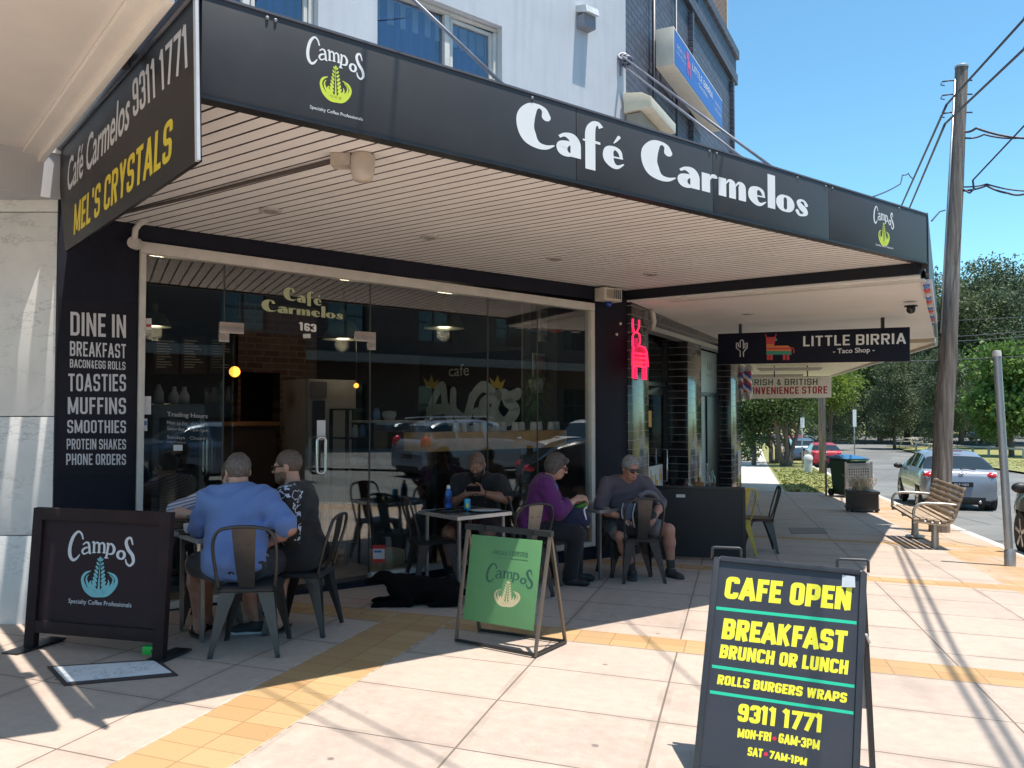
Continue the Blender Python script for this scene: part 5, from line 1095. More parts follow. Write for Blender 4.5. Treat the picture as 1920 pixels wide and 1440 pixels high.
c00 = tL + (a - tL) * .80 + ax * .045; c10 = tR + (b - tR) * .80 - ax * .03; c11 = rp_ - ax * .03 - up * .02; c01 = lp + ax * .045 - up * .02; pn_ = (c10 - c00).cross(c01 - c00).normalized(); pn_ = pn_ if pn_.dot(fn) > 0 else -pn_; c11 = c11 - pn_ * (c11 - c00).dot(pn_)
sp_ = MB().prism([c00 + pn_ * .012, c10 + pn_ * .012, c11 + pn_ * .012, c01 + pn_ * .012], -pn_ * .008).build('board', GRN, gs, world=True, bevel=.002)
for u in (.2, .78): p = tL.lerp(tR, u); MB().prism([p + pn_ * .02 + ax * .022 * math.cos(t) + up * (.018 * math.sin(t) - .05 * (math.sin(t) < 0)) for t in [i * math.pi / 6 for i in range(12)]], pn_ * .006).build('clip', BLACKM, gs, world=True)
axp = (c10 - c00).normalized(); pu = pn_.cross(axp).normalized(); pu = pu if pu.z > 0 else -pu; DGR = mat('dark green lettering', (.012, .03, .012), .5); CRM = mat('cream leaf', (.62, .52, .30), .5, var=.04)
plG = (c00 + pn_ * .0125, pn_, axp)
put_logo(0, 0, 0, plG, [(912, 1075), (999, 1082), pu], DGR, CRM, sp_, None, .74, .25)
on_sign(block_mesh('PROUDLY SERVING', .9, .16, .2)[0], plG[0], pn_, (925, 1039), (990, 1046), (925, 1032), sp_, DGR, lift=.0001)
for y in (1030, 1044):
    p0, p1 = on_plane(925, y, plG[0], pn_), on_plane(990, y + 6.5, plG[0], pn_); MB().bar(p0 + pn_ * .0001, p1 + pn_ * .0001, .002, .0003).build('rule', DGR, sp_, world=True)

# ------------------------------------------------------------------ black A-board in front
ABK = mat('charcoal sign board', (.040, .040, .048), .42, var=.12, scale=4); ABF = mat('black board frame', (.035, .035, .04), .4, var=.2)
b0, b1 = gp(1303, 1463), gp(1603, 1494); ex2 = Vector((b1.x - b0.x, b1.y - b0.y, 0)).normalized(); n2 = Vector((ex2.y, -ex2.x, 0)); back = -n2
t0 = at_y(1344, 1047, b0.y + .26); t1 = at_y(1619, 1074, b1.y + .26)
fa = thing('a_board', 'black sandwich board with yellow cafe open and breakfast lettering', 'sign', b0, math.atan2(ex2.y, ex2.x))
pn2 = (b1 - b0).cross(t0 - b0).normalized(); pn2 = pn2 if pn2.dot(n2) > 0 else -pn2; t1 = on_plane(1619, 1074, b0, pn2)
q0, q1 = b0.lerp(t0, .045), b1.lerp(t1, .045)
bd = MB().prism([q0, q1, t1, t0], -pn2 * .006).build('board', ABK, fa, world=True)
for p0, p1 in ((b0, t0), (b1, t1)): MB().bar(p0, p1, .026, .022, pn2).build('frame_rail', ABF, fa, world=True, bevel=.003)
for p0, p1 in ((q0, q1), (t0, t1)): MB().bar(p0 + ex2 * .014, p1 - ex2 * .014, .022, .024, pn2).build('frame_rail', ABF, fa, world=True, bevel=.003)
hgt = t0.z - b0.z; bk1 = gp(1636, 1442); bk0 = b0 + (bk1 - b1); bk0.z = gz(bk0.x, bk0.y); bk1.z = gz(bk1.x, bk1.y); u0, u1 = t0 + back * .03, t1 + back * .03
for p0, p1 in ((bk0, u0), (bk1, u1)): MB().bar(p0, p1, .022, .022, back).build('frame_rail', ABF, fa, world=True)
MB().prism([bk0.lerp(u0, .3), bk1.lerp(u1, .3), u1, u0], back * .006).build('rear_board', mat('pale board back', (.46, .45, .43), .7, var=.08), fa, world=True)
for u in (.07, .93):
    p = t0.lerp(t1, u); MB().tube(rounded([p - ex2 * .06, p - ex2 * .06 + up * .05, p + ex2 * .06 + up * .05, p + ex2 * .06], .012), .006, 8).build('handle', ABF, fa, world=True, smooth=True)
pa = on_plane(1619, 1190, b1, pn2); MB().tube([pa - pn2 * .0 + ex2 * .01, pa + ex2 * .035 + back * .08 - up * .05, pa + ex2 * .02 + back * .16 - up * .01], .006, 6).build('cord', WHITEFR, fa, world=True, smooth=True)
GRL = mat('mint rule', (.02, .52, .30), .5, var=.03); RDD = mat('red dot', (.6, .02, .05), .5)
PB_ = b0 + pn2 * .0002
for txt, bl, br, tl in (('CAFE OPEN', (1357, 1123), (1594, 1146), (1363, 1079)), ('BREAKFAST', (1352, 1199), (1586, 1225), (1358, 1157)), ('BRUNCH OR LUNCH', (1348, 1234), (1589, 1266), (1352, 1207)), ('ROLLS BURGERS WRAPS', (1344, 1283), (1587, 1319), (1347, 1264)), ('9311 1771', (1382, 1353), (1539, 1375), (1386, 1316)), ('MON-FRI', (1382, 1383), (1445, 1391), (1384, 1365)), ('6AM-3PM', (1459, 1393), (1536, 1407), (1461, 1374)), ('SAT', (1401, 1417), (1429, 1421), (1403, 1400)), ('7AM-1PM', (1442, 1422), (1512, 1437), (1444, 1406))):
    on_sign(block_mesh(txt, .56, .225, .05, .12)[0], PB_, pn2, bl, br, tl, bd, YEL2, lift=.0003)
for y0, y1, xl, xr in ((1140, 1168, 1343, 1606), (1249, 1287, 1335, 1602), (1297, 1337, 1331, 1600)):
    c = [on_plane(xl, y0 + 3, PB_, pn2), on_plane(xr, y1 + 3, PB_, pn2), on_plane(xr, y1 - 3, PB_, pn2), on_plane(xl, y0 - 3, PB_, pn2)]; MB()._add([tuple(p + pn2 * .0003) for p in c], [(0, 1, 2, 3)]).build('rule', GRL, bd, world=True)
for px, py in ((1452, 1385), (1436, 1414)): MB().prism([on_plane(px + 4 * math.cos(i), py + 4 * math.sin(i), PB_, pn2) + pn2 * .0001 for i in [k * .785 for k in range(8)]], pn2 * .0004).build('dot', RDD, bd, world=True)
MB().prism([on_plane(1578, 1101, PB_, pn2) + pn2 * .002, on_plane(1603, 1102, PB_, pn2) + pn2 * .01, on_plane(1602, 1082, PB_, pn2) + pn2 * .012, on_plane(1579, 1078, PB_, pn2) + pn2 * .003], pn2 * .001).build('loose_paper', mat('paper grey', (.58, .60, .64), .6), bd, world=True)

# ------------------------------------------------------------------ black barrier
a, b = gp(1223, 1046), gp(1396, 1053); ez = Vector((b.x - a.x, b.y - a.y, 0)); lb_ = ez.length; ez.normalize(); bh_ = 0
zt_ = at_y(1310, 912, (a.y + b.y) / 2).z
br_ = thing('barrier', 'waist high black barrier panel with small white tag beside the chairs', 'barrier', a, math.atan2(ez.y, ez.x)); hb = zt_ - a.z
MB().box(.0, lb_, -.02, .03, .03, hb - .03).build('panel', mat('black vinyl', (.012, .012, .015), .5, var=.3, scale=2), br_); MB().box(-.01, lb_ + .01, -.025, .035, hb - .0295, hb).build('top_rail', BLACKM, br_, bevel=.004)
for x in (-.015, lb_ - .015): MB().box(x, x + .03, -.03, .04, -.03, hb - .031).build('post', BLACKM, br_)
MB().box(.08, .26, -.10, .12, .0, .012).build('foot', BLACKM, br_); MB().box(lb_ - .26, lb_ - .08, -.10, .12, .0, .012).build('foot', BLACKM, br_)
MB().box(.27, .37, -.0235, -.0205, hb - .125, hb - .09).build('tag', STW, br_)
b2 = None if True else thing('barrier', 'second black barrier panel at the street end of the taco shop seating', 'barrier', b + ez * .02 + DB * .06, R(63.5))
# taco shop table with bottles behind the barrier
t2x = Vector((2.1, 10.15, 0)); tt = thing('cafe_table', 'taco shop table behind the barrier with sauce bottles on it', 'table', (t2x.x, t2x.y, gz(t2x.x, t2x.y)), R(63.5), s=S); MB().box(-.35, .35, -.35, .35, .79, .82).build('top', TT, tt, bevel=.005); MB().box(-.04, .04, -.04, .04, .02, .789).build('post', BLACKM, tt); MB().box(-.25, .25, -.25, .25, 0, .02).build('base', BLACKM, tt)
BRG = mat('brown bottle', (.10, .035, .01), .15); CLG = glass_mat('clear bottle', (.8, .83, .82), .1)
for i, (px, m, lb, h) in enumerate(((1310, BRG, 'brown wooden condiment caddy on the taco shop table', .14), (1326, CLG, 'left clear glass bottle on the taco shop table', .24), (1336, CLG, 'right clear glass bottle on the taco shop table', .25), (1286, BRG, 'small dark sauce bottle behind the barrier', .12))):
    d = ray(px, 900); Y = 10.0 + .04 * i; p = Vector((d.x / d.y * Y, Y, t2x.z)); p.z = tt.location.z + .82 * S if i < 3 else tt.location.z + .82 * S
    o = tag(MB().lathe([(0, 0), (.034, 0), (.036, .01), (.036, h * .55), (.014, h * .75), (.012, h), (0, h)], 14).build('glass_bottle' if i in (1, 2) else 'sauce_bottle' if i == 3 else 'condiment_caddy', m, smooth=True, auto=50) if i else MB().box(-.06, .06, -.04, .04, 0, .09).box(-.008, .008, -.04, .04, .0905, .16).build('condiment_caddy', mat('caddy timber', (.35, .17, .06), .6), bevel=.004), lb, 'bottle' if i else 'caddy'); o.location = p; o.scale = (S,) * 3

# ------------------------------------------------------------------ bench by the kerb
TBR = mat('weathered timber', (.36, .27, .19), .75, var=.35, scale=7, bump=.3); ALU = mat('cast aluminium', (.42, .40, .37), .4, metal=.6, var=.12)
l0, l1 = gp(1722, 1008), gp(1765, 1030); mid = (l0 + l1) / 2; dl_ = (l0 - l1); dl_.z = 0; dl_.normalize()
bn = thing('bench', 'weathered timber slat bench with cast metal arms facing the shops', 'bench', (mid.x, mid.y, gz(mid.x, mid.y)), math.atan2(dl_.y, dl_.x), s=S)   # local x along the kerb, +y towards the shops
seatp = [(-.10, .43), (-.02, .405), (.07, .405), (.16, .42), (.25, .43), (.33, .42)]; backp = [(-.14, .50), (-.165, .57), (-.19, .64), (-.215, .71), (-.24, .78), (-.262, .85)]
for i, (y, z) in enumerate(seatp): MB().box(-.88, .88, y - .034, y + .034, z, z + .03).build('seat_slat', TBR, bn, bevel=.006)
for i, (y, z) in enumerate(backp): MB().obox((0, y, z), 1.76, .028, .056, Matrix.Rotation(R(17), 3, 'X')).build('back_slat', TBR, bn, bevel=.006)
for x in (-.80, 0, .80):
    MB().tube([tuple(p) for p in spline([(x, .36, .40), (x, .25, .405), (x, .07, .38), (x, -.08, .39), (x, -.15, .47), (x, -.20, .62), (x, -.27, .82), (x, -.29, .88)], 5)], .024, 8).build('support', ALU, bn, smooth=True)
    if x: MB().tube([tuple(p) for p in spline([(x, .34, .41), (x, .35, .55), (x, .28, .64), (x, .1, .655), (x, -.12, .645), (x, -.20, .63)], 5)], .02, 8).build('armrest', ALU, bn, smooth=True)
for x in (-.66, .66):
    MB().lathe([(.14, 0), (.14, .012), (.06, .02), (.05, .1), (.045, .37)], 16, (x, .06, 0)).build('pedestal', ALU, bn, smooth=True, auto=50)
# gum: plain grey pole, timber utility poles
GAL = mat('galvanised steel', (.36, .38, .40), .4, metal=.5, var=.12, scale=3)
b = gp(1894, 1061); tp = at_y(1869, 660, b.y + .02); po_ = thing('steel_post', 'plain grey galvanised steel post leaning slightly at the kerb', 'post', b); MB().tube([b - up * .05, b.lerp(tp, .5), tp], .042, 16).build('shaft', GAL, po_, world=True, smooth=True, auto=40); MB().lathe([(.042, -.02), (.058, -.02), (.058, .16), (.045, .19), (.042, .19)], 16, b).build('sleeve', GAL, po_, world=True, smooth=True, auto=40); MB().lathe([(.0, .02), (.04, .015), (.047, -.02), (.047, -.05), (0, -.05)], 16, tp).build('cap', WHITEFR, po_, world=True, smooth=True, auto=40)
def pole_mat():
    g = NB('weathered pole'); n = g.n('ShaderNodeMapping', {'Vector': g.tc.outputs['Object'], 'Scale': (14., 14., .6)}); n1 = g.noise(1.5, 7, n.outputs[0], .7); n2 = g.noise(1.4, 4)
    c = g.mix(g.ramp(n1, .35, .7), (.10, .078, .065), (.40, .33, .28)); c = g.mix(g.math('MULTIPLY', g.ramp(n2, .5, .75), .5), c, (.26, .19, .17)); g.col(c); g.rough(.9); g.bump(n1, .8, .03); return g.m
PM = pole_mat()
pbx, pby = 6.5, 12.7; pb_ = Vector((pbx, pby, gz(pbx, pby))); ptp = at_y(1803, 124, 12.78)
up1 = thing('utility_pole', 'tall weathered timber power pole behind the bench', 'utility pole', pb_); r_ = random.Random(3)
q = MB(); pts = [pb_.lerp(ptp, i / 14) + Vector((r_.uniform(-.008, .008), r_.uniform(-.008, .008), 0)) for i in range(15)]; pts[0] = pb_ - up * .2; q.tube(pts, [.152 - .060 * i / 14 for i in range(15)], 18); q.build('shaft', PM, up1, world=True, smooth=True, auto=50)
MB().lathe([(0, .03), (.08, .02), (.10, 0), (.10, -.03), (0, -.03)], 18, ptp).build('cap', mat('zinc cap', (.45, .45, .46), .4, metal=.5), up1, world=True, smooth=True, auto=40)
q = MB(); q.tube([pb_.lerp(ptp, .42) + Vector((-.135, -.03, 0)), pb_.lerp(ptp, .97) + Vector((-.10, -.02, 0))], .018, 6).build('cable_duct', GAL, up1, world=True, smooth=True)
for py in (152, 178, 212): p = at_y(1797, py, 12.75); MB().tube([p + Vector((-.24, .03, 0)), p + Vector((-.12, .03, .02)), p + Vector((.2, -.03, 0))], .012, 6).tube([p + Vector((-.24, .03, 0)), p + Vector((-.26, .03, -.05)), p + Vector((-.2, .03, -.06))], .009, 6).build('insulator_pin', mat('dark iron', (.05, .05, .07), .5), up1, world=True, smooth=True)
WIRE = mat('power cable', (.035, .035, .06), .5)
def wire(lb, pts, r=.012, sag=0., n=14, cat='cable'):
    P = []
    for a, b in zip(pts[:-1], pts[1:]):
        for i in range(n): t = i / n; v = Vector(a).lerp(Vector(b), t); v.z -= sag * 4 * t * (1 - t); P.append(v)
    P.append(Vector(pts[-1])); return tag(MB().tube(P, r, 6).build('power_cable', WIRE, smooth=True), lb, cat)
def ext(a, b, k): a, b = Vector(a), Vector(b); return a + (b - a) * k
hi_, lo_ = at_y(1775, 196, 12.7), at_y(1772, 232, 12.7)
SHF = Vector((.20, -.12, 0))
def over(px, py, h): g_ = gp(px, py); return g_ + SHF * h + Vector((0, 0, h))
wire('upper thick power cable from the pole overhead to the top right', [hi_, at_y(1920, 36, 10.0), over(1760, 1215, 6.3), over(1893, 1440, 6.2), ext(over(1760, 1215, 6.3), over(1893, 1440, 6.2), 4)], .017, .0)
wire('lower thick power cable from the pole overhead to the top right', [lo_, at_y(1920, 92, 10.0), over(1795, 1225, 5.9), over(1925, 1440, 5.8), ext(over(1795, 1225, 5.9), over(1925, 1440, 5.8), 4)], .017, .0)
for lb, p0, p1 in (('overhead service cable from the rendered wall, left of two', (501, 1297), (772, 1437)), ('overhead service cable from the rendered wall, right of two', (590, 1300), (850, 1437)), ('overhead service cable crossing above the sandwich board', (1180, 1166), (1317, 1290))):
    wire(lb, [ext(over(*p1, 6.9), over(*p0, 6.9), 2.0), over(*p0, 6.9), over(*p1, 6.9), ext(over(*p0, 6.9), over(*p1, 6.9), 6)], .009, .0)
wire('upper cable running down behind the awning from the pole', [hi_, at_y(1690, 386, 20), ext(hi_, at_y(1690, 386, 20), 2.2)], .020)
wire('lower cable with clamps running down behind the awning', [lo_, at_y(1706, 388, 20), ext(lo_, at_y(1706, 388, 20), 2.2)], .020)
wire('thin looped service wire from the cables to the cafe awning', [at_y(1712, 335, 18), at_y(1703, 325, 17.5), at_y(1692, 328, 17), at_y(1688, 345, 16.5), at_y(1636, 369, 13)], .012, .02)
wire('bundle of cables leaving the pole to the right, upper one', [at_y(1806, 246, 12.7), at_y(1830, 240, 12.6), at_y(1920, 259, 12.3), at_y(2200, 300, 11.6)], .018, .03)
wire('bundle of cables leaving the pole to the right, looped one', [at_y(1806, 258, 12.7), at_y(1845, 252, 12.6), at_y(1920, 258, 12.35), at_y(2200, 310, 11.6)], .014, .03)
wire('straight stay wire rising right from the lower pole bracket', [at_y(1824, 338, 12.6), at_y(1922, 234, 11.5), at_y(2100, 40, 10)], .012)
wire('hook shaped wire below the stay on the pole', [at_y(1824, 338, 12.6), at_y(1826, 355, 12.6), at_y(1818, 362, 12.6), at_y(1802, 352, 12.7)], .014)
wire('pale phone cable sagging right from the pole, upper one', [at_y(1800, 350, 12.7), at_y(1850, 345, 12.6), at_y(1920, 358, 12.4), at_y(2200, 400, 11.8)], .012, .02)
wire('pale phone cable sagging right from the pole, lower one', [at_y(1800, 358, 12.7), at_y(1850, 348, 12.6), at_y(1890, 362, 12.4), at_y(1920, 364, 12.3), at_y(2200, 400, 11.8)], .016, .02)
wire('short bent wire between the pole and the awning corner', [at_y(1772, 394, 12.7), at_y(1762, 397, 11.5), at_y(1747, 414, 9)], .010, .0)
# bin, planter
CG = mat('bin green', (.035, .085, .05), .5, var=.1); CBL = mat('bin blue lid', (.025, .13, .30), .45, var=.08); CAGE = mat('stainless cage', (.45, .44, .42), .35, metal=.6, var=.1)
b = gp(1590, 931); bi = thing('wheelie_bin', 'green wheelie bin with blue lid in a perforated steel cage', 'bin', b, R(15), s=S * 1.02)
q = MB(); q.v = []; prof = [(.24, .28, .06), (.29, .36, 1.0)]
q._add([(sx * w_, sy * d, z) for w_, d, z in ((.26, .28, .05), (.31, .37, 1.0)) for sx, sy in ((-1, -1), (1, -1), (1, 1), (-1, 1))], [(0, 3, 2, 1), (4, 5, 6, 7), (0, 1, 5, 4), (1, 2, 6, 5), (2, 3, 7, 6), (3, 0, 4, 7)]); q.build('body', CG, bi, bevel=.03)
q = MB(); q.grid(lambda i, j: (-.36 + .72 * i, -.43 + .86 * j, 1.03 + .10 * (1 - (2 * i - 1) ** 4) * (1 - (2 * j - 1) ** 4) * (.6 + .4 * j)), 12, 12); q.build('lid', CBL, bi, smooth=True); MB().box(-.36, .36, -.43, .43, 1.002, 1.028).build('rim', CG, bi, bevel=.012); MB().tube([(-.28, -.46, .98), (.28, -.46, .98)], .02, 8).build('handle', CG, bi, smooth=True)
for sx in (-1, 1): MB().tube([(sx * .27, .30, .1), (sx * .33, .30, .1)], .1, 16).build('wheel', BLACKM, bi, smooth=True, auto=40)
q = MB()
MB().box(-.38, .38, -.452, -.44, .05, .92).build('cage_panel', CAGE, bi); q2 = MB()
for i in range(9):
    for j in range(9): q.obox((-.28 + .07 * i, -.4535, .2 + .07 * j), .034, .003, .036)
q.build('perforations', BLACKM, bi)
for sx in (-1, 1): MB().box(sx * .40 - .02, sx * .40 + .02, -.46, -.42, 0, .95).build('cage_post', CAGE, bi); MB().box(sx * .40 - .02, sx * .40 + .02, .36, .40, 0, .95).build('cage_post', CAGE, bi)
b = gp(1616, 959); pl_ = thing('planter', 'square black planter box holding a dry straw coloured bush', 'planter', b, R(80), s=S)
q = MB(); PLM = mat('black planter', (.02, .02, .022), .5, var=.3)
MB().box(-.29, .29, -.29, .29, .05, .10).build('base', PLM, pl_, bevel=.006); MB().box(-.27, .27, -.27, .27, .101, .40).build('box', PLM, pl_)
for z in [.12 + .042 * i for i in range(7)]: q.box(-.283, .283, -.283, -.272, z, z + .026); q.box(-.283, -.272, -.271, .283, z, z + .026)
q.build('slat', PLM, pl_); MB().box(-.30, .30, -.30, .30, .402, .45).build('rim', PLM, pl_, bevel=.006)
for sx in (-1, 1):
    for sy in (-1, 1): MB().box(sx * .24 - .03, sx * .24 + .03, sy * .24 - .03, sy * .24 + .03, 0, .049).build('foot', PLM, pl_)
r_ = random.Random(5); q = MB()
for _ in range(150):
    a = r_.uniform(0, 6.28); l = r_.uniform(.2, .46); p = Vector((r_.uniform(-.15, .15), r_.uniform(-.15, .15), .44)); d = Vector((math.cos(a) * r_.uniform(.1, .9), math.sin(a) * r_.uniform(.1, .9), 1)).normalized(); e = p + d * l * .6; q.tube([p, e, e + (d + Vector((r_.uniform(-.5, .5), r_.uniform(-.5, .5), -.1))) * l * .35], [.008, .006, .004], 4)
    for _k in range(3): c = e + Vector((r_.uniform(-.07, .07), r_.uniform(-.07, .07), r_.uniform(-.05, .1))); q.tube([e, c], [.005, .003], 3)
q.build('dry_bush', mat('straw twigs', (.66, .57, .44), .8, var=.3), pl_)
# ================================================================== PEOPLE AND THE DOG: one continuous implicit surface per body
class Field:
    def __init__(s): s.p = []
    def cap(s, a, b, ra, rb=None, k=.03): s.p.append(('c', np.array(a, float), np.array(b, float), ra, ra if rb is None else rb, k)); return s
    def ell(s, c, r, M=None, k=.03): s.p.append(('e', np.array(c, float), np.array(r, float), np.array(M) if M is not None else np.eye(3), 0, k)); return s
    def cut(s, c, r, M=None, k=.01): s.p.append(('x', np.array(c, float), np.array(r, float), np.array(M) if M is not None else np.eye(3), 0, k)); return s
    def plane(s, p, n): s.p.append(('h', np.array(p, float), np.array(n, float), 0, 0, 0)); return s       # keeps the side n points away from
    def mesh(s, h=.007, inflate=0., wrinkle=0., wf=38., seed=0):
        lo = np.full(3, 9.); hi = -lo
        for t in s.p:
            if t[0] == 'c': a, b, r = t[1], t[2], max(t[3], t[4]); lo = np.minimum(lo, np.minimum(a, b) - r); hi = np.maximum(hi, np.maximum(a, b) + r)
            elif t[0] == 'e': r = t[2].max(); lo = np.minimum(lo, t[1] - r); hi = np.maximum(hi, t[1] + r)
        lo -= inflate + 3 * h; hi += inflate + 3 * h; n = np.ceil((hi - lo) / h).astype(int) + 1
        V = np.full(n, .2, np.float32); ax = [lo[i] + h * np.arange(n[i]) for i in range(3)]
        for t in s.p:
            if t[0] == 'h': continue
            if t[0] == 'c': a, b, r = t[1], t[2], max(t[3], t[4]); l_, u_ = np.minimum(a, b) - r, np.maximum(a, b) + r
            else: r = t[2].max(); l_, u_ = t[1] - r, t[1] + r
            mg = inflate + t[5] * 1.2 + .03; i0 = np.maximum(0, ((l_ - mg - lo) / h).astype(int)); i1 = np.minimum(n, ((u_ + mg - lo) / h).astype(int) + 2)
            if (i1 <= i0).any(): continue
            sl_ = tuple(slice(x, y) for x, y in zip(i0, i1)); X, Y, Z = np.meshgrid(*[ax[i][i0[i]:i1[i]] for i in range(3)], indexing='ij')
            if t[0] == 'c':
                ab = t[2] - t[1]; L = max(1e-9, ab @ ab); u = np.clip(((X - t[1][0]) * ab[0] + (Y - t[1][1]) * ab[1] + (Z - t[1][2]) * ab[2]) / L, 0, 1)
                d = np.sqrt((X - t[1][0] - u * ab[0]) ** 2 + (Y - t[1][1] - u * ab[1]) ** 2 + (Z - t[1][2] - u * ab[2]) ** 2) - (t[3] + (t[4] - t[3]) * u)
            else:
                P = np.stack([X - t[1][0], Y - t[1][1], Z - t[1][2]], -1) @ t[3]; q = P / t[2]; k0 = np.sqrt((q ** 2).sum(-1)) + 1e-9; k1 = np.sqrt(((q / t[2]) ** 2).sum(-1)) + 1e-9; d = k0 * (k0 - 1) / k1
            if t[0] == 'x':
                V[sl_] = np.maximum(V[sl_], -d); continue
            d = d - inflate; c = V[sl_]; k = t[5]; hh = np.clip(.5 + .5 * (c - d) / k, 0, 1); V[sl_] = c * (1 - hh) + d * hh - k * hh * (1 - hh)
        if wrinkle or any(t[0] == 'h' for t in s.p):
            X, Y, Z = np.meshgrid(*ax, indexing='ij')
            if wrinkle: V = V + wrinkle * (np.sin(wf * Z + 9 * np.sin(7 * X + seed) + 6 * np.sin(8 * Y)) * .6 + np.sin(wf * .6 * (X + .6 * Z) + 7 * np.sin(9 * Z + seed)) * .5).astype(np.float32)
            for t in s.p:
                if t[0] == 'h': V = np.maximum(V, ((X - t[1][0]) * t[2][0] + (Y - t[1][1]) * t[2][1] + (Z - t[1][2]) * t[2][2]).astype(np.float32))
        V[0] = V[-1] = .1; V[:, 0] = V[:, -1] = .1; V[:, :, 0] = V[:, :, -1] = .1
        return nets(V, lo, h)
def nets(V, org, h):
    S_ = V < 0; c = np.zeros(tuple(np.array(V.shape) - 1), np.int8)
    for i in (0, 1):
        for j in (0, 1):
            for k in (0, 1): c += S_[i:i - 1 or None, j:j - 1 or None, k:k - 1 or None]
    ii = np.argwhere((c > 0) & (c < 8)); idx = -np.ones(c.shape, int); idx[tuple(ii.T)] = np.arange(len(ii))
    acc = np.zeros((len(ii), 3)); cnt = np.zeros(len(ii))
    for a in range(3):
        e = np.zeros(3, int); e[a] = 1; o1, o2 = [x for x in range(3) if x != a]
        for p in (0, 1):
            for q in (0, 1):
                o = np.zeros(3, int); o[o1] = p; o[o2] = q; A = V[tuple((ii + o).T)].astype(float); B = V[tuple((ii + o + e).T)].astype(float); m = (A < 0) != (B < 0)
                t = np.where(m, A / np.where(m, A - B, 1), 0); acc += np.where(m[:, None], o + t[:, None] * e, 0); cnt += m
    vs = org + h * (ii + acc / cnt[:, None]); fs = []
    for a in range(3):
        o1, o2 = (a + 1) % 3, (a + 2) % 3; sl0 = [slice(None)] * 3; sl1 = [slice(None)] * 3; sl0[a] = slice(0, -1); sl1[a] = slice(1, None)
        d = np.argwhere(S_[tuple(sl0)] != S_[tuple(sl1)]); d = d[(d[:, o1] > 0) & (d[:, o2] > 0)]
        e1 = np.zeros(3, int); e2 = np.zeros(3, int); e1[o1] = 1; e2[o2] = 1
        q = np.stack([idx[tuple((d - e1 - e2).T)], idx[tuple((d - e2).T)], idx[tuple(d.T)], idx[tuple((d - e1).T)]], 1)
        ins = S_[tuple(d.T)]; fs.append(np.where(ins[:, None], q, q[:, ::-1]))
    return vs, np.concatenate(fs)
def fbuild(fld, name, m, parent, h=.007, **kw):
    vs, fs = fld.mesh(h, **kw); me = bpy.data.meshes.new(name); me.from_pydata(vs.tolist(), [], fs.tolist()); me.materials.append(m)
    me.polygons.foreach_set('use_smooth', [True] * len(me.polygons)); o = bpy.data.objects.new(name, me); COL.objects.link(o); o.parent = parent; return o
def ik(a, t, l1, l2, pole):
    a, t, pole = (np.array(v, float) for v in (a, t, pole)); d = t - a; L = min(np.linalg.norm(d), (l1 + l2) * .999); d = d / np.linalg.norm(d); x = (l1 * l1 - l2 * l2 + L * L) / (2 * L); y = math.sqrt(max(0, l1 * l1 - x * x))
    p = pole - d * (pole @ d); p = p / (np.linalg.norm(p) + 1e-9); return a + d * x + p * y, a + d * L
def hand(F, w, d, n, side, curl=.5, spread=1., sc_=1.):
    """palm, four bent fingers of unequal length and a thumb off the side of the palm"""
    d = np.array(d, float); d /= np.linalg.norm(d); n = np.array(n, float); n = n - d * (n @ d); n /= np.linalg.norm(n); s = np.cross(d, n) * side; w = np.array(w, float)
    for i, (o, ln) in enumerate(((-.031, .9), (-.0105, 1.), (.0105, .94), (.030, .76))):
        a = w + d * .012 + s * o * .6; b = w + d * (.088 - .006 * abs(i - 1.2)) * sc_ + s * o * spread; F.cap(a, b, .0165, .0125, .012)
        c = b; dd = d.copy(); nn = n.copy(); ang = curl * (.7 + .12 * i); r_ = .0098
        for l in (.043, .027, .021):
            ca, sa = math.cos(ang), math.sin(ang); dd, nn = dd * ca + nn * sa, nn * ca - dd * sa; e = c + dd * l * ln * sc_; F.cap(c, e, r_, r_ - .0009, .004); c = e; r_ -= .0009
    th = w + d * .025 - s * .026; t1 = th + (d * .6 - s * .75 + n * .25) * .038; t2 = t1 + (d * .9 - s * .15 + n * .4) * .032; t3 = t2 + (d * .9 + s * .1 + n * .5) * .025
    F.cap(w + d * .01 - s * .012, th, .016, .015, .01).cap(th, t1, .014, .012, .008).cap(t1, t2, .0115, .0105, .004).cap(t2, t3, .0105, .009, .004)
def rot(yaw, pitch, roll=0.): return np.array((Matrix.Rotation(yaw, 3, 'Z') @ Matrix.Rotation(pitch, 3, 'X') @ Matrix.Rotation(roll, 3, 'Y')))
def skin_mat(name, c, beard=0):
    g = NB(name); n1 = g.noise(9, 5); n2 = g.noise(120, 3); g.col(g.mix(g.ramp(n1, .35, .7), c, (c[0] * .92, c[1] * .74, c[2] * .70))); g.rough(.5); g.b.inputs['Subsurface Weight'].default_value = .08; g.b.inputs['Subsurface Radius'].default_value = (.012, .005, .003); g.bump(n2, .12, .002); return g.m
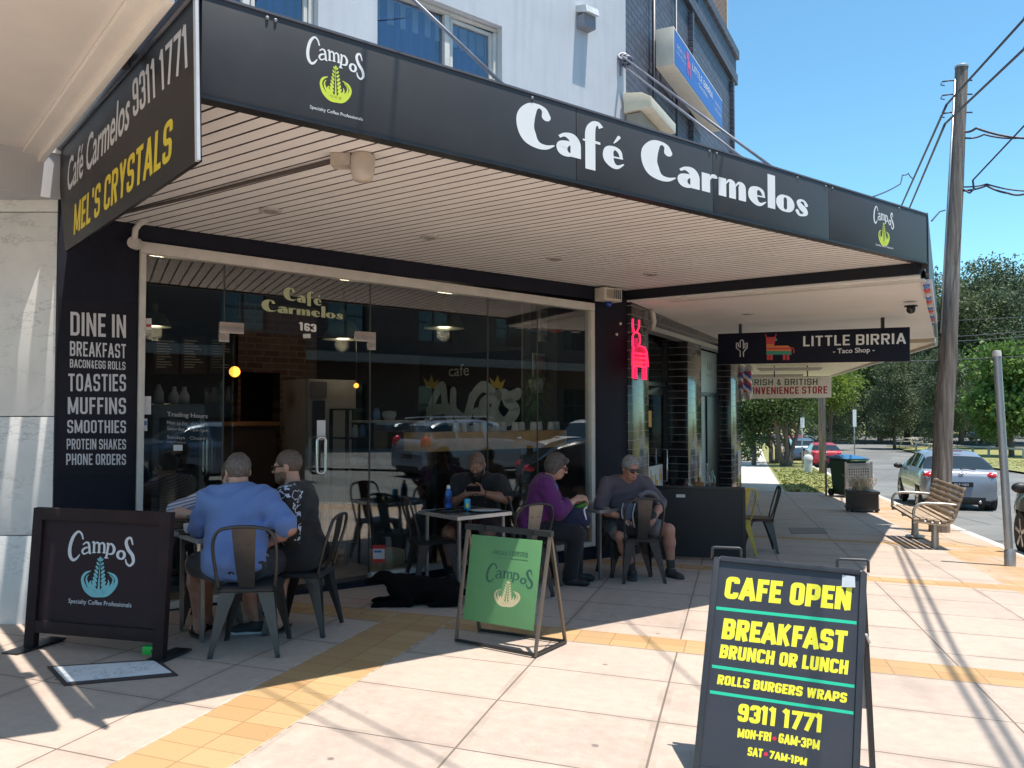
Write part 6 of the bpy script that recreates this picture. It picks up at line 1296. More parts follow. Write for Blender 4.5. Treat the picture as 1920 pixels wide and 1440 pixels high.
def person(label, xy, f, skin, P):
    """P: pose and build. local frame: +y the way the hips face, x to the person's right, z up, floor at 0 (metres)"""
    t = thing('person', label, 'person', (xy[0], xy[1], gz(*xy)), face(*f), s=S); bw = P.get('w', 1.); bel = P.get('belly', 1.); lean = R(P.get('lean', 8)); z0 = P.get('seat', .45) + .10
    tw = R(P.get('twist', 0)); ct, st = math.cos(tw), math.sin(tw)
    def sp(x, y, z):
        yy = y * math.cos(lean) + z * math.sin(lean) * (1 + .25 * z); zz = z * math.cos(lean) - y * math.sin(lean); u = min(1, z / .4); xx = x * (1 - u) + (x * ct - yy * st) * u; yy2 = yy * (1 - u) + (x * st + yy * ct) * u
        return np.array((xx + P.get('sway', 0) * z, yy2 - .02, z0 + zz))
    Ml = rot(tw, -lean)
    T = Field(); T.ell(sp(0, -.01, .02), (.185 * bw, .135 * bel, .12), Ml, .05).ell(sp(0, .025 * bel, .16), (.165 * bw * bel ** .5, .125 * bel, .15), Ml, .06).ell(sp(0, .0, .33), (.175 * bw, .115 * (.6 + .4 * bel), .16), Ml, .06)
    sh = {}
    for sx in (-1, 1): sh[sx] = sp(sx * (.175 * bw), .0, .445); T.cap(sp(sx * .06, -.01, .47), sh[sx], .068, .068, .05)
    T.ell(sp(0, -.05, .40), (.15 * bw, .07, .10), Ml, .05)
    nk = sp(0, -.01, .50); hd = nk + np.array(P.get('head', (0, .07, .145))); HM = rot(R(P.get('yaw', 0)), R(P.get('pitch', 0)), R(P.get('roll', 0))); H = lambda x, y, z: hd + HM @ np.array((x, y, z))
    hips = {sx: np.array((sx * .095, 0, z0 - .01)) for sx in (-1, 1)}
    arms, legs = {}, {}
    for sx, k in ((-1, 'L'), (1, 'R')):
        e, w_ = ik(sh[sx], P['hand' + k], .285, .255, P.get('elbow' + k, (sx * .6, -.2, -1))); arms[sx] = (e, w_); kn, an = ik(hips[sx], P['foot' + k], .43, .42, P.get('knee' + k, (sx * .15, 1, .6))); legs[sx] = (kn, an)
    B = Field(); B.p += T.p
    fat = P.get('limb', 1.)
    B.cap(nk - np.array((0, 0, .04)), H(0, -.02, -.06), .062 * P.get('neck', 1.), .056 * P.get('neck', 1.), .03)
    # head: skull, face, jaw, nose, brow, cheeks, ears
    B.ell(H(0, -.012, .035), (.076, .096, .092), HM, .02).ell(H(0, .028, -.03), (.062, .068, .083), HM, .03).ell(H(0, .055, -.085), (.036, .034, .030), HM, .03)
    B.cap(H(-.034, .083, .026), H(.034, .083, .026), .011, .011, .014).cap(H(0, .092, .016), H(0, .112, -.022), .0085, .0145, .012).ell(H(-.010, .104, -.024), (.009, .009, .007), HM, .008).ell(H(.010, .104, -.024), (.009, .009, .007), HM, .008)
    for sx in (-1, 1): B.ell(H(sx * .040, .066, -.018), (.022, .02, .02), HM, .02).ell(H(sx * .078, -.008, -.004), (.010, .022, .033), HM, .008); B.cut(H(sx * .031, .101, .008), (.014, .012, .009), HM)
    B.cap(H(-.020, .094, -.056), H(.020, .094, -.056), .0055, .0055, .006).cap(H(-.017, .092, -.066), H(.017, .092, -.066), .0065, .0065, .006)
    for sx, k in ((-1, 'L'), (1, 'R')):
        e, w_ = arms[sx]; B.cap(sh[sx], e, .056 * fat, .043 * fat, .03).cap(e, e + (w_ - e) * .35, .043 * fat, .043 * fat, .02).cap(e + (w_ - e) * .35, w_, .042 * fat, .028 * fat ** .5, .02)
        dd = np.array(P.get('hdir' + k, w_ - e), float); hand(B, w_, dd, P.get('palm' + k, (0, 0, -1)), -sx, P.get('curl' + k, .55))
        kn, an = legs[sx]; B.cap(hips[sx], kn, .088 * fat, .060 * fat, .04).cap(kn, kn + (an - kn) * .32, .058 * fat, .060 * fat, .03).cap(kn + (an - kn) * .32, an, .058 * fat, .037, .03)
        fd = np.array(P.get('toe' + k, (sx * .25, 1, 0)), float); fd /= np.linalg.norm(fd); an2 = an.copy(); legs[sx] = (kn, an, fd); B.cap(an, an - fd * .03 + np.array((0, 0, -.035)), .034, .034, .02).cap(an + np.array((0, 0, -.03)), an + fd * .12 + np.array((0, 0, -.055)), .036, .026, .03).ell(an + fd * .15 + np.array((0, 0, -.06)), (.042, .045, .018), None, .02)
    fbuild(B, 'body', skin, t, P.get('res', .0075))
    return t, dict(sp=sp, Ml=Ml, T=T, sh=sh, arms=arms, legs=legs, hips=hips, H=H, HM=HM, nk=nk, bw=bw, bel=bel, fat=fat, z0=z0)
def shirt(t, D, m, sleeve=.75, hem=-.06, infl=.014, wr=.004, name='shirt', seed=0, neck=.075, neckf=.02, h=.009, long=False, wf=28.):
    F = Field(); F.p += D['T'].p
    for sx in (-1, 1):
        e, w_ = D['arms'][sx]; F.cap(D['sh'][sx], D['sh'][sx] + (e - D['sh'][sx]) * min(1, sleeve), .064 * D['fat'], .056 * D['fat'], .035)
        if long: F.cap(e, e + (w_ - e) * long, .056 * D['fat'], .042 * D['fat'], .025)
    F.cut(D['nk'] + np.array((0, neckf, .045)), (neck, neck, .07)); F.plane(D['sp'](0, 0, hem), (0, 0, -1)); return fbuild(F, name, m, t, h, inflate=infl, wrinkle=wr * 1.35, seed=seed, wf=wf)
def trousers(t, D, m, to=.85, infl=.016, name='shorts', shin=0., seed=1, h=.009):
    F = Field(); F.ell(D['sp'](0, -.01, .02), (.187 * D['bw'], .137 * D['bel'], .125), D['Ml'], .05)
    for sx in (-1, 1):
        kn, an, fd = D['legs'][sx]; F.cap(D['hips'][sx], D['hips'][sx] + (kn - D['hips'][sx]) * to, .094 * D['fat'], .074 * D['fat'], .04)
        if shin: F.cap(kn, kn + (an - kn) * shin, .068 * D['fat'], .058, .03)
    F.plane(D['sp'](0, 0, .10), (0, 0, 1)); return fbuild(F, name, m, t, h, inflate=infl, wrinkle=.003, seed=seed)
def hair(t, D, m, kind='short', thick=.012):
    H, HM = D['H'], D['HM']; F = Field(); F.ell(H(0, -.014, .037), (.077 + thick, .097 + thick, .093 + thick), HM, .02)
    if kind == 'bob':
        F.ell(H(0, -.035, -.01), (.102, .085, .095), HM, .03); F.cap(H(-.05, .07, .085), H(.045, .078, .08), .028, .026, .02)
        for sx in (-1, 1): F.cap(H(sx * .082, .0, .02), H(sx * .082, .005, -.065), .026, .018, .02)
        F.cut(H(0, .10, -.03), (.07, .062, .095), HM)
    else:
        F.cut(H(0, .11, -.025), (.095, .085, .098), HM); F.cut(H(0, .05, -.115), (.12, .11, .085), HM); F.cut(H(0, -.08, -.13), (.12, .1, .07), HM)
        for sx in (-1, 1): F.cut(H(sx * .09, .012, -.02), (.022, .032, .045), HM)
    return fbuild(F, 'hair', m, t, .0065, wrinkle=.0022 if kind != 'buzz' else .0005, wf=190.)
def at_head(D, mb): # mesh built in head space -> person's space
    M_ = Matrix([[*D['HM'][i], D['H'](0, 0, 0)[i]] for i in range(3)] + [[0, 0, 0, 1]]); return mb.xf(M_)
LENS = mat('dark lens', (.010, .009, .010), .08, var=0.)
def shades(t, D, m=None, lens=None, r=.024):
    fr = MB()
    for sx in (-1, 1): fr.tube([(sx * .062, .088, .012), (sx * .080, .05, .016), (sx * .081, -.01, .012), (sx * .080, -.025, .0)], .0032, 5)
    fr.tube([(-.062, .092, .018), (-.03, .112, .022), (0, .117, .020), (.03, .112, .022), (.062, .092, .018)], .0036, 5); g = at_head(D, fr).build('sunglasses', m or BLACKM, t, smooth=True)
    for sx in (-1, 1):
        q = MB(); q.ell((sx * .034, .108, .004), (r * 1.25, .007, r * .82), Matrix.Rotation(-sx * R(16), 3, 'Z'), 16, 8); at_head(D, q).build('lens', lens or LENS, g, smooth=True)
EYEM = mat('eye white', (.36, .32, .29), .3, var=0.); IRIS = mat('dark iris', (.03, .018, .01), .2, var=0.); LIP = mat('lips', (.36, .14, .12), .5, var=.1)
def eyes(t, D):
    for sx in (-1, 1):
        q = MB(); q.ell((sx * .031, .0925, .007), (.0115, .010, .0058)); e = at_head(D, q).build("eye", EYEM, t, smooth=True); q = MB(); q.ell((sx * .031, .0995, .005), (.0055, .004, .0055)); at_head(D, q).build('iris', IRIS, e, smooth=True)
def mouth(t, D):
    q = MB(); q.tube([(-.022, .0955, -.060), (-.008, .1005, -.0575), (0, .1005, -.0585), (.008, .1005, -.0575), (.022, .0955, -.060)], [.002, .0042, .0038, .0042, .002], 6).tube([(-.02, .0955, -.0625), (0, .1, -.068), (.02, .0955, -.0625)], [.002, .005, .002], 6); at_head(D, q).build('mouth', LIP, t, smooth=True)
def beard(t, D, m, long=0., infl=.006, h=.0065):
    H, HM = D['H'], D['HM']; F = Field(); F.ell(H(0, .030, -.045), (.066, .070, .075), HM, .03).ell(H(0, .060, -.09), (.040, .040, .034 + long * .3), HM, .03)
    if long: F.cap(H(0, .065, -.09), H(0, .085, -.12 - long), .045, .025, .03)
    F.cut(H(0, .075, .022), (.085, .06, .062), HM); F.cut(H(0, .10, -.060), (.024, .02, .008), HM); return fbuild(F, 'beard', m, t, h, inflate=infl, wrinkle=.0015, wf=160.)
def shoes(t, D, m, sole=None, low=.0):
    for sx in (-1, 1):
        kn, an, fd = D['legs'][sx]; F = Field(); z = np.array((0, 0, 1)); F.cap(an - fd * .03 - z * .035, an + fd * .03 - z * .045, .044, .043, .03).cap(an - fd * .0 - z * .05, an + fd * .13 - z * .058, .046, .036, .03).ell(an + fd * .145 - z * .062, (.05, .055, .03), None, .03).cap(an - z * .03, an + z * .01, .046, .047, .02)
        b = an[2] - .088; F.plane((0, 0, b), (0, 0, -1)); F.plane((0, 0, an[2] + .005), (0, 0, 1)); s_ = fbuild(F, 'shoe', m, t, .008)
        if sole:
            G = Field(); G.cap(an - fd * .04 - z * .075, an + fd * .15 - z * .075, .050, .052, .02); G.plane((0, 0, b - .004), (0, 0, -1)); G.plane((0, 0, b + .02), (0, 0, 1)); fbuild(G, 'sole', sole, s_, .008)
def socks(t, D, m):
    for sx in (-1, 1):
        kn, an, fd = D['legs'][sx]; F = Field().cap(an, an + (kn - an) / np.linalg.norm(kn - an) * .10, .043, .047, .01); fbuild(F, 'sock', m, t, .008)
def thongs(t, D):
    for sx in (-1, 1):
        kn, an, fd = D['legs'][sx]; b = an[2] - .088; a_ = math.atan2(-fd[0], fd[1]); c = an + fd * .06; q = MB(); pts = []
        for i in range(20): u = 6.2832 * i / 20; pts.append((.05 * math.sin(u) * (1 + .12 * math.cos(u)), .125 * math.cos(u), 0))
        M_ = Matrix.Translation((c[0], c[1], b)) @ Matrix.Rotation(a_, 4, 'Z'); q.prism(pts, (0, 0, .014)); q.xf(M_); so = q.build('flip_flop', BLACKM, t); q = MB().tube([(-.045, -.02, .02), (-.03, .03, .055), (0, .07, .05), (.03, .03, .055), (.045, -.02, .02)], .006, 6).tube([(0, .07, .05), (0, .085, .02)], .005, 6).xf(M_); q.build('strap', BLACKM, so, smooth=True)
def hair_mat(name, c):
    g = NB(name); n = g.n('ShaderNodeMapping', {'Vector': g.tc.outputs['Object'], 'Scale': (60., 60., 18.)}); v = g.noise(2., 5, n.outputs[0], .7); g.col(g.mix(g.ramp(v, .35, .7), tuple(x * .45 for x in c), tuple(min(1, x * 1.5) for x in c))); g.rough(.55); g.bump(v, .6, .006); return g.m
def fabric(name, c, fn=None, var=.1):
    g = NB(name); n1 = g.noise(3, 5); n2 = g.noise(260, 2); base = g.mix(g.ramp(n1, .3, .7), tuple(x * (1 - var) for x in c), tuple(x * (1 + var) for x in c)); g.col(fn(g, base) if fn else base); g.rough(.85); g.b.inputs['Sheen Weight'].default_value = .12; g.bump(n2, .15, .002); return g.m
SK1 = skin_mat('fair skin', (.50, .29, .21)); SK2 = skin_mat('tanned skin', (.33, .175, .115)); SK3 = skin_mat('pale skin', (.55, .34, .26)); SK4 = skin_mat('ruddy skin', (.46, .24, .175))

# ---- man in blue, back turned
def splash(lo, hi, sc_, col_):
    def f(g, base): return g.mix(g.math('GREATER_THAN', g.noise(sc_, 3, None, .5), lo), base, col_)
    return f
x, f = CH['blue']
t, D = person('heavy man in a blue tee shirt seated with his back turned', (-1.765, 5.30), f, SK1, dict(w=.99, belly=1.3, lean=14, limb=1.03, neck=1.18, head=(-.015, .05, .135), yaw=22, pitch=-6, handL=(-.17, .40, .80), elbowL=(-.7, -.2, -1), handR=(.19, .17, .66), elbowR=(1, -.5, -.35), palmR=(-.2, .3, -1), hdirR=(-.5, .75, -.25), hdirL=(.6, .7, -.1), footL=(-.30, .28, .088), kneeL=(-.75, 1, .8), footR=(.24, .36, .088), kneeR=(.35, 1, .7), toeL=(-.5, 1, 0), res=.0062))
shirt(t, D, fabric('blue jersey', (.115, .20, .45)), .82, -.115, .030, .0075, 'tee_shirt', 2, h=.0075, wf=24.); trousers(t, D, fabric('navy print shorts', (.016, .014, .022), splash(.66, 0, 14, (.5, .5, .52))), .82)
hair(t, D, hair_mat('grey brown hair', (.12, .10, .09)), 'short', .010); thongs(t, D); eyes(t, D); mouth(t, D)
# ---- striped person, mostly hidden
def stripes(g, base):
    sp_ = g.n('ShaderNodeSeparateXYZ', {0: g.tc.outputs['Object']}); v = g.math('SINE', g.math('MULTIPLY', g.math('ADD', sp_.outputs[2], g.math('MULTIPLY', sp_.outputs[0], .25)), 260.)); return g.mix(g.math('GREATER_THAN', v, .1), base, (.20, .17, .26))
x, f = CH['striped']
t, D = person('person in a lilac striped top hidden behind the man in blue', (-2.03, 6.12), f, SK3, dict(lean=17, seat=.43, head=(0, .07, .11), pitch=-14, handR=(.23, .36, .85), elbowR=(1.5, -.2, -.25), hdirR=(-1, .5, -.1), handL=(.02, .36, .80), footL=(-.14, .34, .088), footR=(.16, .3, .088), sway=.0))
shirt(t, D, fabric('striped cotton', (.55, .52, .56), stripes), .9, -.10, .013, .003); trousers(t, D, fabric('striped shorts', (.42, .38, .44), stripes), .8); hair(t, D, hair_mat('brown hair', (.10, .06, .04)), 'short'); thongs(t, D); eyes(t, D); mouth(t, D)
e, w_ = D['arms'][1]; c = e + (w_ - e) * .86; q = MB().tube([tuple(c + .034 * (np.array((0, math.cos(a), math.sin(a))))) for a in [i * .5236 for i in range(12)]], .007, 6, closed=True); q.build('watch', mat('steel watch', (.6, .6, .6), .25, metal=.9, var=0.), t, smooth=True)
# ---- man in the black patterned shirt
def print_(g, base):
    sp_ = g.n('ShaderNodeSeparateXYZ', {0: g.tc.outputs['Object']}); gate = g.math('MULTIPLY', g.math('LESS_THAN', sp_.outputs[0], -.10), g.math('GREATER_THAN', sp_.outputs[1], -.02)); n = g.math('ABSOLUTE', g.math('SUBTRACT', g.noise(13, 2, None, .5), .5)); return g.mix(g.math('MULTIPLY', gate, g.math('LESS_THAN', n, .022)), base, (.55, .60, .72))
x, f = CH['black']
t, D = person('balding man in sunglasses and black patterned shirt, in profile', (-1.43, 5.78), f, SK1, dict(lean=12, head=(0, .055, .15), pitch=-6, yaw=4, handL=(-.12, .42, .70), elbowL=(-.55, -.1, -1), handR=(.16, .44, .74), hdirL=(.5, 1, .1), footL=(-.14, .30, .088), footR=(.14, .38, .088), seat=.46, res=.0068))
shirt(t, D, fabric('black print shirt', (.016, .015, .016), print_), .98, -.16, .018, .004, seed=5, h=.008); trousers(t, D, fabric('black shorts', (.012, .012, .014)), .9); hair(t, D, hair_mat('buzzed hair', (.13, .09, .07)), 'buzz', .003); beard(t, D, hair_mat('brown stubble', (.22, .12, .085)), 0., .0018); shades(t, D); shoes(t, D, mat('dark trainers', (.03, .03, .03), .6), mat('white sole', (.6, .6, .6), .6)); mouth(t, D)
# ---- bearded man with a phone
x, f = CH['beard']
t, D = person('bearded man in a black tee shirt looking down at his phone', (-.31, 8.02), (-.12, -1), SK2, dict(w=1.16, belly=1.15, lean=13, limb=1.12, neck=1.2, head=(.0, .075, .125), pitch=-26, yaw=-6, handL=(-.085, .36, .90), elbowL=(-1, .1, -.45), handR=(.085, .36, .885), elbowR=(.8, .0, -1), palmL=(.3, -1, .1), palmR=(-.3, -1, .1), hdirL=(.85, .35, .45), hdirR=(-.8, .35, .5), curlL=.75, curlR=.75, footL=(-.16, .40, .088), footR=(.22, .34, .088), kneeR=(.4, 1, .6), res=.007))
def redprint(g, base):
    sp_ = g.n('ShaderNodeSeparateXYZ', {0: g.tc.outputs['Object']}); gate = g.math('MULTIPLY', g.math('LESS_THAN', sp_.outputs[2], .80), g.math('LESS_THAN', g.math('ABSOLUTE', sp_.outputs[0]), .12)); return g.mix(g.math('MULTIPLY', gate, g.math('GREATER_THAN', g.noise(16, 3), .54)), base, (.16, .015, .03))
ts = shirt(t, D, fabric('black jersey', (.014, .014, .016), redprint), .85, -.07, .016, .004, 'tee_shirt', 8); trousers(t, D, fabric('dark red shorts', (.035, .012, .014), splash(.62, 0, 12, (.12, .02, .03))), .82); hair(t, D, hair_mat('shaved hair', (.19, .11, .08)), 'buzz', .0015); beard(t, D, hair_mat('black beard', (.022, .015, .012)), .05, .007); eyes(t, D); mouth(t, D); shoes(t, D, mat('black trainers', (.02, .02, .022), .6), mat('white sole', (.6, .6, .6), .6)); socks(t, D, BLACKM)
q = font_mesh('ROLO'); M_ = np.array(D['Ml']); place(q, tuple(D['sp'](.125, .158, .35)), (-1, 0, 0), tuple(M_ @ np.array((0, 0, 1.))), .19); q.build('print', OFFW, ts)
hw = (np.array(D['arms'][-1][1]) + D['arms'][1][1]) / 2 + np.array((0, .06, .055)); ph = thing('phone', 'black phone held in both hands by the bearded man', 'phone', frame(t) @ Vector(hw), t.rotation_euler.z, s=S); MB().obox((0, 0, 0), .15, .010, .074, Matrix.Rotation(R(-38), 3, 'X')).build('case', BLACKM, ph, bevel=.004); MB().obox((0, -.0058 * math.cos(R(38)), .0058 * math.sin(R(38)) * 1.0), .138, .001, .064, Matrix.Rotation(R(-38), 3, 'X')).build('screen', mat('phone screen', (.03, .035, .045), .08), ph)
for sx in (-1,): e, w_ = D['arms'][sx]; c = e + (w_ - e) * .9; u = (w_ - e) / np.linalg.norm(w_ - e); a_ = np.cross(u, (0, 0, 1)); a_ /= np.linalg.norm(a_); b_ = np.cross(u, a_); MB().tube([tuple(c + .036 * (a_ * math.cos(i * .5236) + b_ * math.sin(i * .5236))) for i in range(12)], .006, 6, closed=True).build('wristband', BLACKM, t, smooth=True)
# ---- woman in purple
x, f = CH['woman']
t, D = person('grey haired woman in a purple jacket looking into her bag', (.20, 7.74), (1, -.05), SK3, dict(w=.98, belly=1.08, lean=17, head=(0, .095, .125), pitch=-20, yaw=-8, handL=(-.06, .43, .80), elbowL=(-.8, -.25, -1), handR=(.05, .42, .83), elbowR=(.6, -.2, -1), palmL=(.6, .1, -.8), palmR=(-.6, .1, -.8), hdirL=(.35, .9, .25), hdirR=(-.3, .9, .2), curlL=.7, curlR=.7, footL=(-.08, .42, .088), footR=(.12, .36, .088), toeL=(-.1, 1, 0), res=.0068))
j = shirt(t, D, fabric('purple knit', (.125, .018, .135)), 1., -.14, .022, .004, 'jacket', 4, neck=.085, neckf=.035, h=.008, long=.45); trousers(t, D, fabric('black trousers', (.013, .013, .016)), 1., shin=.95, name='trousers'); hair(t, D, hair_mat('grey bob hair', (.105, .085, .078)), 'bob'); shades(t, D, mat('red frames', (.10, .02, .02), .3), mat('red lens', (.14, .03, .03), .1, var=0.), .021); shoes(t, D, mat('dark shoes', (.02, .018, .018), .6)); socks(t, D, mat('blue sock', (.25, .3, .5), .8)); mouth(t, D)
q = Field().ell(D['sp'](0, .085, .36), (.05, .05, .12), D['Ml'], .03); fbuild(q, 'blouse', fabric('blue blouse', (.12, .18, .46)), t, .008, inflate=.012)
lap = Vector((0, .37, .645)); bg_ = thing('handbag', 'navy blue bag with white rim resting on the lap of the woman', 'bag', frame(t) @ lap, t.rotation_euler.z, s=S); NVB = fabric('navy canvas', (.018, .022, .06)); q = Field().ell((0, 0, .02), (.13, .165, .10), None, .03).cap((-.05, -.1, -.02), (-.05, .12, -.02), .085, .085, .04).cap((.05, -.1, -.02), (.05, .12, -.02), .085, .085, .04); q.plane((0, .02, .085), (0, -.22, 1)); fbuild(q, 'body', NVB, bg_, .008, wrinkle=.004)
MB().tube([(-.10, .13, .09), (0, .165, .11), (.10, .13, .09), (.12, .15, 0), (.08, .17, -.08), (-.08, .17, -.08), (-.12, .15, 0)], .009, 6, closed=True).build('rim', WHITE, bg_, smooth=True); MB().tube([tuple(p) for p in spline([(-.13, -.10, .05), (-.15, -.13, -.02), (-.155, -.12, -.10), (-.155, -.06, -.105), (-.14, -.04, -.02), (-.13, -.06, .05)], 5)], .0055, 6).build('loop_handle', PAL, bg_, smooth=True)
gw_ = tag(fbuild(Field().cap((0, -.03, .0), (0, .04, .03), .018, .022, .02).cap((0, .02, .01), (0, .07, .06), .014, .010, .02), 'pouch', mat('grass green plastic', (.10, .38, .05), .4), None, .006), 'small bright green pouch poking out of the navy bag', 'pouch'); gw_.location = frame(bg_) @ Vector((-.03, .10, .10)); gw_.rotation_euler = (0, 0, t.rotation_euler.z); gw_.scale = (S,) * 3
# ---- grey haired man by the barrier
t, D = person('grey haired man in sunglasses and grey tee shirt by the barrier', (1.10, 8.28), (.12, -1), SK4, dict(w=1.1, belly=1.15, lean=20, limb=1.05, neck=1.1, head=(-.02, .09, .12), pitch=-14, yaw=14, handL=(-.20, .47, .66), elbowL=(-1, -.1, -.5), handR=(.12, .40, .66), elbowR=(1, -.2, -.7), hdirL=(.5, .8, -.2), hdirR=(-.5, .8, -.1), palmL=(.4, -.2, -.8), footL=(-.46, .22, .088), kneeL=(-.9, 1, .75), footR=(-.02, .30, .088), kneeR=(.35, 1, .6), toeL=(-.35, 1, 0), res=.007))
shirt(t, D, fabric('mauve grey jersey', (.105, .085, .105)), .95, -.08, .017, .005, 'tee_shirt', 11); trousers(t, D, fabric('grey shorts', (.20, .19, .20)), .72); hair(t, D, hair_mat('silver hair', (.26, .245, .24)), 'short', .011); shades(t, D); mouth(t, D); BSH = mat('brown boots', (.05, .042, .036), .7, var=.3); shoes(t, D, BSH, BLACKM); socks(t, D, mat('dark sock', (.06, .055, .05), .9))
c = (D['arms'][-1][1] + D['arms'][1][1]) / 2 + np.array((-.05, .06, .02)); q = Field().ell((0, 0, 0), (.13, .09, .06), None, .02).cap((-.08, 0, .02), (.08, .02, .03), .05, .05, .03); o = tag(fbuild(q, 'pouch', fabric('black pouch', (.015, .015, .018)), None, .008, wrinkle=.004), 'soft black pouch held over the knees of the grey haired man', 'pouch'); o.location = frame(t) @ Vector(c); o.rotation_euler = (0, 0, t.rotation_euler.z); o.scale = (S,) * 3
# ---- backpack on the empty chair
x, f = CH['bag']; bp = thing('backpack', 'black and blue grey backpack slumped on the turned chair', 'backpack', Vector((x[0], x[1], gz(*x) + .455 * S)), face(*f), s=S)
q = Field().ell((-.02, .02, .19), (.17, .13, .20), rot(R(20), R(8)), .04).ell((-.10, .0, .10), (.12, .11, .10), None, .05).ell((.07, .08, .16), (.09, .07, .13), None, .04); q.plane((0, 0, .004), (0, 0, -1)); fbuild(q, 'body', fabric('black nylon', (.016, .016, .02)), bp, .008, wrinkle=.005)
q = Field().ell((-.11, -.07, .24), (.075, .055, .12), rot(R(25), R(10), R(-18)), .03); fbuild(q, 'front_pocket', fabric('slate blue nylon', (.075, .10, .17)), bp, .008, wrinkle=.004); q = Field().ell((.03, -.02, .33), (.10, .075, .07), None, .03); fbuild(q, 'top_flap', fabric('grey nylon', (.13, .13, .15)), bp, .008, wrinkle=.004)
MB().tube([tuple(p) for p in spline([(.0, -.05, .40), (.10, -.02, .44), (.21, .03, .40), (.24, .05, .27), (.20, .05, .14), (.12, .06, .06)], 6)], .022, 8).build('strap', MATS['grey nylon'], bp, smooth=True)
for s_ in ([(-.17, -.08, .34), (-.19, -.10, .22), (-.13, -.13, .12)], [(-.06, -.13, .34), (-.09, -.145, .22), (-.07, -.14, .10)]): MB().tube([tuple(p) for p in spline(s_, 5)], .007, 6).build('piping', PAL, bp, smooth=True)
# ---- dog
c = gp(795, 1132); dg = thing('dog', 'black dog lying on the shaded pavement beside the green sign', 'dog', c, R(98), s=S * .93)       # local +y is forwards
F = Field(); F.ell((0, -.20, .115), (.125, .17, .115), None, .06).ell((0, .05, .13), (.12, .2, .13), None, .07).ell((0, .21, .15), (.105, .12, .135), None, .06)
F.cap((0, .26, .18), (-.02, .33, .25), .075, .062, .05).ell((-.03, .38, .265), (.062, .075, .06), None, .03).cap((-.035, .42, .255), (-.04, .515, .225), .042, .026, .025).ell((-.04, .52, .231), (.017, .014, .013), None, .01)
for sx in (-1, 1):
    F.ell((-.03 + sx * .062, .355, .255), (.016, .034, .055), rot(0, 0, sx * R(20)), .015)
    F.cap((sx * .10, .20, .12), (sx * .12, .14, .045), .055, .042, .03).cap((sx * .12, .14, .04), (sx * .10, .40, .03), .034, .026, .02).ell((sx * .10, .43, .026), (.032, .05, .024), None, .02)
    for k in (-1, 0, 1): F.cap((sx * .10 + k * .014, .45, .022), (sx * .10 + k * .016, .475, .018), .012, .011, .006)
    F.ell((sx * .12, -.22, .09), (.065, .13, .09), None, .04).cap((sx * .13, -.12, .06), (sx * .15, -.30, .04), .045, .032, .02).cap((sx * .15, -.30, .035), (sx * .16, -.10, .028), .03, .026, .02).ell((sx * .16, -.07, .026), (.03, .05, .022), None, .02)
F.cap((.02, -.34, .10), (.06, -.50, .05), .034, .026, .03).cap((.06, -.50, .05), (.02, -.68, .035), .028, .016, .02); F.plane((0, 0, .002), (0, 0, -1)); DF_ = hair_mat('black fur', (.007, .006, .0055)); DF_.node_tree.nodes['Principled BSDF'].inputs['Roughness'].default_value = .95; DF_.node_tree.nodes['Principled BSDF'].inputs['Specular IOR Level'].default_value = .12; fbuild(F, 'body', DF_ if True else hair_mat('black fur', (.007, .006, .0055)), dg, .007, wrinkle=.003, wf=120.)
for sx in (-1, 1): MB().ell((-.03 + sx * .028, .432, .285), (.009, .009, .009)).build('eye', IRIS, dg, smooth=True)
# ================================================================== VEHICLES, TREES, FENCE AND THE FAR SIDE
def car_paint(name, c, metal=.4, rough=.28): return mat(name, c, rough, metal=metal, var=0., coat=.6)
TYRE = mat('tyre rubber', (.018, .018, .02), .75); RIM = mat('alloy rim', (.45, .45, .47), .3, metal=.8, var=.05); CGL = mat('car glass', (.02, .026, .03), .04, var=0., spec=.8); TAIL = mat('tail lamp red', (.55, .02, .03), .15, var=.05, coat=.5); HEAD = mat('headlamp', (.6, .62, .66), .08, var=0.); TRIM = mat('black trim', (.018, .018, .02), .5)
def lerp_tab(tab, x): return float(np.interp(x, [a for a, _ in tab], [b for _, b in tab]))
KINDS = {
 # length, half width, top profile (x from rear 0 to front 1 -> z), belt line, cabin range (rear base, rear top, front top, front base), glass rows
 'hatch': dict(L=3.95, W=.86, H=1.48, top=[(0, .86), (.02, .98), (.05, 1.04), (.17, 1.36), (.26, 1.455), (.42, 1.48), (.56, 1.43), (.74, 1.0), (.80, .95), (.93, .82), (.98, .68), (1, .55)], belt=[(0, .97), (.1, .98), (.7, .92), (1, .7)], rg=(.055, .165), fg=(.575, .735), sg=(.14, .70), pil=(.30, .48)),
 'wagon': dict(L=4.6, W=.90, H=1.66, top=[(0, .90), (.015, 1.05), (.03, 1.12), (.09, 1.52), (.16, 1.63), (.45, 1.66), (.58, 1.58), (.73, 1.10), (.79, 1.04), (.95, .92), (.985, .75), (1, .55)], belt=[(0, 1.08), (.7, 1.02), (1, .8)], rg=(.03, .085), fg=(.59, .72), sg=(.07, .70), pil=(.24, .46)),
 'ute': dict(L=5.2, W=.92, H=1.80, top=[(0, 1.02), (.005, 1.06), (.34, 1.06), (.345, 1.12), (.40, 1.70), (.46, 1.79), (.60, 1.78), (.66, 1.70), (.76, 1.16), (.80, 1.12), (.96, 1.02), (.99, .85), (1, .6)], belt=[(0, 1.05), (.7, 1.10), (1, .9)], rg=(.352, .395), fg=(.665, .75), sg=(.37, .745), pil=(.47, .58)),
 'sedan': dict(L=4.5, W=.88, H=1.45, top=[(0, .80), (.01, .95), (.16, 1.02), (.31, 1.38), (.40, 1.45), (.55, 1.43), (.60, 1.38), (.76, .96), (.82, .92), (.96, .78), (.99, .65), (1, .5)], belt=[(0, .94), (.7, .90), (1, .7)], rg=(.175, .30), fg=(.61, .75), sg=(.23, .73), pil=(.40, .55))}
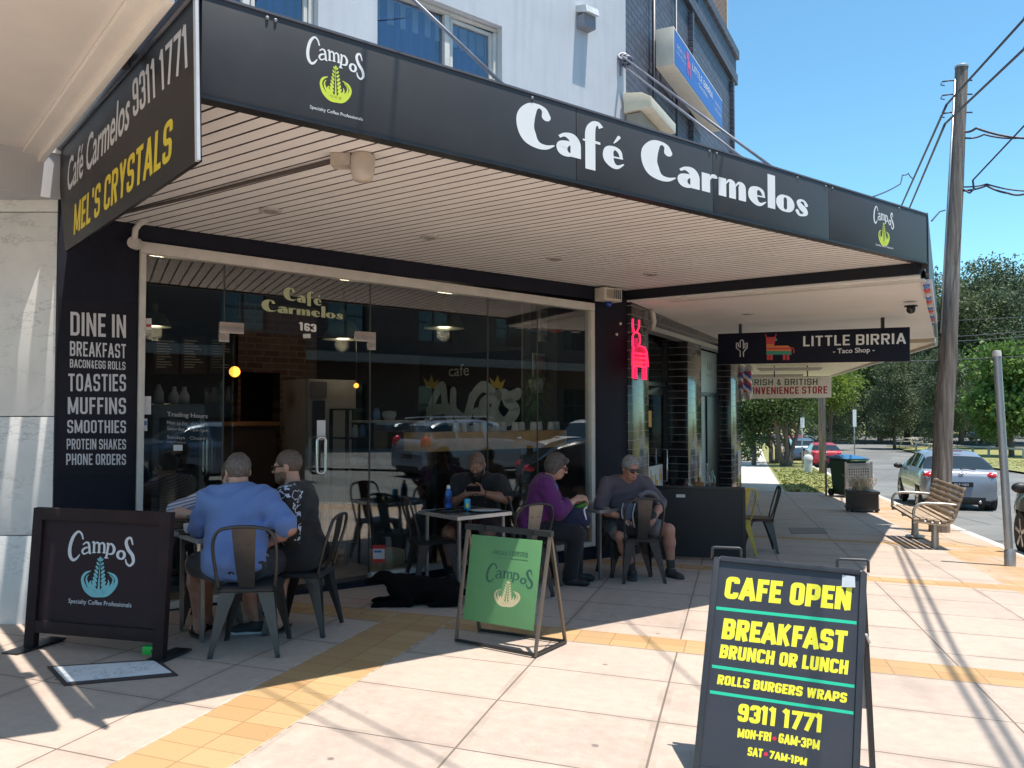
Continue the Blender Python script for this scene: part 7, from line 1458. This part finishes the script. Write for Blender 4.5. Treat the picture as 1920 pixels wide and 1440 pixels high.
def make_car(name, label, kind, paint, loc, rz, group=None, plate=None, rims=RIM, cat='car'):
    """local +x is the front, origin at the middle of the wheelbase on the road"""
    K = KINDS[kind]; t = thing(name, label, cat, loc, rz, group, s=S); L, W = K['L'], K['W']; body, glass = MB(), {}; nx = 52
    us = sorted(set([i / nx for i in range(nx + 1)] + list(K['rg']) + list(K['fg']) + list(K['sg']) + list(K['pil']) + [.99, .01, .02]))
    def width(u): return W * min(1, (1 - max(0, (u - .80) / .20) ** 2.3 * .20)) * (1 - max(0, (.14 - u) / .14) ** 2.4 * .10)
    wb = .16 if kind != 'ute' else .21; wx = (wb, .80); wr = .31 if kind in ('hatch', 'sedan') else .36
    def sect(u):
        zt = lerp_tab(K['top'], u); zb = min(lerp_tab(K['belt'], u), zt - .02); w_ = width(u); cab = max(0, min(1, (zt - zb) / .45)); base = .24 + .08 * max(0, abs(u - .5) - .42) / .08; wr_ = w_ * (1 - .30 * cab)
        r0 = [(0, base), (w_ * .80, base), (w_ * .955, base + .05), (w_ * .985, .48), (w_, .62), (w_ * .985, zb - .06 if zb > .7 else zb * .9), (w_ * .955, zb)]
        if cab > .02: r1 = [(w_ * .945 - (w_ * .945 - wr_) * .15, zb + (zt - zb) * .15), (wr_ + (w_ * .945 - wr_) * .12, zb + (zt - zb) * .80), (wr_ * .93, zb + (zt - zb) * .93), (wr_ * .78, zt - .012), (wr_ * .4, zt), (0, zt + .004)]
        else: r1 = [(w_ * .93, zb + .006), (w_ * .88, zb + .012), (w_ * .80, zb + .016), (w_ * .62, zt), (w_ * .3, zt + .008), (0, zt + .012)]
        return r0 + r1
    rows = [sect(u) for u in us]; m = len(rows[0]); side_row = 7; gl = {'side_window': [], 'windscreen': [], 'rear_window': []}
    for s_ in (-1, 1):
        P = [[Vector(((u - .48) * L, s_ * p[0], p[1])) for p in r_] for u, r_ in zip(us, rows)]
        for i in range(len(us) - 1):
            uc = (us[i] + us[i + 1]) / 2
            for j in range(m - 1):
                f4 = [P[i][j], P[i + 1][j], P[i + 1][j + 1], P[i][j + 1]]; zc = sum(p.z for p in f4) / 4; key = None
                if j == side_row and K['sg'][0] < uc < K['sg'][1] and not any(abs(uc - p) < .012 for p in K['pil']): key = 'side_window'
                if j >= 8 and K['fg'][0] < uc < K['fg'][1]: key = 'windscreen'
                if j >= 8 and K['rg'][0] < uc < K['rg'][1]: key = 'rear_window'
                if key: gl[key].append((s_, uc, f4))
                # wheel arches are cut open
                elif j in (1, 2, 3, 4) and any(((uc - a - .0) * L) ** 2 + (zc - wr) ** 2 < (wr + .055) ** 2 for a in wx): continue
                else: body._add([tuple(p) for p in f4], [(0, 1, 2, 3)])
        for e in (0, -1): body._add([tuple(p) for p in P[e]] + [tuple(Vector((P[e][0].x, 0, P[e][0].z)))], [tuple(range(m + 1))])
    bmesh_merge(body); b = body.build('body', paint, t, smooth=True, auto=50)
    groups = {}
    for key, fs in gl.items():
        for s_, uc, f4 in fs:
            k = key if key != 'side_window' else (key, s_, sum(uc > p for p in K['pil'])); groups.setdefault(k, MB())._add([tuple(p) for p in f4], [(0, 1, 2, 3)])
    for k, g_ in groups.items(): bmesh_merge(g_); g_.build(k if isinstance(k, str) else k[0], CGL, t, smooth=True)
    MB().box(-.44 * L, .44 * L, -W * .78, W * .78, .2, .5).build('underbody', TRIM, t)
    for a in wx:
        for s_ in (-1, 1):
            y = s_ * (W - .10); x = (a - .48) * L; M_ = Matrix.Rotation(R(90), 3, 'X'); w_ = MB().lathe([(wr * .6, -.10), (wr * .93, -.105), (wr, -.07), (wr, .07), (wr * .93, .105), (wr * .6, .10)], 28, (x, y, wr), M_).build('wheel', TYRE, t, smooth=True, auto=40)
            q = MB().lathe([(wr * .64, -.075), (wr * .68, -.10), (wr * .70, -.085)], 28, (x, y, wr), M_).lathe([(wr * .64, .075), (wr * .68, .10), (wr * .70, .085)], 28, (x, y, wr), M_)
            for i in range(5):
                a_ = 6.2832 * i / 5 + .3; d = Vector((math.cos(a_), 0, math.sin(a_))); q.bar(Vector((x, y + s_ * .085, wr)) + d * .03, Vector((x, y + s_ * .095, wr)) + d * wr * .66, .05, .03, (0, 1, 0))
            q.build('rim', rims, w_); MB().lathe([(0, -.06), (wr * .62, -.06), (wr * .62, .06), (0, .06)], 20, (x, y, wr), M_).build('hub', TRIM, w_)
            MB().lathe([(0, -.13), (wr + .05, -.13), (wr + .05, .0), (0, .0)], 20, (x, s_ * (W - .16), wr), M_).build('arch_liner', TRIM, t)
    zr, zf = lerp_tab(K['top'], .03), lerp_tab(K['top'], .955)
    for s_ in (-1, 1):
        x = -.48 * L; q = MB(); wv = width(.02)
        q.ell((x + .15, s_ * (wv - .125), zr - (.10 if kind != 'ute' else .18)), (.165, .145, .095 if kind in ('hatch', 'sedan') else .2)); q.build('tail_lamp', TAIL, t, smooth=True)
        wv = width(.95); MB().ell((.46 * L, s_ * (wv - .16), zf - .10), (.16, .15, .075)).build('headlamp', HEAD, t, smooth=True)
        mx = (K['fg'][1] - .03 - .48) * L; zb = lerp_tab(K['belt'], K['fg'][1]); q = MB(); q.ell((mx, s_ * (W + .09), zb + .07), (.075, .115, .075)); q.bar((mx, s_ * (W - .06), zb + .02), (mx, s_ * (W + .06), zb + .05), .05, .03); q.build('mirror', TRIM if kind != 'wagon' else paint, t, smooth=True)
        for u in (.44, .28): MB().box((u - .48) * L - .07, (u - .48) * L + .07, s_ * W * .985 - .012, s_ * W * .985 + .022, .83, .855).build('door_handle', paint, t, bevel=.004)
    MB().box(-.486 * L, -.47 * L, -.26, .26, .60 if kind != 'hatch' else .64, .715 if kind != 'hatch' else .755).build('plate_recess', TRIM, t)
    pp = MB().box(-.489 * L, -.4865 * L, -.19, .19, .615 if kind != 'hatch' else .65, .70 if kind != 'hatch' else .745).build('number_plate', mat('black number plate', (.02, .02, .025), .4), t)
    if plate: q = block_mesh(plate, .6, .17, .14)[0]; place(q, (-.4895 * L, .155, .668), (0, -1, 0), (0, 0, 1), .31, .06).build('lettering', OFFW, pp)
    MB().box(-.482 * L, -.44 * L, -W * .62, W * .62, .27, .40).build('rear_valance', TRIM, t, bevel=.02); MB().box(.46 * L, .512 * L, -W * .45, W * .45, .36, .50).build('grille', TRIM, t, bevel=.02)
    if kind == 'hatch':
        MB().tube([(-.47 * L, 0, 1.06), (-.445 * L, -.12, 1.075), (-.452 * L, -.34, 1.05)], .014, 6).build('wiper', TRIM, t, smooth=True); MB().ell((-.478 * L, .0, .93), (.012, .06, .04)).build('badge', RIM, t, smooth=True); MB().box(-.30 * L, -.285 * L, -.18, .18, 1.455, 1.475).build('brake_lamp', TAIL, t); MB().tube([(-.49 * L, -.4, .28), (-.45 * L, -.4, .28)], .035, 10).build('exhaust', RIM, t, smooth=True)
    if kind == 'wagon':
        for s_ in (-1, 1): MB().tube([tuple(p) for p in spline([(-.40 * L, s_ * .60, 1.60), (-.37 * L, s_ * .60, 1.70), (.0 * L, s_ * .60, 1.73), (.07 * L, s_ * .60, 1.66)], 5)], .018, 6).build('roof_rail', RIM, t, smooth=True)
    return t
def bmesh_merge(mb):
    idx = {}; nv = []; mp = []
    for p in mb.v:
        k = tuple(round(c, 4) for c in p)
        if k not in idx: idx[k] = len(nv); nv.append(p)
        mp.append(idx[k])
    f2, m2 = [], []
    for f, mi in zip(mb.f, mb.mi):
        g = [];
        for i in f:
            if mp[i] not in g: g.append(mp[i])
        if len(g) > 2: f2.append(g); m2.append(mi)
    mb.v, mb.f, mb.mi = nv, f2, m2
def road_at(u, v): x, y = uv2xy(u, v); return Vector((x, y, gz(x, y) - .128))
STR = R(74)
SIL = car_paint('silver blue paint', (.30, .315, .355), .45); RED = car_paint('red paint', (.42, .022, .03), .1); BLG = car_paint('steel blue paint', (.10, .14, .20)); BLK = car_paint('black paint', (.018, .018, .02)); WHP = car_paint('white paint', (.68, .68, .68), 0.)
p = at_y(1797, 948, 18.3); u0, v0 = p.x * SU[0] + p.y * SU[1], p.x * SU[1] - p.y * SU[0]
make_car('parked_car', 'silver blue hatchback parked at the kerb beyond the bench', 'hatch', SIL, road_at(u0 + 2.0, KV + 1.27), STR, 'cars parked along the street', 'BLF-160')
make_car('parked_car', 'black car parked at the kerb cut by the right edge', 'hatch', BLK, road_at(10.8, KV + .86), STR, 'cars parked along the street')
for px, py, Y, k, m, lb in ((1541, 866, 46, 'hatch', RED, 'red hatchback parked in the shade beyond the second pole'), (1500, 852, 52, 'wagon', BLG, 'steel blue wagon parked in front of the red hatchback'), (1488, 843, 60, 'wagon', RED, 'furthest red wagon parked beyond the small trees')):
    p = at_y(px, py, Y); make_car('parked_car', lb, k, m, (p.x, p.y, gz(p.x, p.y) - .128), STR + R(4), 'cars parked along the street')
for px, Y, k, m, a, lb in ((1695, 118, 'sedan', SIL, 165, 'distant blue grey car parked on the far grass'), (1847, 92, 'wagon', WHP, 200, 'distant white four wheel drive facing the street under the trees')):
    X = (px - 960) / FPX * Y; make_car('parked_car', lb, k, m, (X, Y, gz(X, Y) - .05), R(a), 'cars in the distance')
# cars across the junction, seen mirrored in the cafe glass
make_car('parked_car', 'silver wagon with roof rails mirrored in the cafe window', 'wagon', SIL, Vector((*cafe(6.6, -11.2, 0).xy, gz(*cafe(6.6, -11.2, 0).xy) - .13)), R(40), 'cars across the junction')
make_car('parked_car', 'white ute mirrored in the right of the cafe window', 'ute', WHP, Vector((*cafe(12.6, -12.2, 0).xy, gz(*cafe(12.6, -12.2, 0).xy) - .13)), R(220), 'cars across the junction', cat='ute')
make_car('parked_car', 'dark car mirrored low in the left of the cafe window', 'sedan', BLG, Vector((*cafe(-.2, -11.6, 0).xy, gz(*cafe(-.2, -11.6, 0).xy) - .13)), R(40), 'cars across the junction')
# brick shops across the junction
OPB = brick_mat('dark opposite brick', (.10, .06, .05), (.14, .085, .07), (.12, .10, .09), .24, .086, .010, .85)
ob = thing('brick_shop_building', 'dark brick two storey building across the junction, mirrored in glass', 'building', cafe(0, -24, 0), R(220))
hs_ = []
for i in range(9):
    for z in (.9, 4.6): hs_.append((-24 + i * 4.4, -22.2 + i * 4.4, z, z + 1.7))
wmb(wall_with_holes(MB(), -30, 18, -1.5, 8.2, 0, .4, hs_)).build('wall', OPB, ob); MB().box(-30.1, 18.1, -.15, .5, 8.21, 8.5).build('parapet', mat('pale coping', (.4, .37, .33), .7), ob); MB().box(-30, 18, .5, 6, -1.5, 8).build('inner_wall', MATS['dark inner wall'], ob)
for h in hs_: w_ = MB().box(h[0], h[1], .2, .21, h[2], h[3]).build('window', CGL, ob); MB().box((h[0] + h[1]) / 2 - .03, (h[0] + h[1]) / 2 + .03, .15, .195, h[2], h[3]).box(h[0], h[1], .16, .19, h[2] + .82, h[2] + .88).build('glazing_bar', BLACKM, w_)
MB().prism([(-30, -2.2, 3.4), (18, -2.2, 3.4), (18, -.16, 3.5), (-30, -.16, 3.5)], (0, 0, .35)).build('awning', MATS['dull render'], ob)

# ------------------------------------------------------------------ trees
BARK = mat('grey bark', (.15, .115, .09), .9, var=.4, scale=9, bump=.5)
def leaf_mat(name, a, b, trans=.25):
    g = NB(name); oi = g.n('ShaderNodeObjectInfo'); n1 = g.noise(.55, 4); n2 = g.noise(5, 3); c = g.mix(g.ramp(n1, .35, .68), a, b); c = g.mix(g.math('MULTIPLY', g.ramp(n2, .4, .7), .35), c, tuple(x * .55 for x in a)); c = g.mix(g.math('MULTIPLY', oi.outputs['Random'], .6), c, (b[0] * 1.15, b[1] * .95, b[2] * .7)); g.col(c); g.rough(.6)
    tr = g.n('ShaderNodeBsdfTranslucent', {}); g.t.links.new(c, tr.inputs[0]); mx = g.n('ShaderNodeMixShader', {0: trans, 1: g.b.outputs[0], 2: tr.outputs[0]}); g.t.links.new(mx.outputs[0], g.out.inputs[0]); return g.m
L_CAS = leaf_mat('casuarina needles', (.050, .080, .046), (.135, .175, .085)); L_LIM = leaf_mat('lime leaves', (.12, .19, .03), (.26, .33, .05), .4); L_MID = leaf_mat('street tree leaves', (.035, .075, .022), (.10, .16, .05), .3); L_BRI = leaf_mat('bright maple leaves', (.07, .15, .03), (.17, .27, .06), .35); L_DRY = leaf_mat('grey green shrub', (.10, .13, .07), (.24, .25, .13))
def crown(seed, clumps, per, leaf, droop=.0, asp=2.6):
    """clumps: (centre, radii); leaf quads gather in sprigs inside each clump's shell"""
    r_ = np.random.RandomState(seed); V = []; F_ = []
    for c, rad in clumps:
        ns = max(4, per // 9)
        d = r_.normal(size=(ns, 3)); d /= np.linalg.norm(d, axis=1)[:, None]; rr = r_.uniform(.45, 1.05, ns) ** .5; sp_ = np.array(c) + d * rr[:, None] * np.array(rad)
        for s_, dd in zip(sp_, d):
            for _ in range(9):
                p = s_ + r_.normal(size=3) * leaf * 1.15; a = dd * .8 + r_.normal(size=3) * .7; a[2] -= droop; a /= np.linalg.norm(a); b = np.cross(a, r_.normal(size=3)); b /= np.linalg.norm(b) + 1e-9; l = leaf * r_.uniform(.6, 1.3); w_ = l / asp; o = len(V)
                V += [tuple(p - b * w_ * .5), tuple(p + a * l * .45 - b * w_ * .75), tuple(p + a * l), tuple(p + a * l * .5 + b * w_ * .75)]; F_.append([o, o + 1, o + 2, o + 3])
    mb = MB(); mb._add(V, F_); return mb
def limbs(mb, rnd_, base, top, r0, clumps, n=6):
    base, top = Vector(base), Vector(top); pts = [base.lerp(top, i / 7) + Vector((rnd_.uniform(-1, 1), rnd_.uniform(-1, 1), 0)) * r0 * .5 * (i > 0) for i in range(8)]; mb.tube(pts, [r0 * (1.15 - .85 * i / 7) for i in range(8)], 10)
    for c, rad in clumps[:n]:
        s_ = pts[rnd_.randint(2, 5)]; e = Vector(c); m = s_.lerp(e, .5) + Vector((rnd_.uniform(-.2, .2), rnd_.uniform(-.2, .2), .15)); mb.tube([s_, m, e], [r0 * .42, r0 * .28, r0 * .1], 7)
def clump_set(seed, n, h0, h1, rx, r0, r1, taper=.6):
    r_ = random.Random(seed); out = []
    for i in range(n):
        u = i / max(1, n - 1); z = h0 + (h1 - h0) * u; w_ = rx * (1 - taper * abs(u - .35) ** 1.3 * 1.6); a = r_.uniform(0, 6.28); q = r_.uniform(.2, 1.) * max(.15, w_); k = r_.uniform(r0, r1); out.append(((q * math.cos(a), q * math.sin(a), z + r_.uniform(-.4, .4)), (k, k, k * r_.uniform(.6, .95))))
    return out
def tree(name, label, loc, cl, seed, per, leaf, lm, trunk_r, cat='tree', group=None, droop=0., trunks=None, asp=2.6):
    t = thing(name, label, cat, loc, random.Random(seed).uniform(0, 6), group); crown(seed, cl, per, leaf, droop, asp).build('crown', lm, t)
    q = MB(); r_ = random.Random(seed + 1)
    for b, e in (trunks or [((0, 0, -.3), (0, 0, max(c[0][2] for c in cl) * .72))]): limbs(q, r_, b, e, trunk_r, sorted(cl, key=lambda c: c[0][2]), 7)
    q.build('trunk', BARK, t, smooth=True); return t
# the dark casuarina belt: three tree shapes, every tree its own object
PROTO = [tree('casuarina_tree', lb, (0, 0, -50), clump_set(s_, 34, 3.0, 17.5, 4.8, 1.2, 2.5), s_, 640, .36, L_CAS, .28, group='casuarina trees along the park', droop=.35, asp=3.2) for s_, lb in ((11, 'dark casuarina left of the timber pole, low sweeping crown'), (22, 'dark casuarina beside the timber pole, tall crown'), (33, 'dark casuarina right of the timber pole, ragged crown'))]
spots = [(1440, 96, 1.0), (1520, 88, .95), (1592, 92, 1.0), (1648, 84, .95), (1700, 90, 1.1), (1752, 84, 1.08), (1800, 80, 1.2), (1842, 88, 1.35), (1884, 80, 1.22), (1930, 86, 1.3), (1985, 84, 1.2), (1625, 112, 1.25), (1725, 112, 1.45), (1822, 108, 1.6), (1902, 112, 1.62), (1560, 70, .55), (1676, 72, .62), (1770, 66, .60), (1868, 70, .66), (1480, 110, 1.1)]
names_l = {0: 'far casuarina hidden mostly behind the convenience store sign', 1: 'casuarina just right of the convenience store sign', 2: 'casuarina rising right of the sign post in the park', 3: 'casuarina behind the road bend, left of the timber pole', 4: 'tall casuarina immediately left of the timber pole', 5: 'casuarina directly behind the timber pole', 6: 'casuarina immediately right of the timber pole', 7: 'tallest casuarina against the sky right of the pole', 8: 'casuarina between the tallest one and the steel post', 9: 'tall casuarina at the right edge of the view', 10: 'casuarina partly cut by the right edge, rightmost of all', 11: 'rear casuarina seen between two trees at the road bend', 12: 'rear casuarina behind the timber pole', 13: 'rear casuarina filling the gap right of the pole', 14: 'rear tall casuarina near the right edge', 15: 'small casuarina at the road bend, nearest the street', 16: 'small casuarina behind the parked silver hatchback, left side', 17: 'small casuarina behind the silver hatchback and pole', 18: 'small casuarina behind the steel post', 19: 'rear casuarina above the small street trees'}
for i, (px, Y, k) in enumerate(spots):
    X = (px - 960) / FPX * Y; o = PROTO[i] if i < 3 else dup(PROTO[i % 3]); o.location = (X, Y, gz(X, Y) - .2); k *= .70 if i >= 5 else .85; o.scale = (k * 1.1, k * 1.1, k * (.92 + .16 * ((i * 7) % 5) / 4)); o.rotation_euler = (0, 0, i * 2.1); o['label'] = names_l[i]
# nearer trees
def at(px, Y): X = (px - 960) / FPX * Y; return (X, Y, gz(X, Y))
tree('street_tree', 'low branching street tree on the verge, nearest the footpath', at(1473, 43), clump_set(5, 16, 2.6, 4.6, 2.3, .7, 1.1, .3), 5, 330, .20, L_MID, .14, group='small verge trees', trunks=[((0, 0, -.2), (.1, 0, 3.4)), ((.1, .1, -.2), (-1.1, .3, 3.2)), ((0, -.1, -.2), (1.0, -.2, 3.3))])
tree('street_tree', 'multi stemmed street tree just left behind the nearest one', at(1447, 47), clump_set(6, 15, 2.6, 4.6, 2.3, .7, 1.1, .3), 6, 330, .2, L_MID, .13, group='small verge trees', trunks=[((0, 0, -.2), (-.5, 0, 3.2)), ((.15, .1, -.2), (.9, .3, 3.2))])
tree('street_tree', 'street tree close to the tiled pier edge', at(1412, 44), clump_set(7, 14, 1.9, 4.7, 2.0, .7, 1.0, .3), 7, 330, .2, L_MID, .12, group='small verge trees')
tree('lime_tree', 'bright lime yellow leafed tree right of the convenience store sign', at(1556, 62), clump_set(8, 16, 3.3, 6.4, 1.7, .7, 1.1, .4), 8, 300, .26, L_LIM, .13)
tree('maple_tree', 'bright green broad leafed tree behind the grey steel post', at(1895, 58), clump_set(9, 24, 2.2, 7.0, 2.6, .9, 1.4, .4), 9, 380, .30, L_BRI, .18, asp=1.5)
for i, (px, Y, h, lm, lb) in enumerate(((1400, 50, 1.3, L_MID, 'spiky low shrub on the lawn beside the tiled pier'), (1566, 88, 2.6, L_DRY, 'pale grey green shrub left of the park sign post'), (1592, 92, 1.9, L_DRY, 'second pale shrub near the park sign post'), (1645, 104, 2.2, L_DRY, 'straw tinted shrub on the far grass'))):
    tree('shrub', lb, at(px, Y), [((0, 0, h * .5), (h * .45, h * .45, h * .5)), ((h * .2, 0, h * .35), (h * .4, h * .4, h * .35))], 40 + i, 420, .22 if i else .3, lm, .04, cat='shrub', group='shrubs', asp=5. if not i else 2.6)
# dark understorey so that the belt reads as wood to the ground
q = crown(77, [((-6 + 11.5 * i + (i % 3), 100 + 7 * ((i * 5) % 4), -1.8 + 1.3), (7, 3.5, 2.6 + .8 * (i % 2))) for i in range(10)] + [((42 + 9 * i, 118, 1), (8, 3, 4.5)) for i in range(5)], 900, .6, 0.)
tag(q.build('undergrowth', L_CAS), 'dark green undergrowth at the foot of the far trees', 'undergrowth', kind='stuff')
# ------------------------------------------------------------------ fence, picnic table, posts
LOG = mat('bleached log', (.48, .43, .36), .85, var=.25, scale=4)
def log_fence(label, a, b, n):
    a, b = Vector(a), Vector(b); t = thing('log_fence', label, 'fence', a)
    for i in range(n + 1): p = a.lerp(b, i / n); p.z = gz(p.x, p.y); MB().tube([p - up * .1, p + up * .62], .085, 8).build('post', LOG, t, world=True, smooth=True, auto=40)
    for i in range(n):
        p, q_ = a.lerp(b, i / n), a.lerp(b, (i + 1) / n); p.z = gz(p.x, p.y) + .60; q_.z = gz(q_.x, q_.y) + .60; MB().tube([p, q_], .07, 8).build('rail', LOG, t, world=True, smooth=True, auto=40)
log_fence('low bleached log fence running behind the silver hatchback', at(1716, 66), at(1990, 52), 9); log_fence('second low log fence further back in the park', at(1800, 84), at(1990, 76), 6)
pt_ = thing('picnic_table', 'weathered timber picnic table on the grass by the road bend', 'picnic table', at(1709, 74), R(30)); MB().box(-1.1, 1.1, -.4, .4, .72, .78).build('top', LOG, pt_)
for sy in (-1, 1): MB().box(-1.1, 1.1, sy * .8 - .13, sy * .8 + .13, .42, .47).build('seat', LOG, pt_); MB().bar((-.8, sy * .75, 0), (-.8, sy * .2, .71), .09, .09).build('leg', LOG, pt_); MB().bar((.8, sy * .75, 0), (.8, sy * .2, .71), .09, .09).build('leg', LOG, pt_)
b = Vector(at(1541, 35.5)); tp = at_y(1538, 560, 35.5); t = thing('utility_pole', 'second thinner timber pole on the verge below the cream sign', 'utility pole', b); MB().tube([b - up * .2, b.lerp(tp, .5), tp], [.155, .14, .12], 12).build('shaft', PM, t, world=True, smooth=True)
MB().bar(b.lerp(tp, .92) - Vector((.9, 0, 0)), b.lerp(tp, .92) + Vector((.9, 0, 0)), .1, .1).build('crossarm', PM, t, world=True)
wb2 = thing('water_marker', 'small white rounded marker post on the verge beside the pole', 'marker post', at(1514, 36.5)); MB().lathe([(0, 0), (.16, .0), (.17, .1), (.17, .55), (.2, .56), (.2, .66), (.14, .76), (0, .78)], 18).build('body', mat('chalky white', (.6, .6, .58), .7, var=.15), wb2, smooth=True, auto=40)
def sign_post(label, px, y0, y1, Y, w_, h, m):
    b = Vector(at(px, Y)); z1 = at_y(px, y0, Y).z; t = thing('sign_post', label, 'sign post', b, R(16)); MB().tube([(0, 0, -.1), (0, 0, z1 - b.z)], .035, 8).build('post', GAL, t, smooth=True); MB().box(-w_, w_, -.05, -.036, z1 - b.z - h, z1 - b.z).build('plate', m, t)
sign_post('thin steel post with narrow white parking plate at the road bend', 1601, 768, 842, 56, .14, 1.15, mat('sign white', (.66, .66, .66), .5, var=.05)); sign_post('thin steel post with small plate beside the verge trees', 1503, 783, 870, 41, .11, .5, MATS['sign white']); sign_post('bare steel post in front of the dark trees', 1722, 790, 820, 84, .05, .2, GAL)
# thin street wires crossing in front of the trees
for i, (y0, y1, Y) in enumerate(((600, 592, 60), (636, 616, 48), (643, 626, 48), (668, 664, 40))):
    wire(['faint wire crossing high in front of the dark trees', 'upper of the paired pale wires in front of the trees', 'lower of the paired pale wires in front of the trees', 'lowest wire passing the top of the steel post'][i], [at_y(1400, y0 + 8, Y), at_y(2050, y1 - 6, Y)], .022, .25, 10)
